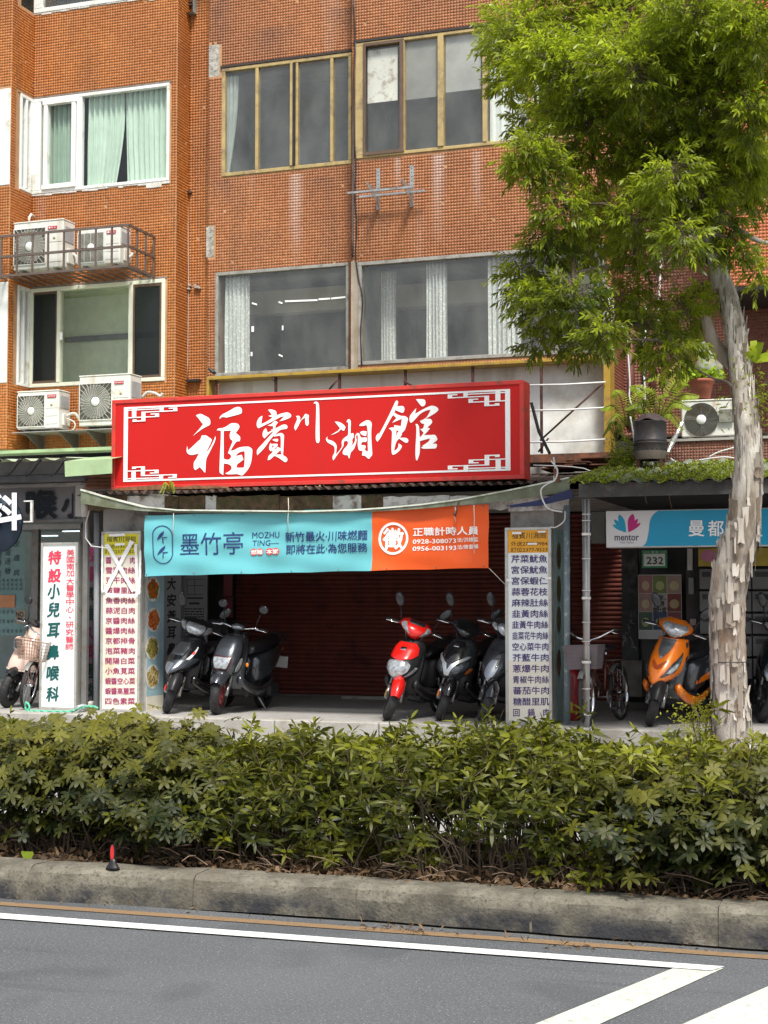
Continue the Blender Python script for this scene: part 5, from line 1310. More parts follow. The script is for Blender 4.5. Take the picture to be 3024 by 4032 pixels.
# ================================================================ hair salon side at right
YA = 15.85
ss = empty('salon_sign', (at(2700, 2157, YA).x, YA, at(2700, 2157, YA).z), 'blue and white hair salon box sign with a petal logo hanging under the roof', 'sign')
m_sblue = M('salon_blue', (.0, .28, .48), .35, var=.04, vs=1)
sgx0, sgx1 = at(2385, 2080, YA).x, at(3250, 2080, YA).x; sgz1, sgz0 = at(2385, 2011, YA).z, at(2387, 2157, YA).z
b = MB(); b.box(sgx0, sgx1, YA + .01, YA + .22, sgz0, sgz1, bev=.006); b.obj('sign_box', m_alu, ss)
b = MB(); b.box(sgx0 + .012, sgx1 - .012, YA + .002, YA + .0095, sgz0 + .012, sgz1 - .012); b.obj('blue_face', m_sblue, ss)
def c4(x, y): return 2200 + x / 2.0133, 1900 + y / 2.0133
wv = [c4(*p) for p in ((374, 228), (790, 222), (745, 258), (722, 310), (715, 370), (705, 430), (690, 480), (655, 514), (380, 514))]
bshape([[wv[0]] + smooth_outline([np.array(p) for p in wv[1:8]])[:-4][0:26] + [wv[8]]], M('salon_white', (.62, .62, .62), .4, var=.03), ss, YA, .0015, name='white_face')
m_petb = M('petal_blue', (.0, .27, .44), .5); m_petp = M('petal_magenta', (.42, .005, .15), .5)
def petal(base, ang, L, w_):
    o = []
    for i in range(15):
        t = i / 14; ww = w_ * (math.sin(math.pi * min(1, t ** 1.5)) ** .7 if t < 1 else 0); o.append((t, ww))
    pts = [(t, ww) for t, ww in o] + [(t, -ww) for t, ww in o[::-1][1:-1]]
    ca, sa = math.cos(ang), math.sin(ang)
    return [(base[0] + L * (t * ca) - L * ww * sa, base[1] - L * (t * sa) - L * ww * ca) for t, ww in pts]
for k, (an, L, w_) in enumerate(((150, 62, .11), (133, 70, .12), (112, 76, .15))):
    bshape([petal((2466, 2097), R(an), L, w_)], m_petb, ss, YA, .003 + k * .0004, name='petal')
for k, (an, L, w_) in enumerate(((76, 76, .17), (55, 66, .12), (38, 62, .10))):
    bshape([petal((2474, 2097), R(an), L, w_)], m_petp, ss, YA, .003 + k * .0004, name='petal')
m_dgrey = M('dark_grey_print', (.06, .07, .09), .6)
write('mentor', (2420, 2106, 2516, 2129), YA, m_dgrey, ss, 0, bold=.02, lift=.003)
write('Hair Stylist', (2443, 2132, 2495, 2142), YA, m_dgrey, ss, 0, lift=.003)
for i, chx in enumerate('曼都髮型'):
    write(chx, (2711 + 76 * i, 2049, 2774 + 76 * i, 2112), YA, m_printw, ss, 0, bold=.012, lift=.003, name='character')
# door with house number and poster
sw = empty('salon_entrance', (at(2650, 2600, 17.9).x, 17.9, PZ), 'dark entrance wall with graffiti and door below the house number', 'entrance')
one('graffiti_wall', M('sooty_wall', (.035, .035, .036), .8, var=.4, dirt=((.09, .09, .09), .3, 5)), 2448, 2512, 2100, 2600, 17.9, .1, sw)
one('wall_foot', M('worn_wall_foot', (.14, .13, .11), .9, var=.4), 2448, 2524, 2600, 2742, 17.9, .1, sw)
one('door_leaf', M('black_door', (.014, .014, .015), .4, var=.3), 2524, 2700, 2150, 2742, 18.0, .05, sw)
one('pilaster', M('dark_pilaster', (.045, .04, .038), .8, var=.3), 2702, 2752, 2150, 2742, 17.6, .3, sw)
b = MB(); r = random.Random(21)
for sx in range(7):
    x, y = 2455 + r.random() * 35, 2430 + r.random() * 110; pts = []
    for k in range(6): pts.append(at(x, y, 17.893)); x += r.uniform(-14, 14); y += r.uniform(-18, 22); x = min(max(x, 2452), 2506)
    b.tube(pts, .006, 4, sm=False)
b.obj('graffiti', M('grey_spray', (.20, .21, .22), .8), sw, kind='stuff')
pl = empty('house_number_plate', (at(2579, 2236, 17.5).x, 17.5, at(2579, 2236, 17.5).z), 'green bordered white house number plate reading 232', 'number plate')
one('plate', M('plate_green', (.03, .20, .09), .4), 2528, 2628, 2166, 2237, 17.5, .02, pl, bev=.004)
one('plate_field', M('plate_white', (.62, .66, .62), .4), 2536, 2620, 2181, 2229, 17.497, .002, pl)
write('232', (2545, 2193, 2613, 2222), 17.497, m_dg, pl, 0, bold=.02, lift=.002)
write('234 ◄ ► 230', (2534, 2169, 2622, 2178), 17.5, M('pale_green_print', (.35, .55, .4), .5), pl, 0, lift=.002)
po = empty('poster', (at(2598, 2515, 17.6).x, 17.6, at(2598, 2515, 17.6).z), 'nine square coloured poster asking a question in black brush characters', 'poster')
one('sheet', M('poster_paper', (.36, .35, .33), .7), 2513, 2684, 2263, 2516, 17.6, .006, po)
pc = [(.40, .18, .18), (.20, .26, .07), (.42, .28, .22), (.40, .25, .22), (.42, .42, .40), (.22, .035, .03), (.05, .10, .06), (.03, .05, .14), (.24, .05, .06)]
for i, c in enumerate(pc):
    c = tuple(v * .6 for v in c)
    x0, y0 = 2515 + (i % 3) * 56.5, 2266 + (i // 3) * 72
    one('picture_square', M('poster_colour_%s' % 'abcdefghi'[i], c, .6, var=.2, vs=8), x0, x0 + 54, y0, y0 + 70, 17.598, .001, po)
    if i != 4: bshape([pdisc(x0 + 27, y0 + 40, 15 + i % 3 * 2, 18)], M('poster_spot_%s' % 'abcdefghi'[i], [min(1, v * .6 + .1 + (.12 if k < 2 else 0)) for k, v in enumerate(c)], .6), po, 17.598, .002, name='colour_spot')
for i, s in enumerate(('未來，', '你想', '做什麼？')): write(s, (2570 + 4 * (i == 1), 2342 + i * 24, (2622, 2616, 2634)[i], 2364 + i * 24), 17.598, m_ink, po, 0, bold=.03, lift=.003)
one('white_strip', M('poster_foot', (.34, .34, .33), .7), 2515, 2682, 2484, 2513, 17.5975, .001, po)
one('print_block', m_ink, 2618, 2674, 2488, 2505, 17.5968, .0005, po)
for x0, x1, y0, y1, c, nm in ((2708, 2728, 2160, 2245, (.50, .50, .48), 'white label with a red mark on the dark pilaster, upper'), (2712, 2732, 2275, 2340, (.20, .21, .20), 'grey meter box on the dark pilaster'), (2716, 2740, 2437, 2462, (.34, .24, .22), 'small pale sticker low on the dark pilaster')):
    one('wall_label', M('label_%d' % x0, c, .6), x0, x1, y0, y1, 17.56, .03, label=nm, cat='label')
one('shadowed_panel', M('pale_junction_panel', (.16, .17, .16), .7, var=.15), 2330, 2382, 2015, 2140, 17.3, .05, label='grey metal box panel under the mossy roof left of the blue salon sign', cat='panel')
# letter boxes
mbx = empty('letter_boxes', (at(2880, 2600, 17.4).x, 17.4, at(2880, 2620, 17.4).z), 'grey wall of letter boxes with dark slots behind the tree trunk', 'letter boxes')
m_lb = M('grey_letter_box', (.11, .11, .11), .6, var=.15)
one('yellow_poster', M('yellow_poster', (.35, .27, .04), .7, var=.2), 2752, 3060, 2160, 2230, 17.38, .01, mbx)
bshape([pdisc(2790, 2188, 32, 24)], M('pink_blot', (.42, .16, .26), .7), mbx, 17.38, .002, name='pink_print')
for j in range(5):
    for i in range(3):
        x0 = 2754 + i * 104; y0 = 2240 + j * 88
        o = one('letter_box', m_lb, x0, x0 + 100, y0, y0 + 80, 17.4, .2, mbx, bev=.006)
        one('slot', m_black, x0 + 12, x0 + 88, y0 + 12, y0 + 32, 17.392, .004, o)
# ================================================================ air-conditioner units
m_ac = M('ac_enamel', (.70, .71, .67), .4, var=.03, dirt=((.50, .42, .30), .2, 6), streak=((.45, .36, .24), .25, 5))
m_acg = M('ac_grille_wire', (.62, .62, .56), .45, var=.05)
m_acd = M('ac_inner', (.07, .068, .055), .7, var=.3)
m_aclab = M('ac_label_red', (.45, .01, .03), .4)
m_acp = M('ac_side_grey', (.35, .36, .38), .6)
def ac_unit(x, z, Y, W, H, Dp, fan, label, brand, group, style='web'):
    """front face on y=Y; lower left corner at x,z"""
    t = empty('ac_outdoor_unit', (x + W / 2, Y + Dp / 2, z), label, 'air conditioner', group)
    b = MB(); b.box(x, x + W, Y + .012, Y + Dp, z + .02, z + H - .02, bev=.012); b.obj('casing', m_ac, t)
    b = MB(); b.box(x - .006, x + W + .006, Y + .004, Y + Dp + .006, z + H - .021, z + H, bev=.008); b.obj('top_cover', m_ac, t)
    b = MB()
    for fx in (x + W * .12, x + W * .8): b.box(fx, fx + .06, Y + .02, Y + Dp - .02, z, z + .019)
    b.obj('feet', m_steel, t, kind='stuff')
    g = fan * W; gx, gz = x + .02 + g / 2, z + H * .5 - .01; g = min(g, H * .86)
    b = MB(); rr = g * (.46 if style != 'round' else .5)
    if style == 'round': b.lathe([(.0005, 0), (rr, 0)], (gx, Y + .003, gz), 'y', 40); b.f = [f[::-1] for f in b.f]
    else: b.box(gx - g / 2, gx + g / 2, Y + .006, Y + .0115, gz - g / 2, gz + g / 2)
    b.obj('fan_opening', m_acd, t)
    b = MB()
    for a in range(3):
        an = a * 2.094 + .3; pts = []
        for k in range(5):
            q = k / 4; pts.append((gx + rr * .92 * q * math.cos(an + q * .5), Y + (.005 if style != 'round' else .001), gz + rr * .92 * q * math.sin(an + q * .5)))
        L = [(p[0] - .09 * g * math.sin(an), p[1], p[2] + .09 * g * math.cos(an)) for p in pts]
        b.add(pts + L, [(i, i + 1, 6 + i, 5 + i) for i in range(4)])
    b.obj('fan_blades', M('ac_fan', (.16, .16, .15), .5), t, kind='stuff')
    b = MB(); nr = 11 if style != 'round' else 15
    if style == 'louvre':
        n = 26
        for k in range(n): zz = gz - g / 2 + g * (k + .5) / n; b.box(gx - g / 2, gx + g / 2, Y - .006, Y + .001, zz - .0022, zz + .0022)
        for k in (-.5, -.25, 0, .25, .5): b.box(gx + g * k - .003, gx + g * k + .003, Y - .008, Y - .0062, gz - g / 2, gz + g / 2)
    else:
        for k in range(2, nr + 1):
            rad = rr * k / nr
            b.lathe([(rad - .0022, -.006), (rad + .0022, -.006), (rad + .0022, 0)], (gx, Y, gz), 'y', 36, sm=False)
        ns = 30 if style == 'web' else 4
        for k in range(ns):
            an = 6.283 * k / ns; ca, sa = math.cos(an), math.sin(an); ends = g * .70 if (style == 'web') else rr
            pts = []
            for j in range(4):
                q = (.12 + .88 * j / 3); rad = rr * .25 + (rr * (1.0 if style != 'web' else 1.0) - rr * .25) * q; tw = (.35 * (1 - q)) if style == 'web' else 0
                px_, pz_ = rad * math.cos(an + tw), rad * math.sin(an + tw); pts.append((gx + px_, Y - .008, gz + pz_))
            b.tube(pts, .0026, 4, caps=False, sm=False)
            if style == 'web':
                m_ = max(abs(ca), abs(sa)); e = g / 2 / m_; b.tube([(gx + rr * ca, Y - .008, gz + rr * sa), (gx + e * ca, Y - .004, gz + e * sa)], .0026, 4, caps=False, sm=False)
    b.obj('fan_grille', m_acg if style != 'round' else m_steel, t, kind='stuff')
    b = MB(); b.lathe([(.001, -.016), (rr * .26, -.014), (rr * .29, -.006), (rr * .29, 0)], (gx, Y, gz), 'y', 28); b.obj('fan_hub', M('ac_hub', (.80, .82, .80), .4, var=.02), t)
    if style != 'round':
        b = MB()
        for a, c, e, f in ((gx - g / 2 - .012, gx + g / 2 + .012, gz + g / 2, gz + g / 2 + .012), (gx - g / 2 - .012, gx + g / 2 + .012, gz - g / 2 - .012, gz - g / 2), (gx - g / 2 - .012, gx - g / 2, gz - g / 2, gz + g / 2), (gx + g / 2, gx + g / 2 + .012, gz - g / 2, gz + g / 2)):
            b.box(a, c, Y - .004, Y + .0118, e, f)
        b.obj('grille_rim', m_ac, t)
        px0 = gx + g / 2 + .025; px1 = x + W - .02
        for k in range(3):
            b = MB(); b.box(px0, px1, Y + .006, Y + .0125, z + H * (.14 + .2 * k), z + H * (.32 + .2 * k), bev=.004); b.obj('service_panel', m_ac, t)
        lz = z + H * .80; lb = MB(); lx0, lx1 = px0 + .02, min(px1 - .005, px0 + .17)
        lb.box(lx0, lx1, Y + .002, Y + .0118, lz, lz + .045); lab = lb.obj('brand_label', m_aclab, t)
        me, co = text_mesh2d(brand, 0); lo, hi = co.min(0), co.max(0)
        for v in me.vertices:
            u_, w_ = (v.co.x - lo[0]) / (hi[0] - lo[0]), (v.co.y - lo[1]) / (hi[1] - lo[1])
            k0 = .35 if brand == '日立' else .08
            v.co = (lx0 + (lx1 - lx0) * (k0 + (.92 - k0) * u_), Y + .0012, lz + .010 + .026 * w_)
        link_mesh(me, 'lettering', t, [m_printw])
        if brand == '日立':
            b = MB(); b.add([(lx0 + .028 + .014 * math.cos(6.28 * k / 16), Y + .0012, lz + .0225 + .014 * math.sin(6.28 * k / 16)) for k in range(16)][::-1], [tuple(range(16))]); b.obj('round_logo', m_printw, t)
        b = MB(); b.lathe([(.001, -.001), (.022, -.001), (.022, 0)], ((px0 + px1) / 2, Y + .004, z + H * .62), 'y', 16); b.obj('energy_sticker', M('gold_sticker', (.42, .33, .14), .5), t)
    b = MB(); b.box(x + W + .001, x + W + .008, Y + .05, Y + Dp - .04, z + H * .55, z + H * .86, bev=.003); b.obj('side_handle', m_acp, t)
    b = MB(); b.box(x + W + .001, x + W + .03, Y + .10, Y + Dp - .03, z + H * .12, z + H * .42, bev=.01); b.obj('valve_cover', m_ac, t)
    return t
def ac_at(p0, p1, yt, yb, Y, Dp, fan, label, brand, group, style='web'):
    a, c = at(p0, yb, Y), at(p1, yb, Y); zt = at((p0 + p1) / 2, yt, Y).z; zb = at((p0 + p1) / 2, yb, Y).z
    return ac_unit(a.x, zb, Y, c.x - a.x, zt - zb, Dp, fan, label, brand, group, style)
GAC = 'white outdoor units of the left flats'
ac_at(64, 228, 1537, 1693, 19.62, .33, .64, 'smaller white outdoor unit on wall brackets below the lower left window', 'HITACHI', GAC)
ac_at(308, 509, 1474, 1680, 19.55, .36, .62, 'larger white outdoor unit on brackets partly hidden by the red sign', 'HITACHI', GAC)
ac_at(50, 246, 868, 1062, 19.50, .34, .62, 'white outdoor unit with web grille at the left inside the wall cage', '日立', GAC)
ac_at(302, 470, 893, 1046, 19.52, .33, .60, 'white outdoor unit with slatted round grille at the right inside the cage', '日立', GAC, 'louvre')
def wall_bracket(px, y, Y0, dep, label, parent=None):
    x = at(px, y, Y0).x; z = at(px, y, Y0).z; t = empty('wall_bracket', (x, YL, z), label, 'bracket', 'steel brackets under the wall units')
    b = MB(); b.prism([(x, YL - .002, z), (x, YL - dep, z), (x, YL - dep, z - .03), (x, YL - .002, z - .26)], (.02, 0, 0)); b.obj('gusset', m_steel, t, rec=True)
    b = MB(); b.box(x - .02, x + .04, YL - .006, YL - .001, z - .30, z + .02); b.obj('wall_plate', m_steel, t)
for px, y, s in ((100, 1700, 'left bracket of the smaller unit under the lower left window'), (235, 1696, 'right bracket of the smaller unit under the lower left window'), (345, 1690, 'left bracket of the larger unit beside the red sign'), (500, 1684, 'right bracket of the larger unit mostly behind the red sign')):
    wall_bracket(px, y, 19.62, .52, s)
for x0, x1, y, s in ((45, 285, 1697, 'pale ledge plate under the smaller white outdoor unit'), (298, 560, 1686, 'pale ledge plate under the larger white outdoor unit')):
    a, c = at(x0, y, 19.56), at(x1, y, 19.56); zz = at((x0 + x1) / 2, y, 19.56).z; b = MB(); b.box(a.x, c.x, 19.56, YL - .01, zz - .012, zz - .002); b.obj('ledge_plate', m_alu, label=s, cat='ledge')
# pipes between units
def cable(pts, Y, rad, mat, label, name='cable', cat='cable', parent=None, wob=0):
    P = [at(p[0], p[1], Y + (p[2] if len(p) > 2 else 0)) for p in pts]; out = []
    for i in range(len(P) - 1):
        p0, p1, p2, p3 = P[max(i - 1, 0)], P[i], P[i + 1], P[min(i + 2, len(P) - 1)]
        for k in range(4):
            t = k / 4; out.append(.5 * ((2 * p1) + (p2 - p0) * t + (2 * p0 - 5 * p1 + 4 * p2 - p3) * t * t + (3 * p1 - p0 - 3 * p2 + p3) * t ** 3))
    out.append(P[-1]); b = MB(); b.tube(out, rad, 6)
    return b.obj(name, mat, parent, label=label, cat=cat) if parent is None else b.obj(name, mat, parent)
m_insul = M('pipe_insulation', (.62, .60, .55), .8, var=.15)
cable([(262, 1640), (285, 1628), (300, 1632), (312, 1650)], 19.75, .022, m_insul, 'white insulated pipe running between the two lower outdoor units', 'insulated_pipe', 'pipe')
cable([(262, 1648), (290, 1660), (296, 1680), (280, 1700)], 19.75, .012, m_insul, 'thin insulated pipe sagging below the two lower outdoor units', 'insulated_pipe', 'pipe')
cable([(560, 1565), (580, 1545), (610, 1548), (632, 1560), (640, 1548)], 19.9, .022, m_insul, 'white insulated pipe curving out of the wall above the red sign', 'insulated_pipe', 'pipe')
cable([(285, 1000), (300, 1010), (303, 1040)], 19.75, .022, m_insul, 'short insulated pipe between the two units in the cage', 'insulated_pipe', 'pipe')
cable([(498, 1015), (518, 1008), (520, 995)], 19.75, .022, m_insul, 'white pipe stub at the right side of the caged unit', 'insulated_pipe', 'pipe')
b = MB(); p = at(115, 862, 19.9); b.tube([(p.x, 20.05, p.z + .06), (p.x, 19.95, p.z + .08), (p.x, 19.9, p.z + .02), (p.x, 19.9, p.z - .06)], .02, 8); b.obj('vent_pipe', m_insul, label='small white bent pipe sticking up behind the caged unit', cat='pipe')
# cage
m_cage = M('brown_painted_cage', (.13, .10, .085), .5, .1, var=.2, dirt=((.20, .10, .05), .25, 10))
YC0, YC1 = 19.25, 20.06
zct, zcb = at(506, 884, YC0).z, at(506, 1045, YC0).z; xcr = at(506, 950, YC0).x; xcl = xcr - 4.2
cg = empty('wall_cage', ((xcl + xcr) / 2, YC0, zcb), 'brown steel cage holding two outdoor units between the left windows', 'cage')
sq = .017
for nm, z in (('top_rail', zct), ('middle_rail', (zct + zcb) / 2 - .01), ('bottom_rail', zcb)):
    b = MB(); b.box(xcl, xcr, YC0, YC0 + .03, z - sq, z + sq); b.obj(nm, m_cage, cg)
    b = MB(); b.box(xcr - .03, xcr, YC0 + .031, YC1, z - sq, z + sq); b.obj(nm, m_cage, cg)
dx = xcr - at(442, 950, YC0).x
k = 0
while xcr - .015 - k * dx > xcl:
    x = xcr - .015 - k * dx; b = MB(); b.box(x - .013, x + .013, YC0 + .004, YC0 + .026, zcb + sq + .001, (zct + zcb) / 2 - .01 - sq - .001); b.box(x - .013, x + .013, YC0 + .004, YC0 + .026, (zct + zcb) / 2 - .01 + sq + .001, zct - sq - .001); b.obj('upright', m_cage, cg); k += 1
for k in range(1, 4):
    y = YC0 + .03 + (YC1 - YC0 - .05) * k / 3; b = MB(); b.box(xcr - .026, xcr - .004, y - .013, y + .013, zcb + sq + .001, (zct + zcb) / 2 - .01 - sq - .001); b.box(xcr - .026, xcr - .004, y - .013, y + .013, (zct + zcb) / 2 - .01 + sq + .001, zct - sq - .001); b.obj('upright', m_cage, cg)
k = 0; x = xcr - .09
while x > xcl:
    b = MB(); b.box(x - .014, x + .014, YC0 + .031, YC1, zcb - .014, zcb + .004); b.obj('floor_bar', m_cage, cg); x -= .15
# empty bracket on the middle wall
m_galv = M('galvanised_steel', (.42, .43, .43), .4, .6, var=.2, dirt=((.25, .2, .16), .35, 14))
eb = empty('empty_ac_bracket', (at(1550, 800, YR).x, YR, at(1550, 825, YR).z), 'empty galvanised bracket left on the tiled wall between the middle windows', 'bracket')
for px, yt, yb in ((1490, 665, 826), (1622, 651, 814)):
    a = at(px, 740, YR).x; zt_, zb_ = at(px, yt, YR).z, at(px, yb, YR).z
    b = MB(); b.box(a - .028, a + .028, YR - .009, YR - .004, zb_, zt_); o = b.obj('wall_plate', m_galv, eb)
    b = MB()
    for k in range(9): z = zt_ - .04 - k * .06; b.lathe([(.001, -.001), (.007, -.001), (.007, 0)], (a, YR - .010, z), 'y', 8, sm=False)
    b.obj('bolt_holes', m_black, o, kind='stuff')
    zm = zt_ - (zt_ - zb_) * .56
    b = MB(); b.prism([(a + .02, YR - .01, zb_), (a + .02, YR - .01, zm), (a + .02, YR - .55, zm), (a + .02, YR - .55, zm - .03)], (.006, 0, 0)); b.obj('gusset', m_galv, eb, rec=True)
for (x0, y0, x1, y1, Y) in ((1368, 756, 1628, 738, YR - .5), (1413, 774, 1672, 751, YR - .16)):
    p, q = at(x0, y0, Y), at(x1, y1, Y); zz = (p.z + q.z) / 2; b = MB(); b.box(p.x, q.x, Y, Y + .03, zz - .014, zz + .014); b.obj('cross_bar', m_galv, eb)
# cables on the facade
cable([(1392, 0), (1398, 160), (1393, 330), (1396, 560), (1402, 640), (1398, 760), (1405, 900), (1400, 1000), (1412, 1100), (1428, 1180), (1420, 1300), (1424, 1440)], YR - .03, .009, m_black, 'thin black cable hanging down the joint of the middle wall')
cable([(1400, 170), (1392, 400), (1390, 640), (1388, 1010)], YR - .02, .016, M('old_brown_conduit', (.10, .07, .06), .7, var=.3), 'old brown conduit running down the joint of the middle wall', 'conduit', 'conduit')
cable([(738, 0), (742, 300), (739, 700), (742, 1100), (738, 1500)], YB - .02, .008, M('mortar_line', (.45, .38, .32), .9), 'pale thin cable running down the recess of the tiled wall')
r = random.Random(14)
m_stub = M('rusty_stub', (.09, .05, .04), .9, var=.4)
for px, y, s in ((745, 15, 'rusty pipe stub high in the recess of the tiled wall'), (745, 760, 'rusty pipe stub in the recess beside the upper left window'), (735, 1128, 'left broken plaster stub in the recess beside the wall cage'), (778, 1124, 'right broken plaster stub in the recess beside the wall cage')):
    b = MB(); p = at(px, y, YB - .04)
    for k in range(4): q = p + Vector((r.uniform(-.05, .05), r.uniform(-.02, .01), r.uniform(-.05, .05))); b.box(q.x - .02, q.x + .02, YB - .06, YB - .006, q.z - .014, q.z + .014, bev=.006)
    b.obj('pipe_stub', m_stub if y < 800 else M('broken_plaster', (.42, .40, .37), .9), label=s, cat='pipe stub')
one('black_bracket', m_black, 725, 775, 1494, 1504, YB - .1, .09, label='small black bar bracket in the recess left of the billboard frame', cat='bracket')
b = MB(); p = at(840, 1462, 20.1); b.box(p.x - .05, p.x + .06, 20.0, 20.1, p.z - .02, p.z + .02, bev=.01); b.xf(Matrix.Translation(p) @ Matrix.Rotation(R(40), 4, 'Y') @ Matrix.Translation(-p)); b.obj('floodlight', m_black, label='small black floodlight at the left corner of the wide lower window', cat='floodlight')
# ================================================================ low roof at right: parapet, unit, pot, drum, pipes
tw = empty('tiled_parapet', (at(2750, 1800, 17.9).x, 17.9, at(2750, 1812, 17.9).z), 'low brown tiled parapet carrying the old outdoor unit above the mossy roof', 'parapet')
pz1, pz0 = at(2700, 1728, 17.9).z, at(2700, 1830, 17.9).z
tiled_wall(tw, 'parapet_wall', 'y', 17.9, at(2600, 1780, 17.9).x, at(3250, 1780, 17.9).x, pz0, pz1 - .03, [], tile_mat('parapet_tile', (.16, .045, .028), (.26, .10, .07), .5), m_groutD, thick=.2, pit=.0335)
b = MB(); b.box(at(2595, 1780, 17.9).x, at(3250, 1780, 17.9).x, 17.87, 18.12, pz1 - .029, pz1); b.obj('coping', m_plaster, tw)
ac_at(2683, 2918, 1571, 1724, 17.92, .30, .62, 'old rusty outdoor unit with a round wire fan guard beside the tree trunk', 'x', GAC, 'round')
one('loose_panel', M('mossy_panel', (.20, .20, .17), .8, var=.4, vs=12), 2841, 2897, 1612, 1662, 17.89, .02, label='loose weathered square plate on the old outdoor unit by the trunk', cat='plate')
m_terra = M('terracotta', (.30, .085, .05), .7, var=.15, dirt=((.18, .10, .07), .3, 8))
pot = empty('flower_pot', (at(2762, 1571, 18.05).x, 18.05, at(2762, 1571, 18.05).z), 'brown terracotta pot of bright green leaves standing on the old outdoor unit', 'flower pot')
b = MB(); b.lathe([(.001, 0), (.10, 0), (.135, .17), (.14, .185), (.155, .19), (.155, .225), (.14, .225), (.13, .19), (.001, .18)], tuple(ORG[pot]), 'z', 28); b.obj('pot', m_terra, pot)
c = ORG[pot] + Vector((0, 0, .24)); P = [(c.x + r.gauss(0, .11), c.y + r.gauss(0, .08), c.z + abs(r.gauss(0, .045))) for _ in range(260)]
m_lime = leaf_mat('lime_leaves', (.20, .30, .03), (.45, .62, .05), .35)
blades('foliage', P, [m_lime], (.05, .09), (.045, .07), (0, -.3, .5), parent=pot)
drum = empty('metal_drum', (at(2561, 1815, 16.9).x, 16.9, at(2561, 1815, 16.9).z), 'dark grey riveted metal drum with a dented conical lid on the low roof', 'drum')
o_ = ORG[drum]; rad = (at(2625, 1720, 16.9).x - at(2497, 1720, 16.9).x) / 2
m_drum = M('smoked_metal', (.055, .052, .058), .5, .3, var=.25, vs=4, dirt=((.13, .10, .085), .35, 5))
hz = lambda y: at(2561, y, 16.9).z - o_.z
b = MB(); b.lathe([(rad, hz(1777)), (rad, hz(1750)), (rad + .008, hz(1747)), (rad, hz(1744)), (rad, hz(1740)), (rad + .008, hz(1737)), (rad, hz(1734)), (rad, hz(1668)), (rad + .004, hz(1666)), (rad, hz(1662))], tuple(o_), 'z', 36); b.obj('shell', m_drum, drum)
b = MB(); b.lathe([(rad * .92, hz(1812)), (rad * .97, hz(1806)), (rad, hz(1777.5))], tuple(o_), 'z', 36); b.obj('scorched_base', M('scorched_metal', (.17, .14, .115), .7, var=.3), drum)
b = MB(); b.grid(lambda u, v: (o_.x + (rad * 1.04) * (1 - v) * math.cos(u * 6.2832), o_.y + rad * 1.04 * (1 - v) * math.sin(u * 6.2832), o_.z + hz(1660) + (hz(1630) - hz(1660)) * min(1, v * 1.7) + (.012 * math.sin(u * 19) + .008 * math.sin(u * 44)) * (1 - v)), 48, 6); b.obj('lid', M('rusted_lid', (.10, .075, .075), .6, var=.35, vs=6), drum)
b = MB()
for k in range(22):
    a = 6.283 * k / 22; b.lathe([(.001, -.002), (.009, -.002), (.009, 0)], (o_.x + rad * math.sin(a), o_.y - rad * math.cos(a), o_.z + hz(1773)), 'y', 8, sm=False)
b.obj('air_holes', m_black, drum, kind='stuff')
b = MB(); b.box(o_.x - .14, o_.x - .10, 16.8, 17, o_.z - .1, o_.z + .02); b.box(o_.x + .10, o_.x + .14, 16.8, 17, o_.z - .1, o_.z + .02); b.obj('stand', m_rust, drum, kind='stuff')
m_rpipe = M('red_brown_pipe', (.15, .05, .035), .6, var=.2)
for px, px2, y0, y1, rad, mt, s in ((2480, 2484, 1290, 1700, .05, m_rpipe, 'thick red brown drain pipe left of the ferns under the tree'), (2570, 2566, 1300, 1600, .045, m_rpipe, 'red brown drain pipe behind the fern fronds under the tree'), (2530, 2534, 1230, 1640, .022, m_black, 'thin dark pole rising behind the metal drum')):
    b = MB(); b.tube([at(px, y0, 18.6), at(px2, y1, 18.6)], rad, 12); b.obj('drain_pipe', mt, label=s, cat='pipe')
cable([(2474, 1180), (2470, 1330), (2480, 1500), (2478, 1560), (2492, 1600), (2520, 1605), (2540, 1570), (2536, 1480)], 18.2, .010, m_tube_w, 'white cable looping beside the dark pole under the tree')
cable([(2544, 1200), (2540, 1400), (2535, 1600), (2530, 1690)], 18.3, .010, m_tube_w, 'straight white cable running down beside the dark pole')
cable([(2500, 1520), (2525, 1545), (2545, 1555), (2520, 1560), (2512, 1540), (2530, 1515)], 18.25, .008, m_tube_w, 'small coil of white cable on the dark pole')
cable([(2482, 1640), (2495, 1720), (2503, 1800)], 17.2, .010, m_tube_w, 'white cable passing down the left side of the drum')
cable([(2645, 200), (2640, 500), (2620, 760), (2604, 1000), (2590, 1300)], 20.4, .016, m_tube_w, 'long thin white pipe down the shaded wall behind the tree', 'white_pipe', 'pipe')
foil = MB(); foil.tube([at(2684, 1668, 17.7), at(2664, 1710, 17.6), at(2645, 1745, 17.5), at(2630, 1782, 17.4)], [.03, .024, .034, .02], 7, sm=False); foil.obj('foil_hose', M('crumpled_foil', (.62, .63, .64), .3, .8, var=.3, vs=30), label='crumpled silver foil hose hanging from the old outdoor unit', cat='hose')
r = random.Random(31)
wires = [([(2600, 1830), (2660, 1842), (2740, 1815), (2840, 1800), (2900, 1805)], m_tube_w), ([(2590, 1838), (2690, 1850), (2800, 1845), (2900, 1840)], m_tube_w), ([(2575, 1822), (2650, 1850), (2720, 1862), (2765, 1850)], m_tube_w), ([(2640, 1805), (2680, 1832), (2720, 1850), (2745, 1856)], m_tube_w),
         ([(2790, 1800), (2830, 1780), (2870, 1768), (2890, 1762)], m_tube_w), ([(2600, 1845), (2760, 1838), (2900, 1828)], m_black), ([(2610, 1852), (2750, 1850), (2900, 1850)], m_black), ([(2600, 1840), (2700, 1846), (2905, 1845)], m_black), ([(2630, 1836), (2760, 1828), (2900, 1842)], m_black)]
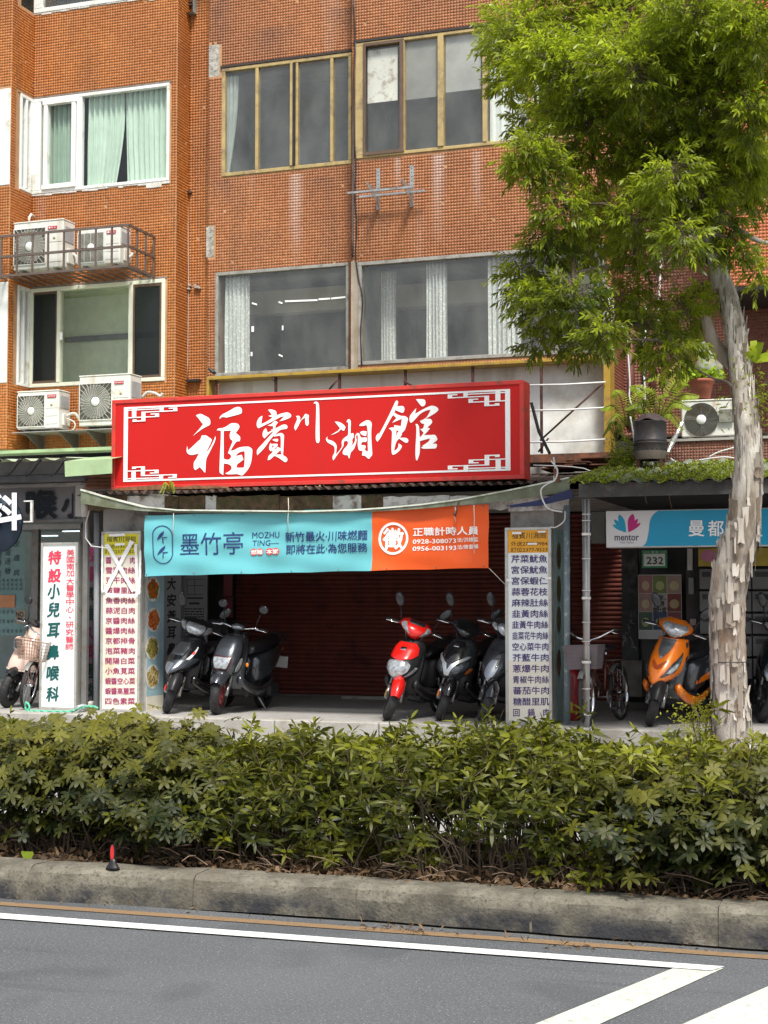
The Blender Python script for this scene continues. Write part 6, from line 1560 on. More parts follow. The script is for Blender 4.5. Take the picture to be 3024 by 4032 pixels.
CLAB = ['long white cable rising in a hump in front of the tiled parapet', 'long flat white cable lowest in the tangle before the parapet', 'white cable running from the drum foot down to the moss', 'short white cable sloping down in the middle of the roof tangle', 'short white cable rising to the trunk high on the parapet',
        'straight black cable at the top of the roof tangle by the trunk', 'level black cable lying lowest on the moss before the parapet', 'black cable reaching from the drum to behind the trunk', 'slightly sagging black cable in the middle of the roof tangle']
gw, gk = 'white cables tangled on the low roof', 'black cables tangled on the low roof'
for i, (p, mt) in enumerate(wires):
    o = cable([(q[0], q[1], -.1 * (i % 3)) for q in p], 17.2, .009 + .004 * (mt is m_black), mt, None, cat='cable')
    o['label'] = CLAB[i]; o['group'] = gw if mt is m_tube_w else gk
cable([(2170, 1815), (2195, 1850), (2185, 1890), (2155, 1905), (2130, 1930), (2140, 1975), (2165, 2005), (2215, 2015)], 15.7, .009, m_tube_w, 'white cable hanging in front of the right end of the green gutter')
cable([(2180, 1800), (2186, 1850), (2180, 1895)], 15.8, .009, m_tube_w, 'short white cable above the right end of the green gutter')
cable([(2100, 1832), (2300, 1845), (2380, 1900)], 17.5, .008, m_tube_w, 'white wire stretched across the rusty scrap right of the red sign')
cable([(2225, 2012), (2222, 2050), (2190, 2075), (2168, 2075)], 15.85, .007, m_tube_w, 'white cable end tied to the top of the right menu sign')
b = MB(); p = at(2196, 1890, 15.75); b.box(p.x - .02, p.x + .02, 15.72, 15.78, p.z - .02, p.z + .12); b.xf(Matrix.Translation(p) @ Matrix.Rotation(R(-12), 4, 'Y') @ Matrix.Translation(-p)); b.obj('roof_stub', m_rust, label='short rusty stub post standing on the end of the green gutter', cat='stub post')
# shaded white pieces of the block behind the tree
one('white_casing', m_whitew, 2697, 2746, 560, 955, 20.86, .03, label='white vertical casing on the shaded wall behind the tree trunk', cat='casing')
one('white_casing', m_whitew, 2400, 2426, 1130, 1420, 20.0, .04, label='white peeling strip at the right end of the big lower window', cat='strip')
b = MB(); b.lathe([(.001, 0), (.17, 0), (.17, .18), (.10, .30), (.085, .34), (.085, .45), (.07, .47), (.001, .47)], tuple(at(2790, 1500, 18.6)), 'z', 26); b.obj('grey_jar', M('mossy_grey_jar', (.26, .28, .24), .8, var=.4, vs=9, dirt=((.35, .30, .08), .3, 7)), label='mossy grey bell shaped jar behind the flower pot', cat='jar')
# ================================================================ scooters
m_tyre = M('tyre_rubber', (.018, .018, .020), .75, var=.2, dirt=((.07, .068, .065), .35, 10), coord='Object')
m_rim = M('dark_rim', (.05, .05, .055), .4, .5, coord='Object')
m_chrome = M('chrome', (.75, .76, .78), .12, 1.0, var=.03, coord='Object')
m_fork = M('fork_steel', (.28, .28, .29), .3, .8, coord='Object')
m_blkp = M('matt_black_plastic', (.014, .014, .016), .45, var=.15, coord='Object')
m_seat = M('seat_vinyl', (.010, .010, .013), .4, var=.1, coord='Object')
m_lamp = M('lamp_glass', (.40, .43, .45), .06, .4, var=.5, vs=26, coat=1, coord='Object')
m_lampd = M('dark_lamp_glass', (.05, .06, .07), .05, .3, var=.5, vs=30, coat=1, coord='Object')
m_amber = M('amber_lens', (.55, .16, .03), .15, coat=1, coord='Object')
m_mir = M('mirror_shell', (.03, .035, .04), .3, coat=.3, coord='Object')
def paintm(name, col, metal=.3, rough=.28): return M(name, col, rough, metal, var=.05, coat=.8, coord='Object')
def interp(rows, z):
    z = min(max(z, rows[0][0]), rows[-1][0])
    for i in range(len(rows) - 1):
        if z <= rows[i + 1][0]:
            t = (z - rows[i][0]) / (rows[i + 1][0] - rows[i][0]); n = len(rows)
            a, b_, c, d = rows[max(i - 1, 0)], rows[i], rows[i + 1], rows[min(i + 2, n - 1)]
            return [.5 * ((2 * b_[k]) + (c[k] - a[k]) * t + (2 * a[k] - 5 * b_[k] + 4 * c[k] - d[k]) * t * t + (3 * b_[k] - a[k] - 3 * c[k] + d[k]) * t ** 3) for k in range(1, len(b_))]
class Shell:
    """front-facing moulded cover: rows of (z, nose x, half width, depth, squareness)"""
    def __init__(s, rows, wrap=100): s.rows = sorted(rows); s.wrap = R(wrap)
    def S(s, t, z, off=0.0):
        xf, w_, d, q = interp(s.rows, z); th = t * s.wrap
        y = w_ * (math.copysign(abs(math.sin(th)) ** q, th)); x = xf - d * (1 - math.cos(th)) ** 1.0
        if off:
            e = .01; p = Vector((x, y, z)); a = Vector(s.S(t + e, z)) - p; b_ = Vector(s.S(t, min(z + e, s.rows[-1][0]))) - Vector(s.S(t, min(z + e, s.rows[-1][0]) - e))
            n = a.cross(b_); 
            if n.length > 1e-9: n.normalize(); p = p + n * off
            return tuple(p)
        return (x, y, z)
    def body(s, b, nz=14, nt=26, thick=.03, mi=0):
        z0, z1 = s.rows[0][0], s.rows[-1][0]; rings = []
        for j in range(nz + 1):
            z = z0 + (z1 - z0) * j / nz; out = [s.S(-1 + 2 * i / nt, z) for i in range(nt + 1)]
            xf, w_, d, q = interp(s.rows, z)
            inn = [(p[0] - thick if abs(p[1]) < w_ * .8 else p[0] - thick * .3, p[1] * .93, p[2]) for p in out[::-1]]
            rings.append(out + inn)
        b.loft(rings, mi=mi, caps=True)
    def patch(s, outline, off=.006, n=14, mi=0, b=None):
        """outline: rows (z, t_left, t_right)"""
        b = b or MB(); o = sorted(outline)
        def f(u, v):
            z = o[0][0] + (o[-1][0] - o[0][0]) * v; tl, tr = None, None
            for i in range(len(o) - 1):
                if z <= o[i + 1][0] + 1e-9:
                    k = (z - o[i][0]) / (o[i + 1][0] - o[i][0] + 1e-9); tl = o[i][1] + (o[i + 1][1] - o[i][1]) * k; tr = o[i][2] + (o[i + 1][2] - o[i][2]) * k; break
            return s.S(tl + (tr - tl) * u, z, off * (1 if .001 < v < .999 else .3))
        b.grid(f, 10, n, mi); return b
def mirror_rows(rows): return [(z, -b_, -a) for z, a, b_ in rows]
HEADP, HEADA = Vector((.30, 0, 1.0)), Vector((-.42, 0, .9)).normalized()
def steer_mx(deg): return Matrix.Translation(HEADP) @ Matrix.Rotation(R(deg), 4, HEADA) @ Matrix.Translation(-HEADP)
def wheel(b_t, b_r, cx, z, r, wd, Mx=None, spokes=5):
    s0, s1 = len(b_t.v), len(b_r.v); prof = []
    for k in range(13):
        a = math.pi * (k / 12) ; prof.append((r - wd * .5 + wd * .52 * math.sin(a) , -wd * .5 * math.cos(a)))
    prof = [(r * .62, -wd * .42)] + prof + [(r * .62, wd * .42), (r * .62, -wd * .42)]
    b_t.lathe(prof, (cx, 0, z), 'y', 40)
    # tread grooves as shallow darker ribs
    for k in range(36):
        a = 6.283 * k / 36; c_, s_ = math.cos(a), math.sin(a); rr = r + .002
        for sd in (-1, 1):
            p = [(rr * math.cos(a + da) * kk, y, rr * math.sin(a + da) * kk) for da, y, kk in ((0, .004 * sd, 1.012), (.05, .004 * sd, 1.012), (.11, wd * .34 * sd, .965), (.06, wd * .34 * sd, .965))]
            b_t.add([(q[0] + cx, q[1], q[2] + z) for q in p], [(0, 1, 2, 3)])
    b_r.lathe([(r * .62, -.03), (r * .66, -.035), (r * .66, .035), (r * .62, .03), (r * .55, .02), (r * .55, -.02), (r * .62, -.03)], (cx, 0, z), 'y', 36)
    b_r.lathe([(.001, -.045), (.03, -.045), (.035, -.02), (.035, .02), (.03, .045), (.001, .045)], (cx, 0, z), 'y', 16)
    for k in range(spokes):
        a = 6.283 * k / spokes + .4; b_r.tube([(cx + .025 * math.cos(a), 0, z + .025 * math.sin(a)), (cx + r * .58 * math.cos(a + .15), 0, z + r * .58 * math.sin(a + .15))], [.016, .011], 6)
    b_r.lathe([(.05, .032), (.10, .032), (.10, .036), (.05, .036)], (cx, 0, z), 'y', 24)
    if Mx:
        b_t.xf(Mx, s0); b_r.xf(Mx, s1)
def ellip(b, c, rx, ry, rz, n=14, m=8, Mx=None):
    s0 = len(b.v)
    b.grid(lambda u, v: (c[0] + rx * math.cos(u * 6.2832) * math.sin(v * 3.1416), c[1] + ry * math.sin(u * 6.2832) * math.sin(v * 3.1416), c[2] - rz * math.cos(v * 3.1416)), n, m)
    if Mx: b.xf(Mx, s0)
def scooter(px, py, phi, lean, steer, label, P):
    hd = R(-(90 + phi)); g = gnd(px, py, PZ)
    f = Vector((math.cos(hd), math.sin(hd), 0)); wx = P.get('wx', .66); root = g - f * wx
    t = empty('motor_scooter', (root.x, root.y, PZ + P.get('lift', .0)), label, 'motor scooter', 'scooters parked in the arcade', rot=(R(lean), 0, hd))
    St = steer_mx(steer); wr_ = P.get('wr', .225); kw = dict(parent=t, local=True)
    main, side = P['paint'], P.get('side', m_blkp)
    bt, br = MB(), MB(); wheel(bt, br, wx, wr_, wr_, P.get('ww', .105), St, P.get('spokes', 5))
    w_ = bt.obj('front_wheel', m_tyre, **kw); br.obj('rim', P.get('rim', m_rim), parent=w_, local=True)
    bt, br = MB(), MB(); wheel(bt, br, -.60, wr_, wr_, .11); w_ = bt.obj('rear_wheel', m_tyre, **kw); br.obj('rim', m_rim, parent=w_, local=True)
    for sy in (-1, 1):
        b = MB(); b.tube([(.43, sy * .07, .62), (wx - .07, sy * .078, .34)], .017, 10, mi=0); b.tube([(wx - .09, sy * .078, .37), (wx, sy * .078, wr_)], .023, 10, mi=1); b.xf(St); b.obj('fork_leg', [P.get('fork', m_fork), P.get('forkl', m_fork)], **kw)
    b = MB(); b.box(wx - .03, wx + .035, -.105, -.083, wr_ + .02, wr_ + .09, bev=.006); b.xf(St); b.obj('brake_caliper', P.get('caliper', m_rim), **kw)
    # front fender
    b = MB(); fr, fwd = wr_ + .045, P.get('fw', .075); a0, a1 = P.get('fa', (R(20), R(150)))
    def ff(u, v, th=0):
        a = a0 + (a1 - a0) * v; wdt = fwd * (math.sin(math.pi * min(1, .12 + v * 1.1)) ** .45 if v < .3 else 1) * (1 - .15 * v); yy = -1 + 2 * u
        rr = fr + .018 - .05 * yy * yy - th
        return (wx + rr * math.cos(a), wdt * yy, wr_ + rr * math.sin(a) - .010 * yy * yy)
    b.grid(lambda u, v: ff(u, v), 12, 16); b.grid(lambda u, v: ff(u, v, .006), 12, 16, flip=True); b.xf(St); b.obj('front_fender', P.get('fender', main), **kw)
    # front cover
    sh = Shell(P['apron']); b = MB(); sh.body(b); ap = b.obj('front_cover', P.get('apron_mat', main), rec=True, **kw)
    for nm, rows, mat, off, mirror in P['patches']:
        for rr in ([rows, mirror_rows(rows)] if mirror else [rows]):
            b = sh.patch(rr, off); b.obj(nm, mat, parent=ap, local=True)
    # inner leg shield, floor, underbody
    b = MB(); zt, zb_ = P['apron'][-1][0] if P['apron'][-1][0] > P['apron'][0][0] else P['apron'][0][0], .36
    w2 = P.get('lw', .19)
    rings = []
    for z, x0, hw in ((.30, .40, w2 * .85), (.45, .42, w2), (.62, .38, w2 * 1.02), (zt - .04, .30, w2 * .82), (zt + .02, .27, w2 * .5)):
        rings.append([(x0, -hw, z), (x0 + .04, -hw * .98, z), (x0 + .10, -hw * .6, z), (x0 + .10, hw * .6, z), (x0 + .04, hw * .98, z), (x0, hw, z), (x0 - .02, hw * .5, z), (x0 - .02, -hw * .5, z)])
    b.loft(rings); b.obj('leg_shield', side, **kw)
    for sy in (-1, 1):
        b = MB(); rg = []
        for k in range(9):
            q = k / 8; x = .52 - .95 * q; zc = .42 - .20 * math.sin(q * 2.2) + .10 * q * q; rg.append([(x, sy * (w2 - .005 - .02 * abs(q - .4)), zc - .055), (x, sy * (w2 + .012), zc), (x, sy * (w2 - .002), zc + .05), (x, sy * (w2 - .05), zc + .02), (x, sy * (w2 - .05), zc - .04)])
        b.loft(rg); b.obj('floor_side_panel', P.get('lower', side), rec=True, **kw)
    b = MB(); b.box(-.18, .44, -w2 + .03, w2 - .03, .28, .335, bev=.01); b.obj('floorboard', m_blkp, **kw)
    b = MB(); b.box(-.55, .12, -.11, .11, .17, .30, bev=.03); b.box(-.72, -.42, .04, .16, .16, .32, bev=.03); b.obj('engine', m_rim, **kw)
    # tail body
    b = MB(); rg = []
    for x, zc, hh, hw in ((-.10, .48, .17, .10), (-.18, .50, .20, .145), (-.35, .55, .19, .175), (-.55, .62, .15, .17), (-.75, .70, .10, .13), (-.90, .76, .05, .07)):
        rg.append([(x, hw * math.copysign(abs(math.cos(a)) ** .6, math.cos(a)), zc + hh * math.copysign(abs(math.sin(a)) ** .75, math.sin(a))) for a in [6.2832 * k / 22 for k in range(22)]])
    b.loft(rg[::-1]); tb = b.obj('tail_cover', P.get('tail', side), **kw)
    if P.get('tail_stripe'):
        for sy in (-1, 1):
            b = MB(); b.grid(lambda u, v: (-.14 - .62 * u, sy * (.120 + .075 * math.sin(min(1, u * 1.25) * 1.75 + .15)), .44 + .22 * u + (v - .5) * (.04 + .12 * u)), 10, 4); b.grid(lambda u, v: (-.14 - .62 * u, sy * (.119 + .075 * math.sin(min(1, u * 1.25) * 1.75 + .15)), .44 + .22 * u + (v - .5) * (.04 + .12 * u)), 10, 4, flip=True); b.obj('side_stripe', P['tail_stripe'], parent=tb, local=True)
    b = MB(); rg = []
    for x, z, hh, hw in ((.02, .70, .03, .07), (-.05, .74, .055, .11), (-.22, .755, .06, .135), (-.40, .77, .055, .14), (-.52, .81, .05, .135), (-.70, .85, .05, .12), (-.80, .86, .03, .08)):
        rg.append([(x, hw * math.copysign(abs(math.cos(a)) ** .55, math.cos(a)), z + hh * math.sin(a)) for a in [6.2832 * k / 20 for k in range(20)]])
    b.loft(rg[::-1]); b.obj('seat', m_seat, **kw)
    b = MB(); b.tube([(-.62, -.15, .80), (-.80, -.15, .86), (-.93, -.09, .90), (-.95, 0, .90), (-.93, .09, .90), (-.80, .15, .86), (-.62, .15, .80)], .014, 8); b.obj('grab_rail', P.get('rail', m_blkp), **kw)
    b = MB(); ellip(b, (-.92, 0, .72), .03, .08, .035); b.obj('tail_light', m_amber, **kw)
    b = MB(); b.box(-.99, -.985, -.12, .12, .48, .62, bev=.002); b.obj('licence_plate', M('plate_white_enamel', (.55, .56, .55), .4), **kw)
    b = MB(); b.tube([(.0, -.10, .18), (-.3, -.15, .17), (-.55, -.17, .22)], .018, 8); b.tube([(-.45, -.18, .22), (-.85, -.19, .32)], [.035, .05], 12); b.obj('exhaust', m_rim, **kw)
    b = MB(); b.tube([(-.10, .12, .22), (-.12, .26, .0 - P.get('lift', 0) + .035)], .012, 6); b.obj('side_stand', m_fork, **kw)
    # steering head, bars
    b = MB(); b.tube([(.44, 0, .60), (.30, 0, .98)], .035, 10); b.xf(St); b.obj('steering_stem', P.get('stem', m_blkp), **kw)
    if P.get('head'):
        hs_ = Shell(P['head'], P.get('hwrap', 92)); b = MB(); hs_.body(b, 10, 22, .05); b.xf(St); hc = b.obj('handlebar_cover', P.get('head_mat', main), rec=True, **kw)
        for nm, rows, mat, off, mirror in P.get('hpatches', []):
            for rr in ([rows, mirror_rows(rows)] if mirror else [rows]):
                b = hs_.patch(rr, off); b.xf(St); b.obj(nm, mat, parent=hc, local=True)
    bz = P.get('bz', 1.0); bxx = .24
    b = MB(); b.tube([(bxx - .03, -.33, bz), (bxx + .01, -.18, bz + .01), (bxx + .04, 0, bz - .03), (bxx + .01, .18, bz + .01), (bxx - .03, .33, bz)], .013, 8); b.xf(St); b.obj('handlebar', P.get('barm', m_blkp), **kw)
    for sy in (-1, 1):
        b = MB(); b.tube([(bxx - .035, sy * .345, bz - .001), (bxx - .008, sy * .23, bz + .006)], .020, 10); b.xf(St); b.obj('grip', m_blkp, **kw)
        b = MB(); b.tube([(bxx + .02, sy * .18, bz + .005), (bxx + .045, sy * .22, bz), (bxx + .035, sy * .30, bz - .004), (bxx + .02, sy * .345, bz - .01)], [.008, .007, .006, .009], 7); b.xf(St); b.obj('brake_lever', m_chrome, **kw)
        mp = P.get('mir', (.10, .27, .25)); dxm, dym, dzm = mp
        if P.get('nomir') == sy: continue
        b = MB(); b.tube([(bxx, sy * .19, bz + .02), (bxx - .01, sy * .20, bz + .09), (bxx - .02, sy * (.19 + (dym - .19) * .6), bz + dzm * .75)], .007, 6); b.xf(St); b.obj('mirror_stem', m_blkp, **kw)
        b = MB(); Mm = Matrix.Translation((bxx - .03, sy * dym, bz + dzm)) @ Matrix.Rotation(R(sy * -32 if not P.get('rmir') else 0), 4, 'X')
        if P.get('rmir'): ellip(b, (0, 0, 0), .02, .058, .05, Mx=Mm)
        else: ellip(b, (0, 0, 0), .022, .048, .085, Mx=Mm)
        b.xf(St); b.obj('mirror', m_mir, **kw)
    b = MB(); b.grid(lambda u, v: (bxx - .06 + .12 * v, -.10 + .2 * u, bz + .035 + .03 * v), 6, 4); b.xf(St); b.obj('dashboard', m_blkp, **kw)
    # cables
    b = MB(); b.tube([(bxx + .03, -.15, bz), (bxx + .14, -.10, bz - .06), (bxx + .15, -.04, bz - .2)], .005, 5); b.tube([(bxx + .03, .15, bz), (bxx + .14, .10, bz - .06), (bxx + .15, .04, bz - .2)], .005, 5); b.xf(St); b.obj('cables', m_blkp, kind='stuff', **kw)
    for a_ in P.get('extra', []): a_(t, kw, St)
    return t
def lamp_disc(c, ry, rz, mat, name, bez=None, bezm=None, tilt=0, steer=False):
    def go(t, kw, St):
        Mx = Matrix.Translation(c) @ Matrix.Rotation(R(tilt), 4, 'Y')
        if bez:
            b = MB(); b.grid(lambda u, v: (.012 - .02 * v, (ry + bez * v) * math.copysign(abs(math.cos(u * 6.2832)) ** .7, math.cos(u * 6.2832)), (rz + bez * v) * math.copysign(abs(math.sin(u * 6.2832)) ** .7, math.sin(u * 6.2832))), 30, 2); b.xf(Mx)
            if steer: b.xf(St)
            b.obj(name + '_bezel', bezm, **kw)
        b = MB(); b.grid(lambda u, v: (.012 + .02 * (1 - v * v), ry * v * math.copysign(abs(math.cos(u * 6.2832)) ** .7, math.cos(u * 6.2832)), rz * v * math.copysign(abs(math.sin(u * 6.2832)) ** .7, math.sin(u * 6.2832))), 30, 5); b.xf(Mx)
        if steer: b.xf(St)
        b.obj(name, mat, **kw)
    return go
redp = paintm('scooter_red', (.72, .012, .008), .1, .25); orgp = paintm('scooter_orange', (.85, .20, .01), .15, .3)
grey1 = paintm('gunmetal_paint', (.055, .062, .072), .6, .25); black1 = paintm('piano_black', (.008, .009, .011), .2, .16); silv = paintm('silver_paint', (.30, .33, .36), .8, .22)
grey2 = paintm('steel_grey_paint', (.075, .085, .10), .7, .28); beigep = paintm('beige_paint', (.72, .52, .44), .0, .35); dgreen = paintm('green_black_paint', (.012, .022, .022), .4, .2)
sportH = [(.90, .40, .06, .10, .9), (.95, .42, .13, .16, .9), (1.01, .40, .19, .20, .85), (1.06, .34, .17, .17, .9), (1.09, .27, .10, .10, 1)]
# --- red
scooter(1536, 2838, 7, -8, 30, 'bright red sporty scooter with black legs between the banner and the right menu sign', dict(
    paint=redp, apron_mat=m_blkp, apron=[(.44, .66, .05, .10, 1), (.50, .69, .13, .17, .9), (.58, .69, .17, .22, .8), (.68, .63, .17, .22, .8), (.78, .54, .165, .18, .8), (.86, .46, .13, .12, .9)],
    patches=[('chest_panel', [(.66, -.02, .02), (.69, -.42, .42), (.73, -.58, .58), (.80, -.55, .55), (.855, -.42, .42)], redp, .012, False),
             ('chest_badge', [(.765, -.06, .06), (.785, -.09, .09), (.80, -.05, .05)], m_chrome, .016, False),
             ('headlamp', [(.47, -.05, .05), (.50, -.22, .22), (.55, -.42, .42), (.62, -.45, .45), (.655, -.30, .30), (.665, -.03, .03)], m_lamp, .010, False),
             ('turn_signal', [(.49, .40, .50), (.54, .50, .72), (.60, .66, .80)], m_lamp, .008, True)],
    head=sportH, hpatches=[('headlamp_slit', [(.945, .25, .38), (.98, .28, .60), (1.03, .34, .62), (1.05, .40, .48)], m_lamp, .006, True), ('visor', [(1.05, -.25, .25), (1.088, -.5, .5)], m_blkp, .006, False)],
    fender=redp, tail_stripe=redp, lower=m_blkp, forkl=m_fork, caliper=M('brass_caliper', (.35, .24, .10), .4, .6)))
# --- black with silver V
scooter(1742, 2838, 6, -8, 26, 'black scooter with a silver V nose and twin dark lamps, middle of the right three', dict(
    paint=black1, apron_mat=grey1, apron=[(.46, .68, .05, .08, 1), (.50, .71, .14, .16, .9), (.58, .70, .19, .22, .8), (.68, .63, .195, .24, .8), (.80, .53, .17, .19, .85), (.88, .45, .11, .11, .9)],
    patches=[('nose_panel', [(.63, -.02, .02), (.70, -.28, .28), (.80, -.36, .36), (.875, -.30, .30)], black1, .010, False),
             ('silver_v', [(.49, -.02, .07), (.56, .0, .10), (.62, .04, .18), (.67, .22, .40), (.72, .46, .62)], M('satin_silver', (.55, .57, .58), .3, .7, coord='Object'), .014, True),
             ('twin_headlamp', [(.52, .12, .26), (.57, .13, .52), (.62, .20, .60), (.66, .34, .58)], m_lampd, .010, True),
             ('chin', [(.475, -.25, .25), (.50, -.34, .34)], m_blkp, .012, False),
             ('turn_signal', [(.53, .66, .86), (.565, .62, .92), (.595, .70, .88)], m_amber, .012, True),
             ('nose_badge', [(.80, -.07, .07), (.825, -.09, .09), (.84, -.06, .06)], m_chrome, .014, False)],
    head=[(.91, .41, .05, .08, .9), (.96, .43, .12, .15, .9), (1.02, .38, .17, .18, .85), (1.07, .30, .14, .13, .9), (1.10, .22, .07, .07, 1)],
    hpatches=[('visor', [(.94, -.25, .25), (1.0, -.4, .4), (1.09, -.5, .5)], black1, .006, False)], head_mat=grey1, tail=black1, lower=black1, fender=black1, caliper=m_amber, rim=M('alloy_rim', (.38, .38, .38), .35, .7, coord='Object')))
# --- dark silver beak
P5 = dict(paint=grey2, apron_mat=grey2, apron=[(.45, .74, .03, .06, 1), (.50, .74, .10, .16, .95), (.60, .69, .17, .26, .85), (.72, .59, .18, .25, .8), (.82, .49, .165, .19, .85), (.89, .42, .12, .12, .9)],
    patches=[('bright_beak', [(.455, -.08, .08), (.52, -.22, .26), (.62, -.10, .22), (.70, .02, .14)], silv, .006, False), ('nose_vent', [(.745, -.04, .04), (.77, -.22, .22), (.785, -.30, .30)], m_blkp, .010, False),
             ('turn_signal', [(.54, .38, .44), (.60, .44, .66), (.68, .56, .80), (.74, .72, .82)], m_lampd, .010, True), ('turn_lens', [(.60, .52, .62), (.65, .58, .72)], m_amber, .013, True)],
    head=[(.90, .38, .05, .09, .9), (.95, .42, .15, .17, .85), (1.01, .40, .19, .20, .8), (1.06, .33, .17, .17, .85), (1.09, .25, .10, .10, 1)],
    hpatches=[('headlamp', [(.93, -.16, .16), (.97, -.34, .34), (1.02, -.36, .36), (1.05, -.20, .20)], m_lamp, .010, False), ('side_lamp', [(.96, .38, .5), (1.0, .38, .72), (1.03, .42, .66)], m_lamp, .008, True)],
    fender=black1, tail=grey1, lower=black1)
scooter(1908, 2846, 5, -8, 26, 'dark grey scooter with a bright beak half hidden behind the right menu sign', P5)
# --- left black with head lamps on the bars
P1 = dict(P5); P1.update(paint=black1, apron_mat=black1, apron=[(.46, .80, .03, .07, 1), (.50, .80, .10, .18, .95), (.57, .75, .17, .28, .85), (.66, .66, .19, .29, .8), (.78, .54, .175, .22, .8), (.88, .44, .13, .13, .9)],
    patches=[('grey_beak', [(.465, -.10, .10), (.50, -.28, .30), (.56, -.26, .60), (.62, -.02, .68), (.66, .30, .72)], grey2, .006, False), ('bright_beak', [(.47, -.12, .04), (.53, -.26, .05), (.60, -.20, .06)], silv, .009, False),
             ('nose_vent', [(.68, -.24, .14), (.76, -.30, .22), (.83, -.22, .20)], grey1, .010, False), ('white_stripe', [(.64, .30, .42), (.72, .42, .50), (.79, .50, .54)], M('pearl_white', (.6, .6, .62), .25, coord='Object'), .012, False), ('red_mark', [(.70, .38, .46), (.735, .42, .48)], m_printr, .016, False)],
    hpatches=[('headlamp', [(.925, -.24, .24), (.96, -.32, .32), (1.02, -.34, .34), (1.05, -.28, .28)], m_lamp, .010, False), ('side_lamp', [(.945, .38, .6), (1.0, .38, .86), (1.04, .42, .80)], m_lamp, .010, True), ('amber_corner', [(.96, .70, .80), (1.0, .70, .86)], m_amber, .013, True)],
    head_mat=m_blkp, fender=m_blkp, fork=M('champagne_fork', (.42, .40, .36), .3, .8, coord='Object'), forkl=M('champagne_fork', (.4, .4, .4), .3), caliper=m_printr, tail=black1)
scooter(667, 2809, 4, -8, 28, 'black scooter with lamps on the handlebar cover and a grey beak beside the food pictures', P1)
# --- round grey with square lamp
m_bez = M('dark_red_bezel', (.05, .006, .009), .4)
scooter(856, 2814, 0, -5, 10, 'rounded dark grey scooter with a square lamp in a red bezel, second from left', dict(
    paint=grey2, apron_mat=grey2, apron=[(.46, .66, .12, .14, .75), (.52, .685, .155, .18, .7), (.62, .675, .175, .20, .65), (.74, .62, .17, .20, .65), (.84, .54, .15, .17, .7), (.90, .47, .12, .12, .8)],
    patches=[('lamp_bezel', [(.51, -.19, .19), (.53, -.25, .25), (.60, -.30, .30), (.655, -.32, .32), (.675, -.26, .26)], m_bez, .008, False), ('headlamp', [(.525, -.13, .13), (.54, -.18, .18), (.60, -.22, .22), (.645, -.24, .24), (.66, -.18, .18)], m_lamp, .018, False),
             ('side_strip', [(.47, .56, .62), (.60, .62, .72), (.76, .66, .78), (.86, .62, .70)], black1, .008, True), ('turn_signal', [(.50, .60, .70), (.54, .56, .80), (.60, .60, .82), (.66, .68, .78)], m_lamp, .012, True)],
    fender=grey2, fw=.10, fa=(R(35), R(130)), tail=grey1, lower=grey1, side=grey1, barm=m_chrome, rmir=True, mir=(.1, .25, .24), caliper=m_rim, rim=M('red_striped_rim', (.25, .03, .03), .4, coord='Object'),
    extra=[lambda t, kw, St: (lambda b: (ellip(b, (.30, 0, 1.0), .07, .085, .045), b.xf(St), b.obj('gauge_pod', silv, **kw)))(MB()), lambda t, kw, St: (lambda b: (ellip(b, (.40, .20, .58), .012, .018, .026), b.obj('side_reflector', M('orange_reflector', (.9, .25, .0), .3, emit=None), **kw)))(MB())]))
# --- orange
scooter(2568, 2861, 12, -7, 22, 'orange scooter with grey V nose stripe parked just left of the tree trunk', dict(
    paint=orgp, apron_mat=orgp, apron=[(.44, .76, .03, .06, 1), (.49, .76, .11, .16, .95), (.58, .72, .17, .25, .85), (.70, .63, .185, .26, .8), (.82, .52, .175, .21, .8), (.92, .43, .15, .14, .8)],
    patches=[('grey_v_stripe', [(.71, -.01, .01), (.80, -.16, .16), (.915, -.26, .26)], silv, .010, False), ('chevron', [(.60, -.02, .02), (.625, -.03, .10), (.69, .14, .20)], M('dark_orange_crease', (.35, .05, .005), .4, coord='Object'), .010, True),
             ('headlamp', [(.52, .22, .30), (.58, .28, .58), (.66, .36, .66), (.74, .52, .64), (.79, .60, .62)], m_lampd, .010, True), ('lamp_lens', [(.56, .32, .46), (.62, .40, .58), (.68, .50, .60)], m_lamp, .013, True)],
    head=[(.92, .40, .04, .08, .9), (.97, .44, .13, .17, .9), (1.03, .42, .19, .21, .85), (1.08, .36, .16, .17, .9), (1.12, .28, .08, .10, 1)],
    hpatches=[('headlamp', [(.93, -.12, .12), (.97, -.34, .34), (1.02, -.42, .42), (1.06, -.46, .46), (1.075, -.40, .40)], m_lamp, .010, False)],
    fender=m_blkp, lower=orgp, side=grey1, tail=grey2, tail_stripe=orgp, rail=orgp, stem=orgp, lw=.20))
# --- grey behind trunk, dark at the right edge
P7 = dict(P5); P7.update(side=grey1); scooter(2815, 2835, 4, -8, 26, 'grey scooter almost hidden behind the tree trunk', P7)
P8 = dict(P5); P8.update(paint=dgreen, apron_mat=dgreen, fender=m_blkp); scooter(3006, 2846, 4, -8, 24, 'green black scooter cut off by the right edge behind the tree trunk', P8)
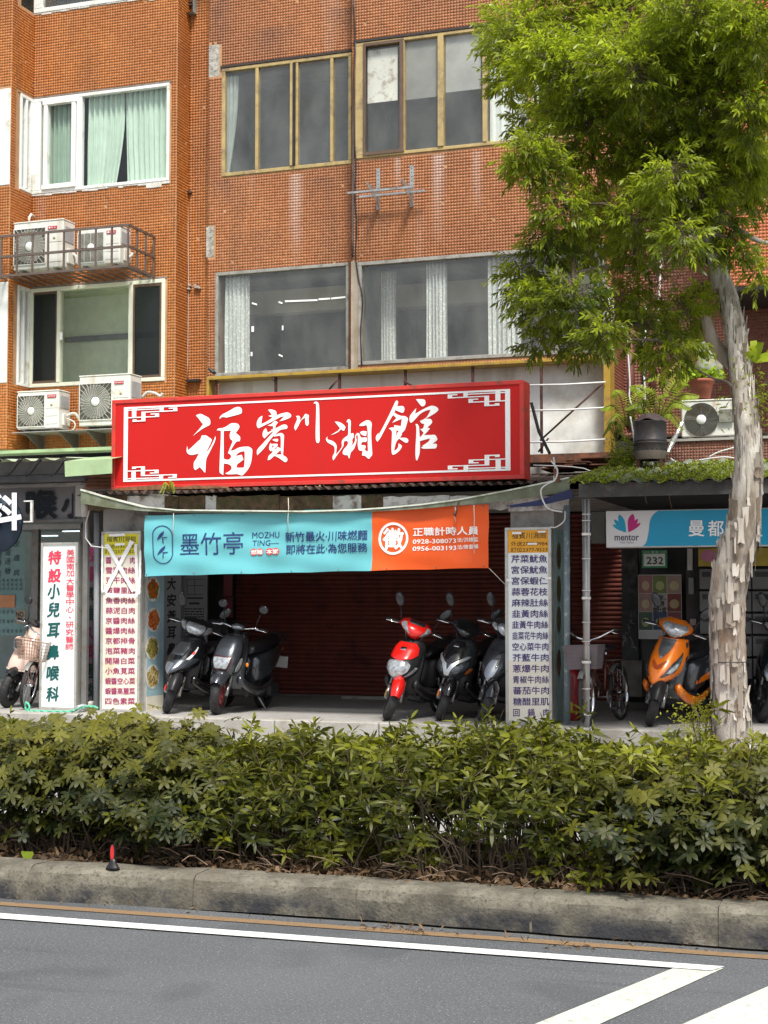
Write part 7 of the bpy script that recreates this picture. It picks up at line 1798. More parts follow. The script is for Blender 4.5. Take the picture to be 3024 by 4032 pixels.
# --- beige retro
scooter(34, 2787, 10, -8, 16, 'beige retro scooter with a round headlamp at the left edge', dict(
    paint=beigep, apron_mat=beigep, apron=[(.46, .66, .20, .20, .7), (.55, .64, .195, .20, .65), (.68, .58, .175, .18, .65), (.80, .52, .15, .16, .7), (.90, .45, .12, .13, .75), (.96, .40, .09, .09, .8)],
    patches=[('lip_trim', [(.462, -.8, .8), (.478, -.8, .8)], M('pale_trim', (.7, .6, .5), .4, coord='Object'), .010, False)], fender=m_blkp, fa=(R(55), R(130)), lower=m_blkp, side=beigep, tail=beigep, rmir=True, mir=(.1, .26, .26), caliper=m_rim,
    extra=[lamp_disc((.62, 0, .79), .065, .065, m_lampd, 'headlamp', .022, beigep, -6), lambda t, kw, St: (lambda b: (ellip(b, (.26, .0, 1.04), .06, .09, .035), b.xf(St), b.obj('gauge_pod', m_blkp, **kw)))(MB())]))

# ================================================================ bicycles
def bicycle(px, py, phi, lean, steer, label, frame, basket, P={}):
    hd = R(-(90 + phi)); g = gnd(px, py, PZ); f = Vector((math.cos(hd), math.sin(hd), 0)); root = g - f * .55
    t = empty('bicycle', (root.x, root.y, PZ), label, 'bicycle', None, rot=(R(lean), 0, hd)); kw = dict(parent=t, local=True)
    St = Matrix.Translation((.42, 0, .6)) @ Matrix.Rotation(R(steer), 4, Vector((-.3, 0, .95)).normalized()) @ Matrix.Translation((-.42, 0, -.6)); r_ = P.get('r', .31)
    for nm, cx, Mx in (('front_wheel', .55, St), ('rear_wheel', -.48, None)):
        b = MB(); n = 40
        b.lathe([(r_ - .035, -.012), (r_ - .02, -.02), (r_ - .004, -.014), (r_, 0), (r_ - .004, .014), (r_ - .02, .02), (r_ - .035, .012), (r_ - .035, -.012)], (cx, 0, r_), 'y', n)
        if Mx: b.xf(Mx)
        w_ = b.obj(nm, m_tyre, **kw)
        b = MB(); b.lathe([(r_ - .045, -.012), (r_ - .034, -.013), (r_ - .034, .013), (r_ - .045, .012), (r_ - .045, -.012)], (cx, 0, r_), 'y', n); b.lathe([(.001, -.04), (.02, -.04), (.02, .04), (.001, .04)], (cx, 0, r_), 'y', 12)
        for k in range(20):
            a = 6.283 * k / 20; b.tube([(cx + .018 * math.cos(a + .8), .02 * (-1) ** k, r_ + .018 * math.sin(a + .8)), (cx + (r_ - .04) * math.cos(a), 0, r_ + (r_ - .04) * math.sin(a))], .0016, 4, caps=False)
        if Mx: b.xf(Mx)
        b.obj('rim', m_chrome, parent=w_, local=True)
    b = MB()
    for p, q, r0 in (((.40, 0, .72), (.0, 0, .30), .016), ((.42, 0, .64), (.03, 0, .34), .013), ((0, 0, .28), (-.13, 0, .72), .014), ((0, .02, .28), (-.48, .05, r_), .009), ((0, -.02, .28), (-.48, -.05, r_), .009), ((-.10, .01, .62), (-.48, .05, r_), .008), ((-.10, -.01, .62), (-.48, -.05, r_), .008)): b.tube([p, q], r0, 8)
    b.obj('frame', frame, **kw)
    b = MB()
    for sy in (-1, 1): b.tube([(.42, sy * .035, .62), (.47, sy * .05, .5), (.55, sy * .05, r_)], .011, 7)
    b.tube([(.42, 0, .60), (.37, 0, .86)], .014, 8); b.xf(St); b.obj('fork', frame, **kw)
    b = MB(); b.tube([(.15, -.28, .98), (.28, -.24, .99), (.36, -.12, .92), (.37, 0, .88), (.36, .12, .92), (.28, .24, .99), (.15, .28, .98)], .011, 8); b.xf(St); b.obj('handlebar', m_chrome, **kw)
    for sy in (-1, 1):
        b = MB(); b.tube([(.27, sy * .25, .99), (.12, sy * .285, .98)], .016, 8); b.xf(St); b.obj('grip', m_blkp, **kw)
        b = MB(); b.tube([(.30, sy * .22, .975), (.30, sy * .26, .955), (.20, sy * .31, .94)], .006, 6); b.xf(St); b.obj('brake_lever', m_chrome, **kw)
    b = MB(); rg = [[(x, hw * math.cos(a), z + .03 * math.sin(a)) for a in [6.28 * k / 12 for k in range(12)]] for x, hw, z in ((-.30, .05, .80), (-.24, .095, .805), (-.14, .06, .79), (-.02, .022, .78))]
    b.loft(rg); b.obj('saddle', m_seat, **kw); b = MB(); b.tube([(-.13, 0, .70), (-.155, 0, .79)], .012, 8); b.obj('seat_post', m_chrome, **kw)
    b = MB(); b.tube([(0, -.07, .28), (0, .07, .28)], .012, 6); b.tube([(0, .07, .28), (.10, .09, .16)], .01, 6); b.tube([(0, -.07, .28), (-.10, -.09, .40)], .01, 6); b.lathe([(.001, .05), (.08, .05), (.08, .055), (.001, .055)], (0, 0, .28), 'y', 24); b.obj('crank', m_fork, **kw)
    for sy, x, z in ((1, .10, .16), (-1, -.10, .40)):
        b = MB(); b.box(x - .04, x + .04, sy * .09, sy * .18, z - .012, z + .012, bev=.004); b.obj('pedal', m_blkp, **kw)
    b = MB(); b.tube([(-.55, .05, .66), (-.20, .05, .66)], .006, 5); b.tube([(-.55, -.05, .66), (-.20, -.05, .66)], .006, 5)
    for k in range(4): b.tube([(-.52 + .1 * k, -.05, .66), (-.52 + .1 * k, .05, .66)], .005, 5)
    b.tube([(-.50, .05, .66), (-.48, .06, r_)], .006, 5); b.tube([(-.50, -.05, .66), (-.48, -.06, r_)], .006, 5); b.obj('rack', m_steel, **kw)
    # basket
    bw0, bw1, bz0, bz1, bx0, bx1 = .15, .19, .60, .84, .46, .74
    b = MB(); n = 11
    ring = lambda q: [(bx0 - .01 * q, -(bw0 + (bw1 - bw0) * q)), (bx1 - .06 + .06 * q, -(bw0 + (bw1 - bw0) * q)), (bx1 - .06 + .06 * q, bw0 + (bw1 - bw0) * q), (bx0 - .01 * q, bw0 + (bw1 - bw0) * q)]
    for k in range(P.get('rows', 7)):
        q = k / (P.get('rows', 7) - 1); z = bz0 + (bz1 - bz0) * q; rr = ring(q); b.tube([(x, y, z) for x, y in rr] + [(rr[0][0], rr[0][1], z)], .003 if k < 6 else .007, 4, sm=False)
    for s_ in range(4):
        for k in range(n):
            u = k / n; r0, r1 = ring(0), ring(1); p = [r0[s_][i] + (r0[(s_ + 1) % 4][i] - r0[s_][i]) * u for i in (0, 1)]; q = [r1[s_][i] + (r1[(s_ + 1) % 4][i] - r1[s_][i]) * u for i in (0, 1)]
            b.tube([(p[0], p[1], bz0), (q[0], q[1], bz1)], .0026, 4, sm=False)
    for k in range(8):
        y = -bw0 + 2 * bw0 * k / 7; b.tube([(bx0, y, bz0), (bx1 - .06, y, bz0)], .0026, 4, sm=False)
    b.xf(St); b.obj('basket_wires', basket, kind='stuff', **kw)
    if P.get('solid'):
        b = MB(); rr0, rr1 = ring(0), ring(1)
        for i in range(4):
            a, c = rr0[i], rr0[(i + 1) % 4]; e, f2 = rr1[(i + 1) % 4], rr1[i]; k_ = .97
            b.add([(a[0], a[1] * k_, bz0), (c[0], c[1] * k_, bz0), (e[0], e[1] * k_, bz1), (f2[0], f2[1] * k_, bz1)], [(0, 1, 2, 3)])
        b.xf(St); b.obj('basket_liner', basket, **kw)
    b = MB()
    for cx, Mx in ((.55, St), (-.48, None)):
        s0 = len(b.v)
        b.grid(lambda u, v: (cx + (r_ + .025) * math.cos(R(40) + R(120) * v), (-1 + 2 * u) * .028, r_ + (r_ + .025 - .012 * (-1 + 2 * u) ** 2) * math.sin(R(40) + R(120) * v)), 4, 14)
        if Mx: b.xf(Mx, s0)
    b.obj('mudguards', m_steel, kind='stuff', **kw)
    return t
m_bf = M('coppery_frame', (.12, .05, .04), .35, .6, coord='Object')
bicycle(2318, 2862, 8, 4, 6, 'old bicycle with a grey woven front basket behind the strapped pipes', m_bf, M('grey_basket', (.13, .11, .12), .7, coord='Object'), dict(solid=True, r=.30))
bicycle(105, 2792, -4, -6, 10, 'rusty bicycle with a wire basket beside the white clinic sign', m_bf, M('rusty_basket', (.30, .20, .15), .6, .3, coord='Object'), dict(r=.29))

# small things on the platform
fe = empty('fire_extinguisher', (at(2252, 2840, 16.6).x, 16.6, PZ), 'red fire extinguisher cylinder standing behind the bicycle front wheel', 'fire extinguisher')
b = MB(); b.lathe([(.001, 0), (.085, 0), (.09, .02), (.09, .48), (.07, .53), (.03, .56), (.03, .60), (.001, .60)], tuple(ORG[fe]), 'z', 20); b.obj('cylinder', M('extinguisher_red', (.22, .006, .01), .3), fe)
b = MB(); o_ = ORG[fe]; b.box(o_.x - .05, o_.x + .03, o_.y - .092, o_.y - .088, o_.z + .10, o_.z + .20); b.obj('yellow_label', M('yellow_label', (.55, .38, .03), .5), fe)
m_rope = M('mint_rope', (.12, .52, .34), .8, var=.3, vs=60)
b = MB()
for kk in (0, 1):
    pts = []
    base = [(104, 2800), (98, 2780), (102, 2765), (112, 2772), (118, 2786), (108, 2798), (130, 2803), (180, 2805), (240, 2806), (285, 2800), (318, 2786), (345, 2781), (372, 2782), (388, 2790)]
    for i in range(len(base) - 1):
        for k in range(5):
            q = k / 5; x = base[i][0] + (base[i + 1][0] - base[i][0]) * q; y = base[i][1] + (base[i + 1][1] - base[i][1]) * q; p = at(x, y, 15.72); w_ = (i * 5 + k) * 1.1 + kk * 3.14
            pts.append((p.x, 15.72 + .008 * math.cos(w_), max(PZ + .012, p.z) + .008 * math.sin(w_)))
    b.tube(pts, .009, 6)
b.obj('rope', m_rope, label='mint green twisted rope lying along the platform edge by the clinic sign', cat='rope')
for (x0, x1, y, s) in ((302, 330, 2806, 'short dark pipe offcut on the platform edge below the steel posts'), (332, 368, 2793, 'bent pale pipe offcut on the platform edge below the drain pipe')):
    b = MB(); p, q = gnd(x0, y, PZ), gnd(x1, y - 4, PZ); b.tube([p + Vector((0, 0, .04)), (p + q) / 2 + Vector((0, .05, .055)), q + Vector((0, .08, .04))], .038, 12); b.obj('pipe_offcut', m_insul if x0 > 310 else m_pipe, label=s, cat='pipe')
b = MB(); b.box(at(1355, 2755, 19.3).x, at(1560, 2755, 19.3).x, 19.2, 19.3, PZ, PZ + .04); b.obj('threshold_board', m_plaster, label='low pale board lying at the foot of the wide shutter', cat='board')
# ================================================================ foliage tools
def norm(a): return a / (np.linalg.norm(a, axis=-1, keepdims=True) + 1e-9)
def leaf_arrays(P, D, Nn, L, W, droop=.18, fold=.12, ob=.45):
    """tapered folded leaves: 6 points, 4 triangles each"""
    D = norm(D); S = norm(np.cross(D, Nn)); U = np.cross(S, D); L = L[:, None]; W = W[:, None]
    dn = np.array([0, 0, -1.0]) * L * droop
    p1 = P + D * L * (ob - .12) + dn * .12; p2 = P + D * L * (ob + .25) + dn * .5; tip = P + D * L + dn
    V = np.stack([P, p1 + S * W * .5 + U * W * fold, p1 - S * W * .5 + U * W * fold, p2 + S * W * .40 + U * W * fold, p2 - S * W * .40 + U * W * fold, tip], 1)
    return V
LT = np.array([[0, 2, 1], [1, 2, 4], [1, 4, 3], [3, 4, 5]])
def leaf_mesh(name, V, rnd, mat, parent, kind='stuff'):
    n = len(V); F = (LT[None] + (np.arange(n) * 6)[:, None, None]).reshape(-1, 3)
    return raw_mesh(name, V.reshape(-1, 3), F, [mat], parent, np.repeat(rnd, 4), kind)
_protoleaf = {}
def single_leaves(V, rnd, mat, parent, key):
    """the largest leaves as objects of their own, sharing a few meshes"""
    for v, r_ in zip(V, rnd):
        base = v[0]; tip = v[5]; ax = tip - base; L = np.linalg.norm(ax); x = ax / L
        mid = (v[1] - v[2]); y = mid - x * np.dot(mid, x); W_ = np.linalg.norm(y); y = y / (W_ + 1e-9); z = np.cross(x, y)
        k = (key, int(r_ * 5.99))
        if k not in _protoleaf:
            pv = np.array([[0, 0, 0], [.33, .5, .12], [.33, -.5, .12], [.70, .40, .10], [.70, -.40, .10], [1, 0, 0]], float)
            _protoleaf[k] = raw_mesh('leaf', pv + np.array(ORG[parent]), LT.copy(), [mat], parent, np.full(4, (int(r_ * 5.99) + .5) / 6)); o = _protoleaf[k]
        else:
            o = _protoleaf[k].copy(); COL.objects.link(o); o.parent = parent
        Mx = Matrix(((x[0] * L, y[0] * W_, z[0] * W_, base[0] - ORG[parent].x), (x[1] * L, y[1] * W_, z[1] * W_, base[1] - ORG[parent].y), (x[2] * L, y[2] * W_, z[2] * W_, base[2] - ORG[parent].z), (0, 0, 0, 1)))
        o.matrix_local = Mx
def split_big(V, rnd, n, mat, parent, key, lim=None):
    c = V.mean(1); cp = np.array([0, 0, 1.6]); d = np.linalg.norm(c - cp, axis=1); sz = np.linalg.norm(V[:, 5] - V[:, 0], axis=1) / d
    # only leaves in front of the rest and inside the picture
    f = (c - cp) @ np.array(_F); sx = (c - cp) @ np.array(_Rt) / f; sy = (c - cp) @ np.array(_U) / f
    ok = (abs(sx) < .245) & (abs(sy) < .33)
    if lim is not None: ok &= lim(c)
    idx = np.where(ok)[0]; idx = idx[np.argsort(-sz[idx])][:n]; m = np.zeros(len(V), bool); m[idx] = True
    single_leaves(V[m], rnd[m], mat, parent, key)
    return V[~m], rnd[~m]

# ================================================================ hedge
m_hl = leaf_mat('hedge_leaf', (.014, .023, .003), (.20, .215, .014), .16, .46, (.042, .044, .008))
m_hs = leaf_mat('umbrella_leaf', (.010, .018, .004), (.165, .155, .012), .13, .5, (.016, .026, .006))
m_twig = M('hedge_twig', (.10, .075, .05), .9, var=.4, vs=20)
HY0, HY1 = 7.68, 8.92
def hx(px, y=8.0): return gnd(px, 3000, .5).x * 0 + (at(px, 3000, y).x)
def grow_hedge(x0, x1, n, kind, label, seed, dens=1.0, top=(.60, .86), singles=100):
    g = np.random.default_rng(seed); rr = random.Random(seed)
    t = empty('hedge', ((x0 + x1) / 2, 8.2, .14), label, 'hedge', None)
    P, D, Nn, L, W, C = [], [], [], [], [], []; tw_ = MB()
    for i in range(n):
        x = rr.uniform(x0, x1); y = HY0 + (HY1 - HY0) * rr.random() ** .85; z0 = .14
        edge = 1 - .35 * max(0, (HY0 + .25 - y) / .25)
        und = .05 * math.sin(x * 2.1) + .04 * math.sin(x * 5.3 + 1)
        h = (rr.uniform(*top) - .055 + und) * edge - .14 + (.13 * rr.random() if rr.random() < .2 else 0)
        small = rr.random() < .18 and y < HY0 + .4
        if small: h = rr.uniform(.08, .25)
        lx, ly = rr.gauss(0, .13), rr.gauss(-.04, .10)
        if y < HY0 + .3: ly -= rr.uniform(0, .10)
        pts = [Vector((x + lx * (k / 4) ** 1.4, y + ly * (k / 4) ** 1.4, z0 + h * k / 4)) for k in range(5)]
        if i % 2 == 0 or y < HY0 + .5: tw_.tube(pts, [.0055, .005, .004, .003, .002], 4, caps=False, sm=False)
        # side twigs low down
        if y < HY0 + .6 and rr.random() < .7:
            q = pts[1] + Vector((rr.uniform(-.2, .2), rr.uniform(-.15, .05), rr.uniform(-.05, .18))); tw_.tube([pts[rr.randint(0, 1)], (pts[1] + q) / 2 + Vector((0, 0, .02)), q], .0028, 3, caps=False, sm=False)
        shoots = [(pts[4], (pts[4] - pts[3]).normalized(), 1.0)]
        for k in range(rr.randint(3, 6)):
            q = rr.uniform(.52, .98) if not small else rr.uniform(.6, 1); s_ = q * 4; j = min(3, int(s_)); b0 = pts[j].lerp(pts[j + 1], s_ - j)
            a = rr.random() * 6.283; ln = rr.uniform(.05, .16); e = b0 + Vector((math.cos(a) * ln, math.sin(a) * ln - .02, ln * rr.uniform(.1, .8))); shoots.append((e, (e - b0).normalized(), q))
            if y < HY0 + .7: tw_.tube([b0, e], .002, 3, caps=False, sm=False)
        lum = rr.choice((.2, .6, 1.0, 1.7))
        for c, d, q in shoots:
            d = np.array(d); c = np.array(c)
            if kind == 'lance':
                nl = rr.randint(6, 10)
                for k in range(nl):
                    f = k / nl; an = k * 2.4 + rr.random() * .5; side = np.array([math.cos(an), math.sin(an), 0]); side = side - d * np.dot(side, d); side /= np.linalg.norm(side) + 1e-6
                    el = .15 + .95 * f; dd = side * math.cos(el) + d * math.sin(el)
                    P.append(c - d * .05 * (1 - f)); D.append(dd); Nn.append(d + side * .2); L.append(rr.uniform(.062, .128) * (1 - .35 * f) * (.75 if small else 1)); W.append(rr.uniform(.013, .023))
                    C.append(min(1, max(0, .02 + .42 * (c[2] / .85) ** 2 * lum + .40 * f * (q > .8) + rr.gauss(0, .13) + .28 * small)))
            else:
                for m_ in range(2):
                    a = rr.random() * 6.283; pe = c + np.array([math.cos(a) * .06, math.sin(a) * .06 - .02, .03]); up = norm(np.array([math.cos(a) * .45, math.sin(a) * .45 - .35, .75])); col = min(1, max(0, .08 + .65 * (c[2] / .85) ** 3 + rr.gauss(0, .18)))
                    e1 = norm(np.cross(up, [0.3, 1, .1])); e2 = np.cross(up, e1)
                    for k in range(7):
                        an = 6.283 * k / 7 + rr.random() * .3; side = e1 * math.cos(an) + e2 * math.sin(an)
                        P.append(pe); D.append(side + up * .05); Nn.append(up); L.append(rr.uniform(.042, .074)); W.append(rr.uniform(.016, .026)); C.append(col + rr.gauss(0, .05))
    P, D, Nn, L, W, C = map(np.array, (P, D, Nn, L, W, C)); C = np.clip(C, 0, 1)
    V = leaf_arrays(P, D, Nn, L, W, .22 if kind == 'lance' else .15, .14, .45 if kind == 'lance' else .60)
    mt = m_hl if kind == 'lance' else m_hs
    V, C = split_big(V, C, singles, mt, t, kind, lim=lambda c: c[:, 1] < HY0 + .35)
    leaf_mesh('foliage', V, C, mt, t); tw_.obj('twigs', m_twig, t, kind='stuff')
    return t
grow_hedge(-8.4, hx(-40), 260, 'lance', 'lance leaved hedge running on past the left end of the kerb view', 50, singles=0)
grow_hedge(hx(-60), hx(880), 440, 'umbrella', 'dark umbrella leaved hedge filling the left third of the planted median', 51, top=(.66, .80))
grow_hedge(hx(620), hx(2640), 860, 'lance', 'long bright lance leaved hedge along the middle of the planted median', 52, singles=110)
grow_hedge(hx(2560), hx(3080), 280, 'umbrella', 'darker round leaved hedge clump at the right end of the median', 53, top=(.56, .78), singles=90)
grow_hedge(hx(2500), 1.6, 330, 'lance', 'tall lance leaved shoots rising in front of the tree trunk at right', 54, top=(.62, .95), singles=0)
# litter on the soil
r = random.Random(77)
m_dead = leaf_mat('fallen_leaf', (.10, .06, .03), (.26, .17, .10), .1, .8)
pts = [(r.uniform(-7, 1.4), r.uniform(KY1 + .12, KY1 + .65), .165 + r.random() * .02) for _ in range(5200)]
blades('fallen_leaves', pts, [m_dead], (.02, .07), (.012, .03), (0, -.2, .25), label='brown fallen leaves scattered over the soil under the hedge', cat='fallen leaves')
b = MB()
for _ in range(420):
    p = Vector((r.uniform(-7, 1.2), r.uniform(KY1 + .12, KY1 + .6), .17 + r.random() * .07)); a = r.random() * 6.28; L = r.uniform(.06, .24)
    q = p + Vector((math.cos(a) * L, math.sin(a) * L * .5, r.uniform(-.02, .06))); b.tube([p, (p + q) / 2 + Vector((0, 0, .012)), q], r.uniform(.0015, .004), 4, caps=False, sm=False)
b.obj('dry_twigs', M('dry_twig', (.16, .11, .075), .9, var=.4), kind='stuff', label='tangle of dry twigs lying under the hedge', cat='twigs')
pts = [(r.uniform(-6, 1), r.uniform(7.14, 7.32), .006) for _ in range(110)] + [(gnd(2230, 3735).x + r.gauss(0, .07), gnd(2230, 3735).y + r.gauss(0, .03), .012) for _ in range(24)] + [(gnd(1600, 3670).x + r.gauss(0, .12), gnd(1600, 3670).y + r.gauss(0, .02), .012) for _ in range(50)]
blades('gutter_litter', pts, [m_dead], (.02, .06), (.004, .012), (0, 0, .15), label='dry needles and leaf bits lying along the foot of the kerb', cat='leaf litter')
b = MB(); p = at(88, 3370, KY1 + .05); n = 14
b.add([(p.x + .040 * math.cos(6.283 * k / n), p.y + .05, p.z + .026 * math.sin(6.283 * k / n) + .01 * math.cos(12.57 * k / n)) for k in range(n)], [tuple(range(n))]); b.obj('yellow_leaf', M('yellow_green_leaf', (.20, .28, .02), .5), label='single bright yellow green leaf standing at the left end of the kerb', cat='leaf')
# delineator on the kerb
dl = empty('kerb_reflector', (at(433, 3400, KY0 + .1).x, KY0 + .13, .178), 'small black kerb marker with an upright red oval reflector', 'reflector'); o_ = ORG[dl]
b = MB(); b.loft([[(o_.x + w_ * math.cos(a), o_.y + w_ * .6 * math.sin(a), o_.z + h) for a in [6.283 * k / 16 for k in range(16)]] for w_, h in ((.042, 0), (.036, .010), (.019, .036), (.015, .055))]); b.obj('base', m_blkp, dl)
b = MB(); b.prism([(o_.x + .0155 * math.cos(a), o_.y - .006, o_.z + .082 + .050 * math.sin(a)) for a in [6.283 * k / 24 for k in range(24)]], (0, .014, 0)); b.obj('blade', m_blkp, dl, rec=True)
b = MB(); b.prism([(o_.x + .011 * math.cos(a), o_.y - .009, o_.z + .085 + .042 * math.sin(a)) for a in [6.283 * k / 24 for k in range(24)]], (0, .002, 0)); b.obj('red_reflector', M('reflector_red', (.55, .03, .03), .35, coord='Object'), dl, rec=True)

# ================================================================ paperbark tree
m_bark, nt, bs_, out = _setup('paperbark')
n1 = noise(nt, 3.0, 8, stretch=(1.6, 1.6, .35), rough=.65); n2 = noise(nt, 14, 8, stretch=(1, 1, .22), rough=.7); n3 = noise(nt, 1.1, 3)
c = mix(nt, ramp(nt, n1, .38, .62), (.22, .185, .14), (.52, .50, .45)); c = mix(nt, ramp(nt, n2, .55, .68, 0, .85), c, (.12, .095, .075)); c = mix(nt, ramp(nt, n3, .5, .62, 0, .6), c, (.28, .17, .09))
nt.links.new(c, bs_.inputs['Base Color']); bs_.inputs['Roughness'].default_value = .9
bp = nt.nodes.new('ShaderNodeBump'); bp.inputs['Strength'].default_value = 1; bp.inputs['Distance'].default_value = .03; nt.links.new(n2, bp.inputs['Height']); nt.links.new(bp.outputs[0], bs_.inputs['Normal'])
TY = 14.4
tree = empty('paperbark_tree', (at(2873, 2990, TY).x, TY, .09), 'tall leafy tree with pale peeling bark leaning at the right', 'tree')
tc = [(2878, 3003, 88), (2873, 2850, 84), (2868, 2700, 78), (2868, 2546, 77), (2871, 2397, 75), (2892, 2248, 78), (2936, 2099, 76), (2958, 1900, 62), (2958, 1750, 58), (2938, 1600, 54), (2915, 1442, 48), (2892, 1300, 44), (2860, 1150, 42), (2815, 1030, 40), (2792, 900, 36), (2780, 750, 32), (2757, 600, 27), (2745, 450, 24), (2738, 300, 19), (2730, 100, 14), (2722, -120, 10), (2715, -320, 5)]
g = np.random.default_rng(3)
def spline(P, k=6):
    out = []
    for i in range(len(P) - 1):
        p0, p1, p2, p3 = P[max(i - 1, 0)], P[i], P[i + 1], P[min(i + 2, len(P) - 1)]
        for j in range(k):
            t = j / k; out.append(tuple(.5 * ((2 * p1[n]) + (p2[n] - p0[n]) * t + (2 * p0[n] - 5 * p1[n] + 4 * p2[n] - p3[n]) * t * t + (3 * p1[n] - p0[n] - 3 * p2[n] + p3[n]) * t ** 3) for n in range(len(p1))))
    return out + [tuple(P[-1])]
tw3 = []
for px, py, rpx in tc:
    p = at(px, py, TY); dep = (p - Vector((0, 0, 1.6))).dot(_F); tw3.append((p.x, p.y + .25 * math.sin(py / 420), p.z, rpx * .86 * dep / FPX))
sp_ = spline(tw3, 7); n = 30; rings = []
for i, (x, y, z, rad) in enumerate(sp_):
    ring = []
    for k in range(n):
        a = 6.2832 * k / n; lump = 1 + .07 * math.sin(3 * a + z * 2.0) + .05 * math.sin(5 * a - z * 3.1 + 1) + .045 * math.sin(11 * a + z * 8) + .03 * math.sin(17 * a - z * 13) + g.normal(0, .018)
        if z < .5: lump *= 1 + .25 * (.5 - z) ** 2 * (1 + math.sin(a * 4))
        ring.append((x + rad * lump * math.cos(a), y + rad * lump * math.sin(a), z))
    rings.append(ring)
b = MB(); b.loft(rings); b.obj('trunk', m_bark, tree)
# peeling flakes
m_flake, nt, bs_, out = _setup('bark_flake')
a_ = nt.nodes.new('ShaderNodeAttribute'); a_.attribute_name = 'rnd'
c = mix(nt, a_.outputs['Fac'], (.14, .11, .08), (.60, .575, .52)); c = mix(nt, ramp(nt, noise(nt, 30, 5, stretch=(1, 1, .3)), .5, .7, 0, .6), c, (.30, .22, .15)); nt.links.new(c, bs_.inputs['Base Color']); bs_.inputs['Roughness'].default_value = .9
VV, FF, RR = [], [], []
for i in range(700):
    q = g.random() ** 1.25 * .78; s_ = q * (len(sp_) - 1); j = int(s_); x, y, z, rad = sp_[j]; a = g.random() * 6.2832; 
    hw, hh = g.uniform(.006, .028) * (1 if rad > .12 else .6), g.uniform(.03, .16); ds = g.uniform(.000, .010); nx = 3
    base = len(VV); cr = g.uniform(.0, .022) * (g.random() < .4); rn = min(1, max(0, g.normal(.45, .3)))
    for v in range(4):
        for u in range(4):
            uu, vv = u / 3 * 2 - 1, v / 3 * 2 - 1; aa = a + uu * hw / rad * (1 + .2 * math.sin(v * 5 + i)); ro = rad * 1.015 + ds + cr * (vv ** 2 if g.random() < 2 and i % 2 else max(0, vv)) + cr * .6 * max(0, uu)
            VV.append((x + ro * math.cos(aa), y + ro * math.sin(aa), z + vv * hh + .3 * hw * math.sin(u * 3 + i) + g.normal(0, .008)))
    for v in range(3):
        for u in range(3): FF.append((base + v * 4 + u, base + v * 4 + u + 1, base + v * 4 + u + 5, base + v * 4 + u + 4)); RR.append(rn)
raw_mesh('bark_flakes', np.array(VV), np.array(FF), [m_flake], tree, np.array(RR), 'stuff', smooth=True)
b = MB(); p0 = sp_[int(len(sp_) * .17)]; pz = at(2870, 2605, TY).z; b.lathe([(.205, -.004), (.210, 0), (.205, .004)], (at(2868, 2605, TY).x, TY + .02, pz), 'z', 30); b.obj('tie_wire', m_black, tree)
# limbs to every clump
CL = [(2050, 120, 150, 150), (2230, 60, 210, 150), (2480, 50, 230, 150), (2740, 60, 210, 160), (2970, 90, 140, 190), (2140, 250, 160, 110), (2290, 290, 190, 140), (2500, 270, 200, 150), (2690, 250, 150, 130), (2960, 260, 100, 110),
      (2010, 320, 70, 80), (2120, 470, 120, 110), (2320, 470, 200, 130), (2560, 450, 170, 120), (2130, 640, 120, 100), (2330, 650, 190, 110), (2520, 610, 140, 90), (2060, 620, 60, 70), (2230, 820, 120, 100), (2400, 810, 150, 100), (2560, 760, 90, 80),
      (2170, 960, 110, 80), (2070, 1075, 85, 100), (2310, 980, 130, 90), (2140, 1200, 95, 110), (2260, 1150, 110, 100), (2290, 1320, 110, 75), (2430, 1200, 120, 110), (2550, 1290, 120, 100), (2690, 1220, 110, 100), (2640, 1390, 130, 60), (2120, 1330, 75, 60),
      (2870, 540, 110, 100), (2970, 500, 80, 110), (2900, 700, 110, 100), (2990, 740, 60, 90), (2830, 840, 70, 60), (2985, 1060, 30, 70), (2300, -150, 260, 120), (2600, -180, 260, 120), (2880, -180, 220, 130), (2500, 1000, 80, 80), (2450, 400, 120, 90), (2380, 1330, 70, 60), (2800, 1000, 50, 60), (2400, 900, 90, 70), (2960, 420, 70, 60)]
FRONT = [(2720, 380, 130, 110), (2790, 560, 110, 110), (2690, 640, 110, 90), (2760, 790, 100, 90), (2860, 330, 110, 110), (2680, 860, 80, 70), (2880, 950, 70, 60), (2960, 620, 80, 110), (2620, 560, 110, 100), (2660, 200, 160, 130), (2860, 150, 150, 130)]
CL += FRONT + [(1985, 170, 85, 100), (2220, 420, 120, 80), (2400, 170, 150, 110), (2060, 240, 90, 70), (2640, 700, 120, 100), (2800, 640, 110, 100), (2680, 960, 90, 80), (2500, 880, 100, 80), (2780, 1180, 60, 70), (2990, 620, 60, 120)]
allP, allD, allL, allC = [], [], [], []; limbs = MB(); tws = MB()
nodes = [Vector(s_[:3]) for s_ in sp_]
r = random.Random(19)
hubs = []
CL.sort(key=lambda q_: abs(q_[0] - 2780) + .25 * abs(q_[1] - 900))
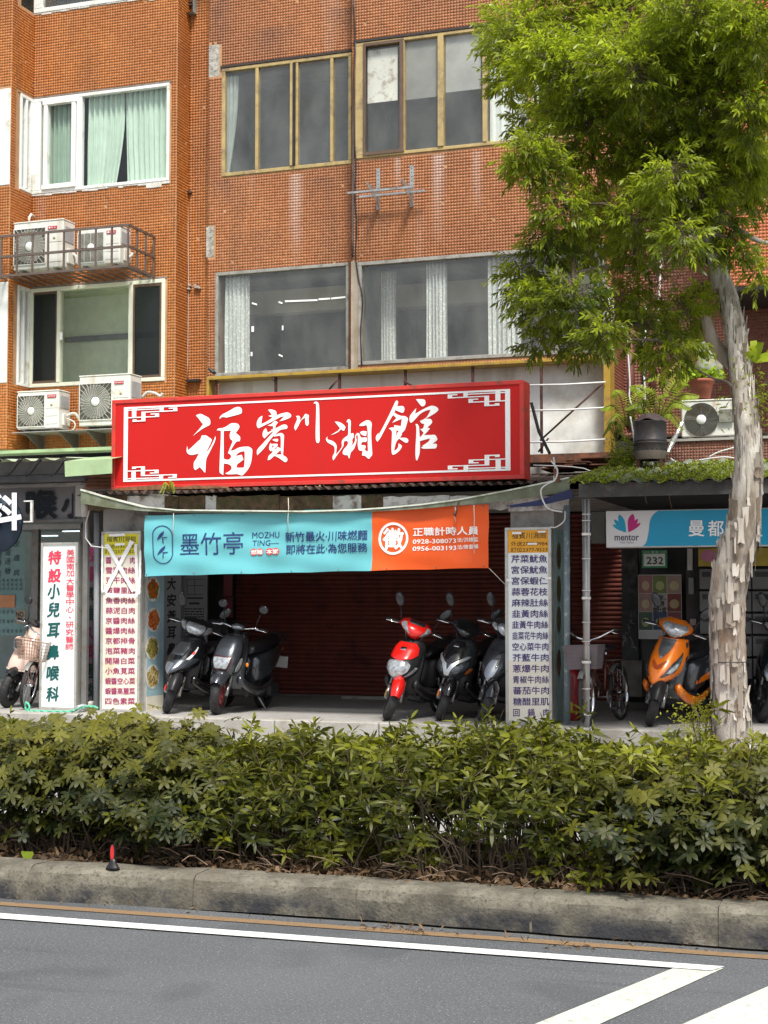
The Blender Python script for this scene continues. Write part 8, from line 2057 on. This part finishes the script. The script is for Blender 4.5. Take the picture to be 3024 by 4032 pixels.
for ci, (cx, cy, rx, ry) in enumerate(CL):
    Yc = TY + r.uniform(-1.3, .9) if (cx, cy, rx, ry) not in FRONT else TY - r.uniform(.35, .9); c0 = at(cx, cy, Yc); dep = (c0 - Vector((0, 0, 1.6))).dot(_F); k = dep / FPX; RX, RZ, RY = rx * k * .95, ry * k * .95, (rx + ry) / 2 * k * .85
    cand = [(nd, (nd - c0).length + .5 * abs(nd.z + .6 - c0.z) + .25) for nd in nodes if nd.z < c0.z - .05 and nd.z > 3.3] + [(nd, (nd - c0).length) for nd in hubs if nd.z < c0.z + .25]
    near = min(cand, key=lambda q_: q_[1])[0] if cand else nodes[60]
    hubs.append(c0)
    mid = near.lerp(c0, .5) + Vector((r.uniform(-.15, .15), r.uniform(-.15, .15), r.uniform(.0, .3)))
    lp = spline([tuple(near), tuple(near.lerp(mid, .5) + Vector((0, 0, .05))), tuple(mid), tuple(c0)], 5)
    limbs.tube(lp, [.024 - .020 * i / (len(lp) - 1) for i in range(len(lp))], 7)
    cvar = r.choice((-.14, -.05, 0, .08, .14))
    nt_ = int(150 * (rx * ry / 20000) ** .75 * (1.15 if cy < 500 else 1))
    for t_ in range(nt_):
        u = np.array([r.gauss(0, 1), r.gauss(0, 1), r.gauss(0, 1)]); u /= np.linalg.norm(u); q = r.random() ** .42
        p = np.array(c0) + u * np.array([RX, RY, RZ]) * q
        p[2] += .05 * math.sin(p[0] * 9) ; droop = .3 + .5 * r.random()
        d = norm(u * np.array([1, 1, .6]) + np.array([r.gauss(0, .3), r.gauss(0, .3) - .25, -droop * .6 + .25 * (cy < 500)]))
        tl = r.uniform(.10, .22); nl = r.randint(11, 16)
        if r.random() < .35: tws.tube([tuple(p - d * .25), tuple(p), tuple(p + d * tl)], [.004, .003, .0015], 3, caps=False, sm=False)
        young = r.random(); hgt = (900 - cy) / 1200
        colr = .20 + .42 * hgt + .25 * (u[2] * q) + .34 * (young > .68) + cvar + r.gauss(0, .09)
        for k2 in range(nl):
            f = k2 / nl; an = k2 * 2.39; e1 = norm(np.cross(d, [.2, .3, 1])); e2 = np.cross(d, e1); sd_ = e1 * math.cos(an) + e2 * math.sin(an)
            el = .55 + .6 * f; dd = sd_ * math.cos(el) + d * math.sin(el) + np.array([0, 0, -.32])
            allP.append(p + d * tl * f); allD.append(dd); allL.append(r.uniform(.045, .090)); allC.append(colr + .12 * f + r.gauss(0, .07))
P, D, L, C = np.array(allP), np.array(allD), np.array(allL), np.clip(np.array(allC), 0, 1)
Nn = norm(np.random.default_rng(5).normal(0, 1, P.shape) + np.array([0, -.4, 1.0])); W = L * np.random.default_rng(6).uniform(.19, .30, len(L))
V = leaf_arrays(P, D, Nn, L, W, .12, .1, .45)
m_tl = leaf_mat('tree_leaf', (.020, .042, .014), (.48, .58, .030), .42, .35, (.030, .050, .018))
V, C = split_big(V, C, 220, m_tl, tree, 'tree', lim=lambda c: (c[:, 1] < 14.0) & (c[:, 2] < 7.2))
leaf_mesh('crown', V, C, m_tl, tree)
limbs.obj('limbs', M('limb_bark', (.11, .085, .06), .9, var=.4, vs=14), tree, kind='stuff'); tws.obj('twigs', M('tree_twig', (.16, .13, .09), .9), tree, kind='stuff')
b = MB()
for pts in ([(2830, 1140, 26), (2800, 1000, 22), (2740, 860, 19), (2660, 800, 16), (2610, 730, 14)], [(2905, 1440, 34), (2850, 1400, 32), (2800, 1330, 26), (2780, 1250, 20)], [(2600, 1040, 6), (2480, 1060, 10), (2380, 1050, 7), (2250, 1080, 5)], [(2830, 860, 14), (2900, 900, 12), (2990, 950, 10), (3060, 960, 8)], [(2740, 580, 12), (2690, 520, 10), (2600, 470, 8)]):
    lp = spline([(*at(x, y, TY + .1), rp * 14.2 / FPX) for x, y, rp in pts], 4); b.tube([q[:3] for q in lp], [q[3] for q in lp], 9)
b.obj('branches', m_bark, tree, kind='stuff')
# dead hanging twigs in the crown
b = MB()
for i in range(260):
    p = at(r.gauss(2590, 70), r.gauss(930, 150), TY + r.uniform(-.3, .5)); q = p + Vector((r.uniform(-.25, .25), r.uniform(-.1, .1), r.uniform(-.35, .2))); b.tube([p, (p + q) / 2 + Vector((r.uniform(-.05, .05), 0, r.uniform(-.05, .05))), q], .0035, 3, caps=False, sm=False)
b.obj('dead_twigs', M('dead_twig', (.24, .17, .13), .9, var=.3), tree, kind='stuff')

# ================================================================ ferns and small plants
m_fern = leaf_mat('fern_leaf', (.13, .20, .02), (.42, .52, .04), .35)
def fern(px, py, Y, fronds, label, scale=1.0):
    p0 = at(px, py, Y); t = empty('fern', p0, label, 'fern', 'ferns growing on the low roof')
    for i, (dx, dz, dy) in enumerate(fronds):
        e = p0 + Vector((dx, dy, dz)) * scale; mid = p0.lerp(e, .5) + Vector((0, 0, .14 * scale)); rc = [Vector(q) for q in spline([tuple(p0), tuple(mid), tuple(e)], 14)]
        P, D, Nn, L, W = [], [], [], [], []; T = (e - p0).length
        for k in range(3, len(rc)):
            f = k / len(rc); tan = (rc[min(k + 1, len(rc) - 1)] - rc[k - 1]).normalized(); side = tan.cross(Vector((0, -.6, .8))).normalized(); ll = T * .26 * math.sin(math.pi * (.12 + .86 * f)) ** .8
            for sg in (-1, 1): P.append(rc[k]); D.append(side * sg + tan * .45 + Vector((0, 0, -.25))); Nn.append((0, -.5, .9)); L.append(ll); W.append(.017 * scale)
        V = leaf_arrays(np.array(P), np.array(D), np.array(Nn, float), np.array(L), np.array(W), .1, .05, .35); fr_ = leaf_mesh('frond', V, np.clip(np.random.default_rng(i).normal(.55, .2, len(V)), 0, 1), m_fern, t, None)
        b = MB(); b.tube(rc, .004, 4, caps=False); b.obj('midrib', m_drystem, fr_)
    return t
fern(2590, 1660, 17.4, [(.35, .50, 0), (.38, .12, -.1), (.30, -.12, -.15), (-.30, .42, 0), (.45, .28, .05), (-.12, .35, -.1), (.12, .25, -.25), (-.35, .15, -.1)], 'big arching fern behind the right side of the metal drum')
fern(2470, 1690, 17.6, [(-.15, .45, 0), (-.30, .25, 0), (.20, .42, 0), (-.22, .05, -.1), (.1, .2, -.2), (.28, .15, -.1)], 'arching fern between the yellow rail and the metal drum')
fern(2425, 1730, 16.6, [(-.10, .16, -.05), (.10, .12, -.1), (-.16, .03, -.1), (.14, -.02, -.1), (.0, .2, 0)], 'small lime fern tuft at the foot of the yellow rail', .8)
fern(2535, 1632, 16.95, [(-.08, .05, -.05), (.08, .06, -.05), (.0, .09, 0)], 'tiny fern sprout on top of the metal drum', .9)
fern(668, 1950, 15.9, [(-.10, .03, -.08), (.10, .02, -.08), (.03, .07, -.03), (-.05, .0, -.1)], 'small bright fern sprout hanging below the red sign', .9)
fern(2640, 1560, 18.2, [(.30, .28, 0), (.2, .40, 0), (-.28, .2, 0), (.35, .02, 0)], 'yellow green fern fronds rising beside the terracotta pot')
# strap-leaved fern on the tree
bn = empty('strap_leaf_plant', at(2975, 1430, TY - .1), 'yellow green strap leaved plant growing on the right side of the tree fork', 'plant'); o_ = np.array(ORG[bn]); g = np.random.default_rng(9)
for i in range(13):
    a = g.uniform(-.9, 1.3); d = np.array([math.sin(a) * .9 + .2, g.uniform(-.6, .2), g.uniform(.2, 1)]); L_ = g.uniform(.22, .42)
    V = leaf_arrays(o_[None], d[None], np.array([[0, -.8, .5]]), np.array([L_]), np.array([.075]), .5, .1, .5); leaf_mesh('strap_leaf', V, np.array([g.uniform(.4, 1)]), m_fern, bn, None)
P = [(o_[0] + g.normal(0, .16), o_[1] + g.normal(0, .1), o_[2] - .35 + g.normal(0, .2)) for _ in range(380)]
blades('small_leaves', P, [m_tl], (.04, .09), (.012, .022), (0, -.3, .2), parent=bn, rndr=(.2, .8))
sb = empty('yellow_shrub', at(2760, 2880, 14.9), 'small yellow leaved shrub beside the foot of the tree trunk', 'shrub'); o_ = np.array(ORG[sb]); o_[2] = .12
P = [(o_[0] + g.normal(0, .13), o_[1] + g.normal(0, .1), .15 + abs(g.normal(.28, .13))) for _ in range(900)]
blades('foliage', P, [leaf_mat('golden_leaf', (.30, .34, .04), (.66, .66, .08), .3)], (.02, .05), (.012, .022), (0, -.2, .5), parent=sb)
b = MB()
for k in range(14): a = k * .9; b.tube([(o_[0], o_[1], .09), (o_[0] + .1 * math.cos(a), o_[1] + .08 * math.sin(a), .5)], .004, 4)
b.obj('stems', m_twig, sb, kind='stuff')
P = [(at(r.uniform(2405, 2500), 1800, 17.0).x, 17.0 + r.gauss(0, .15), 3.05 + abs(r.gauss(0, .16))) for _ in range(1500)]
blades('creeper_thicket', P, [m_tl], (.03, .08), (.008, .02), (0, -.3, .3), label='dark creeper thicket at the foot of the yellow rail left of the drum', cat='creeper', rndr=(0, .45))
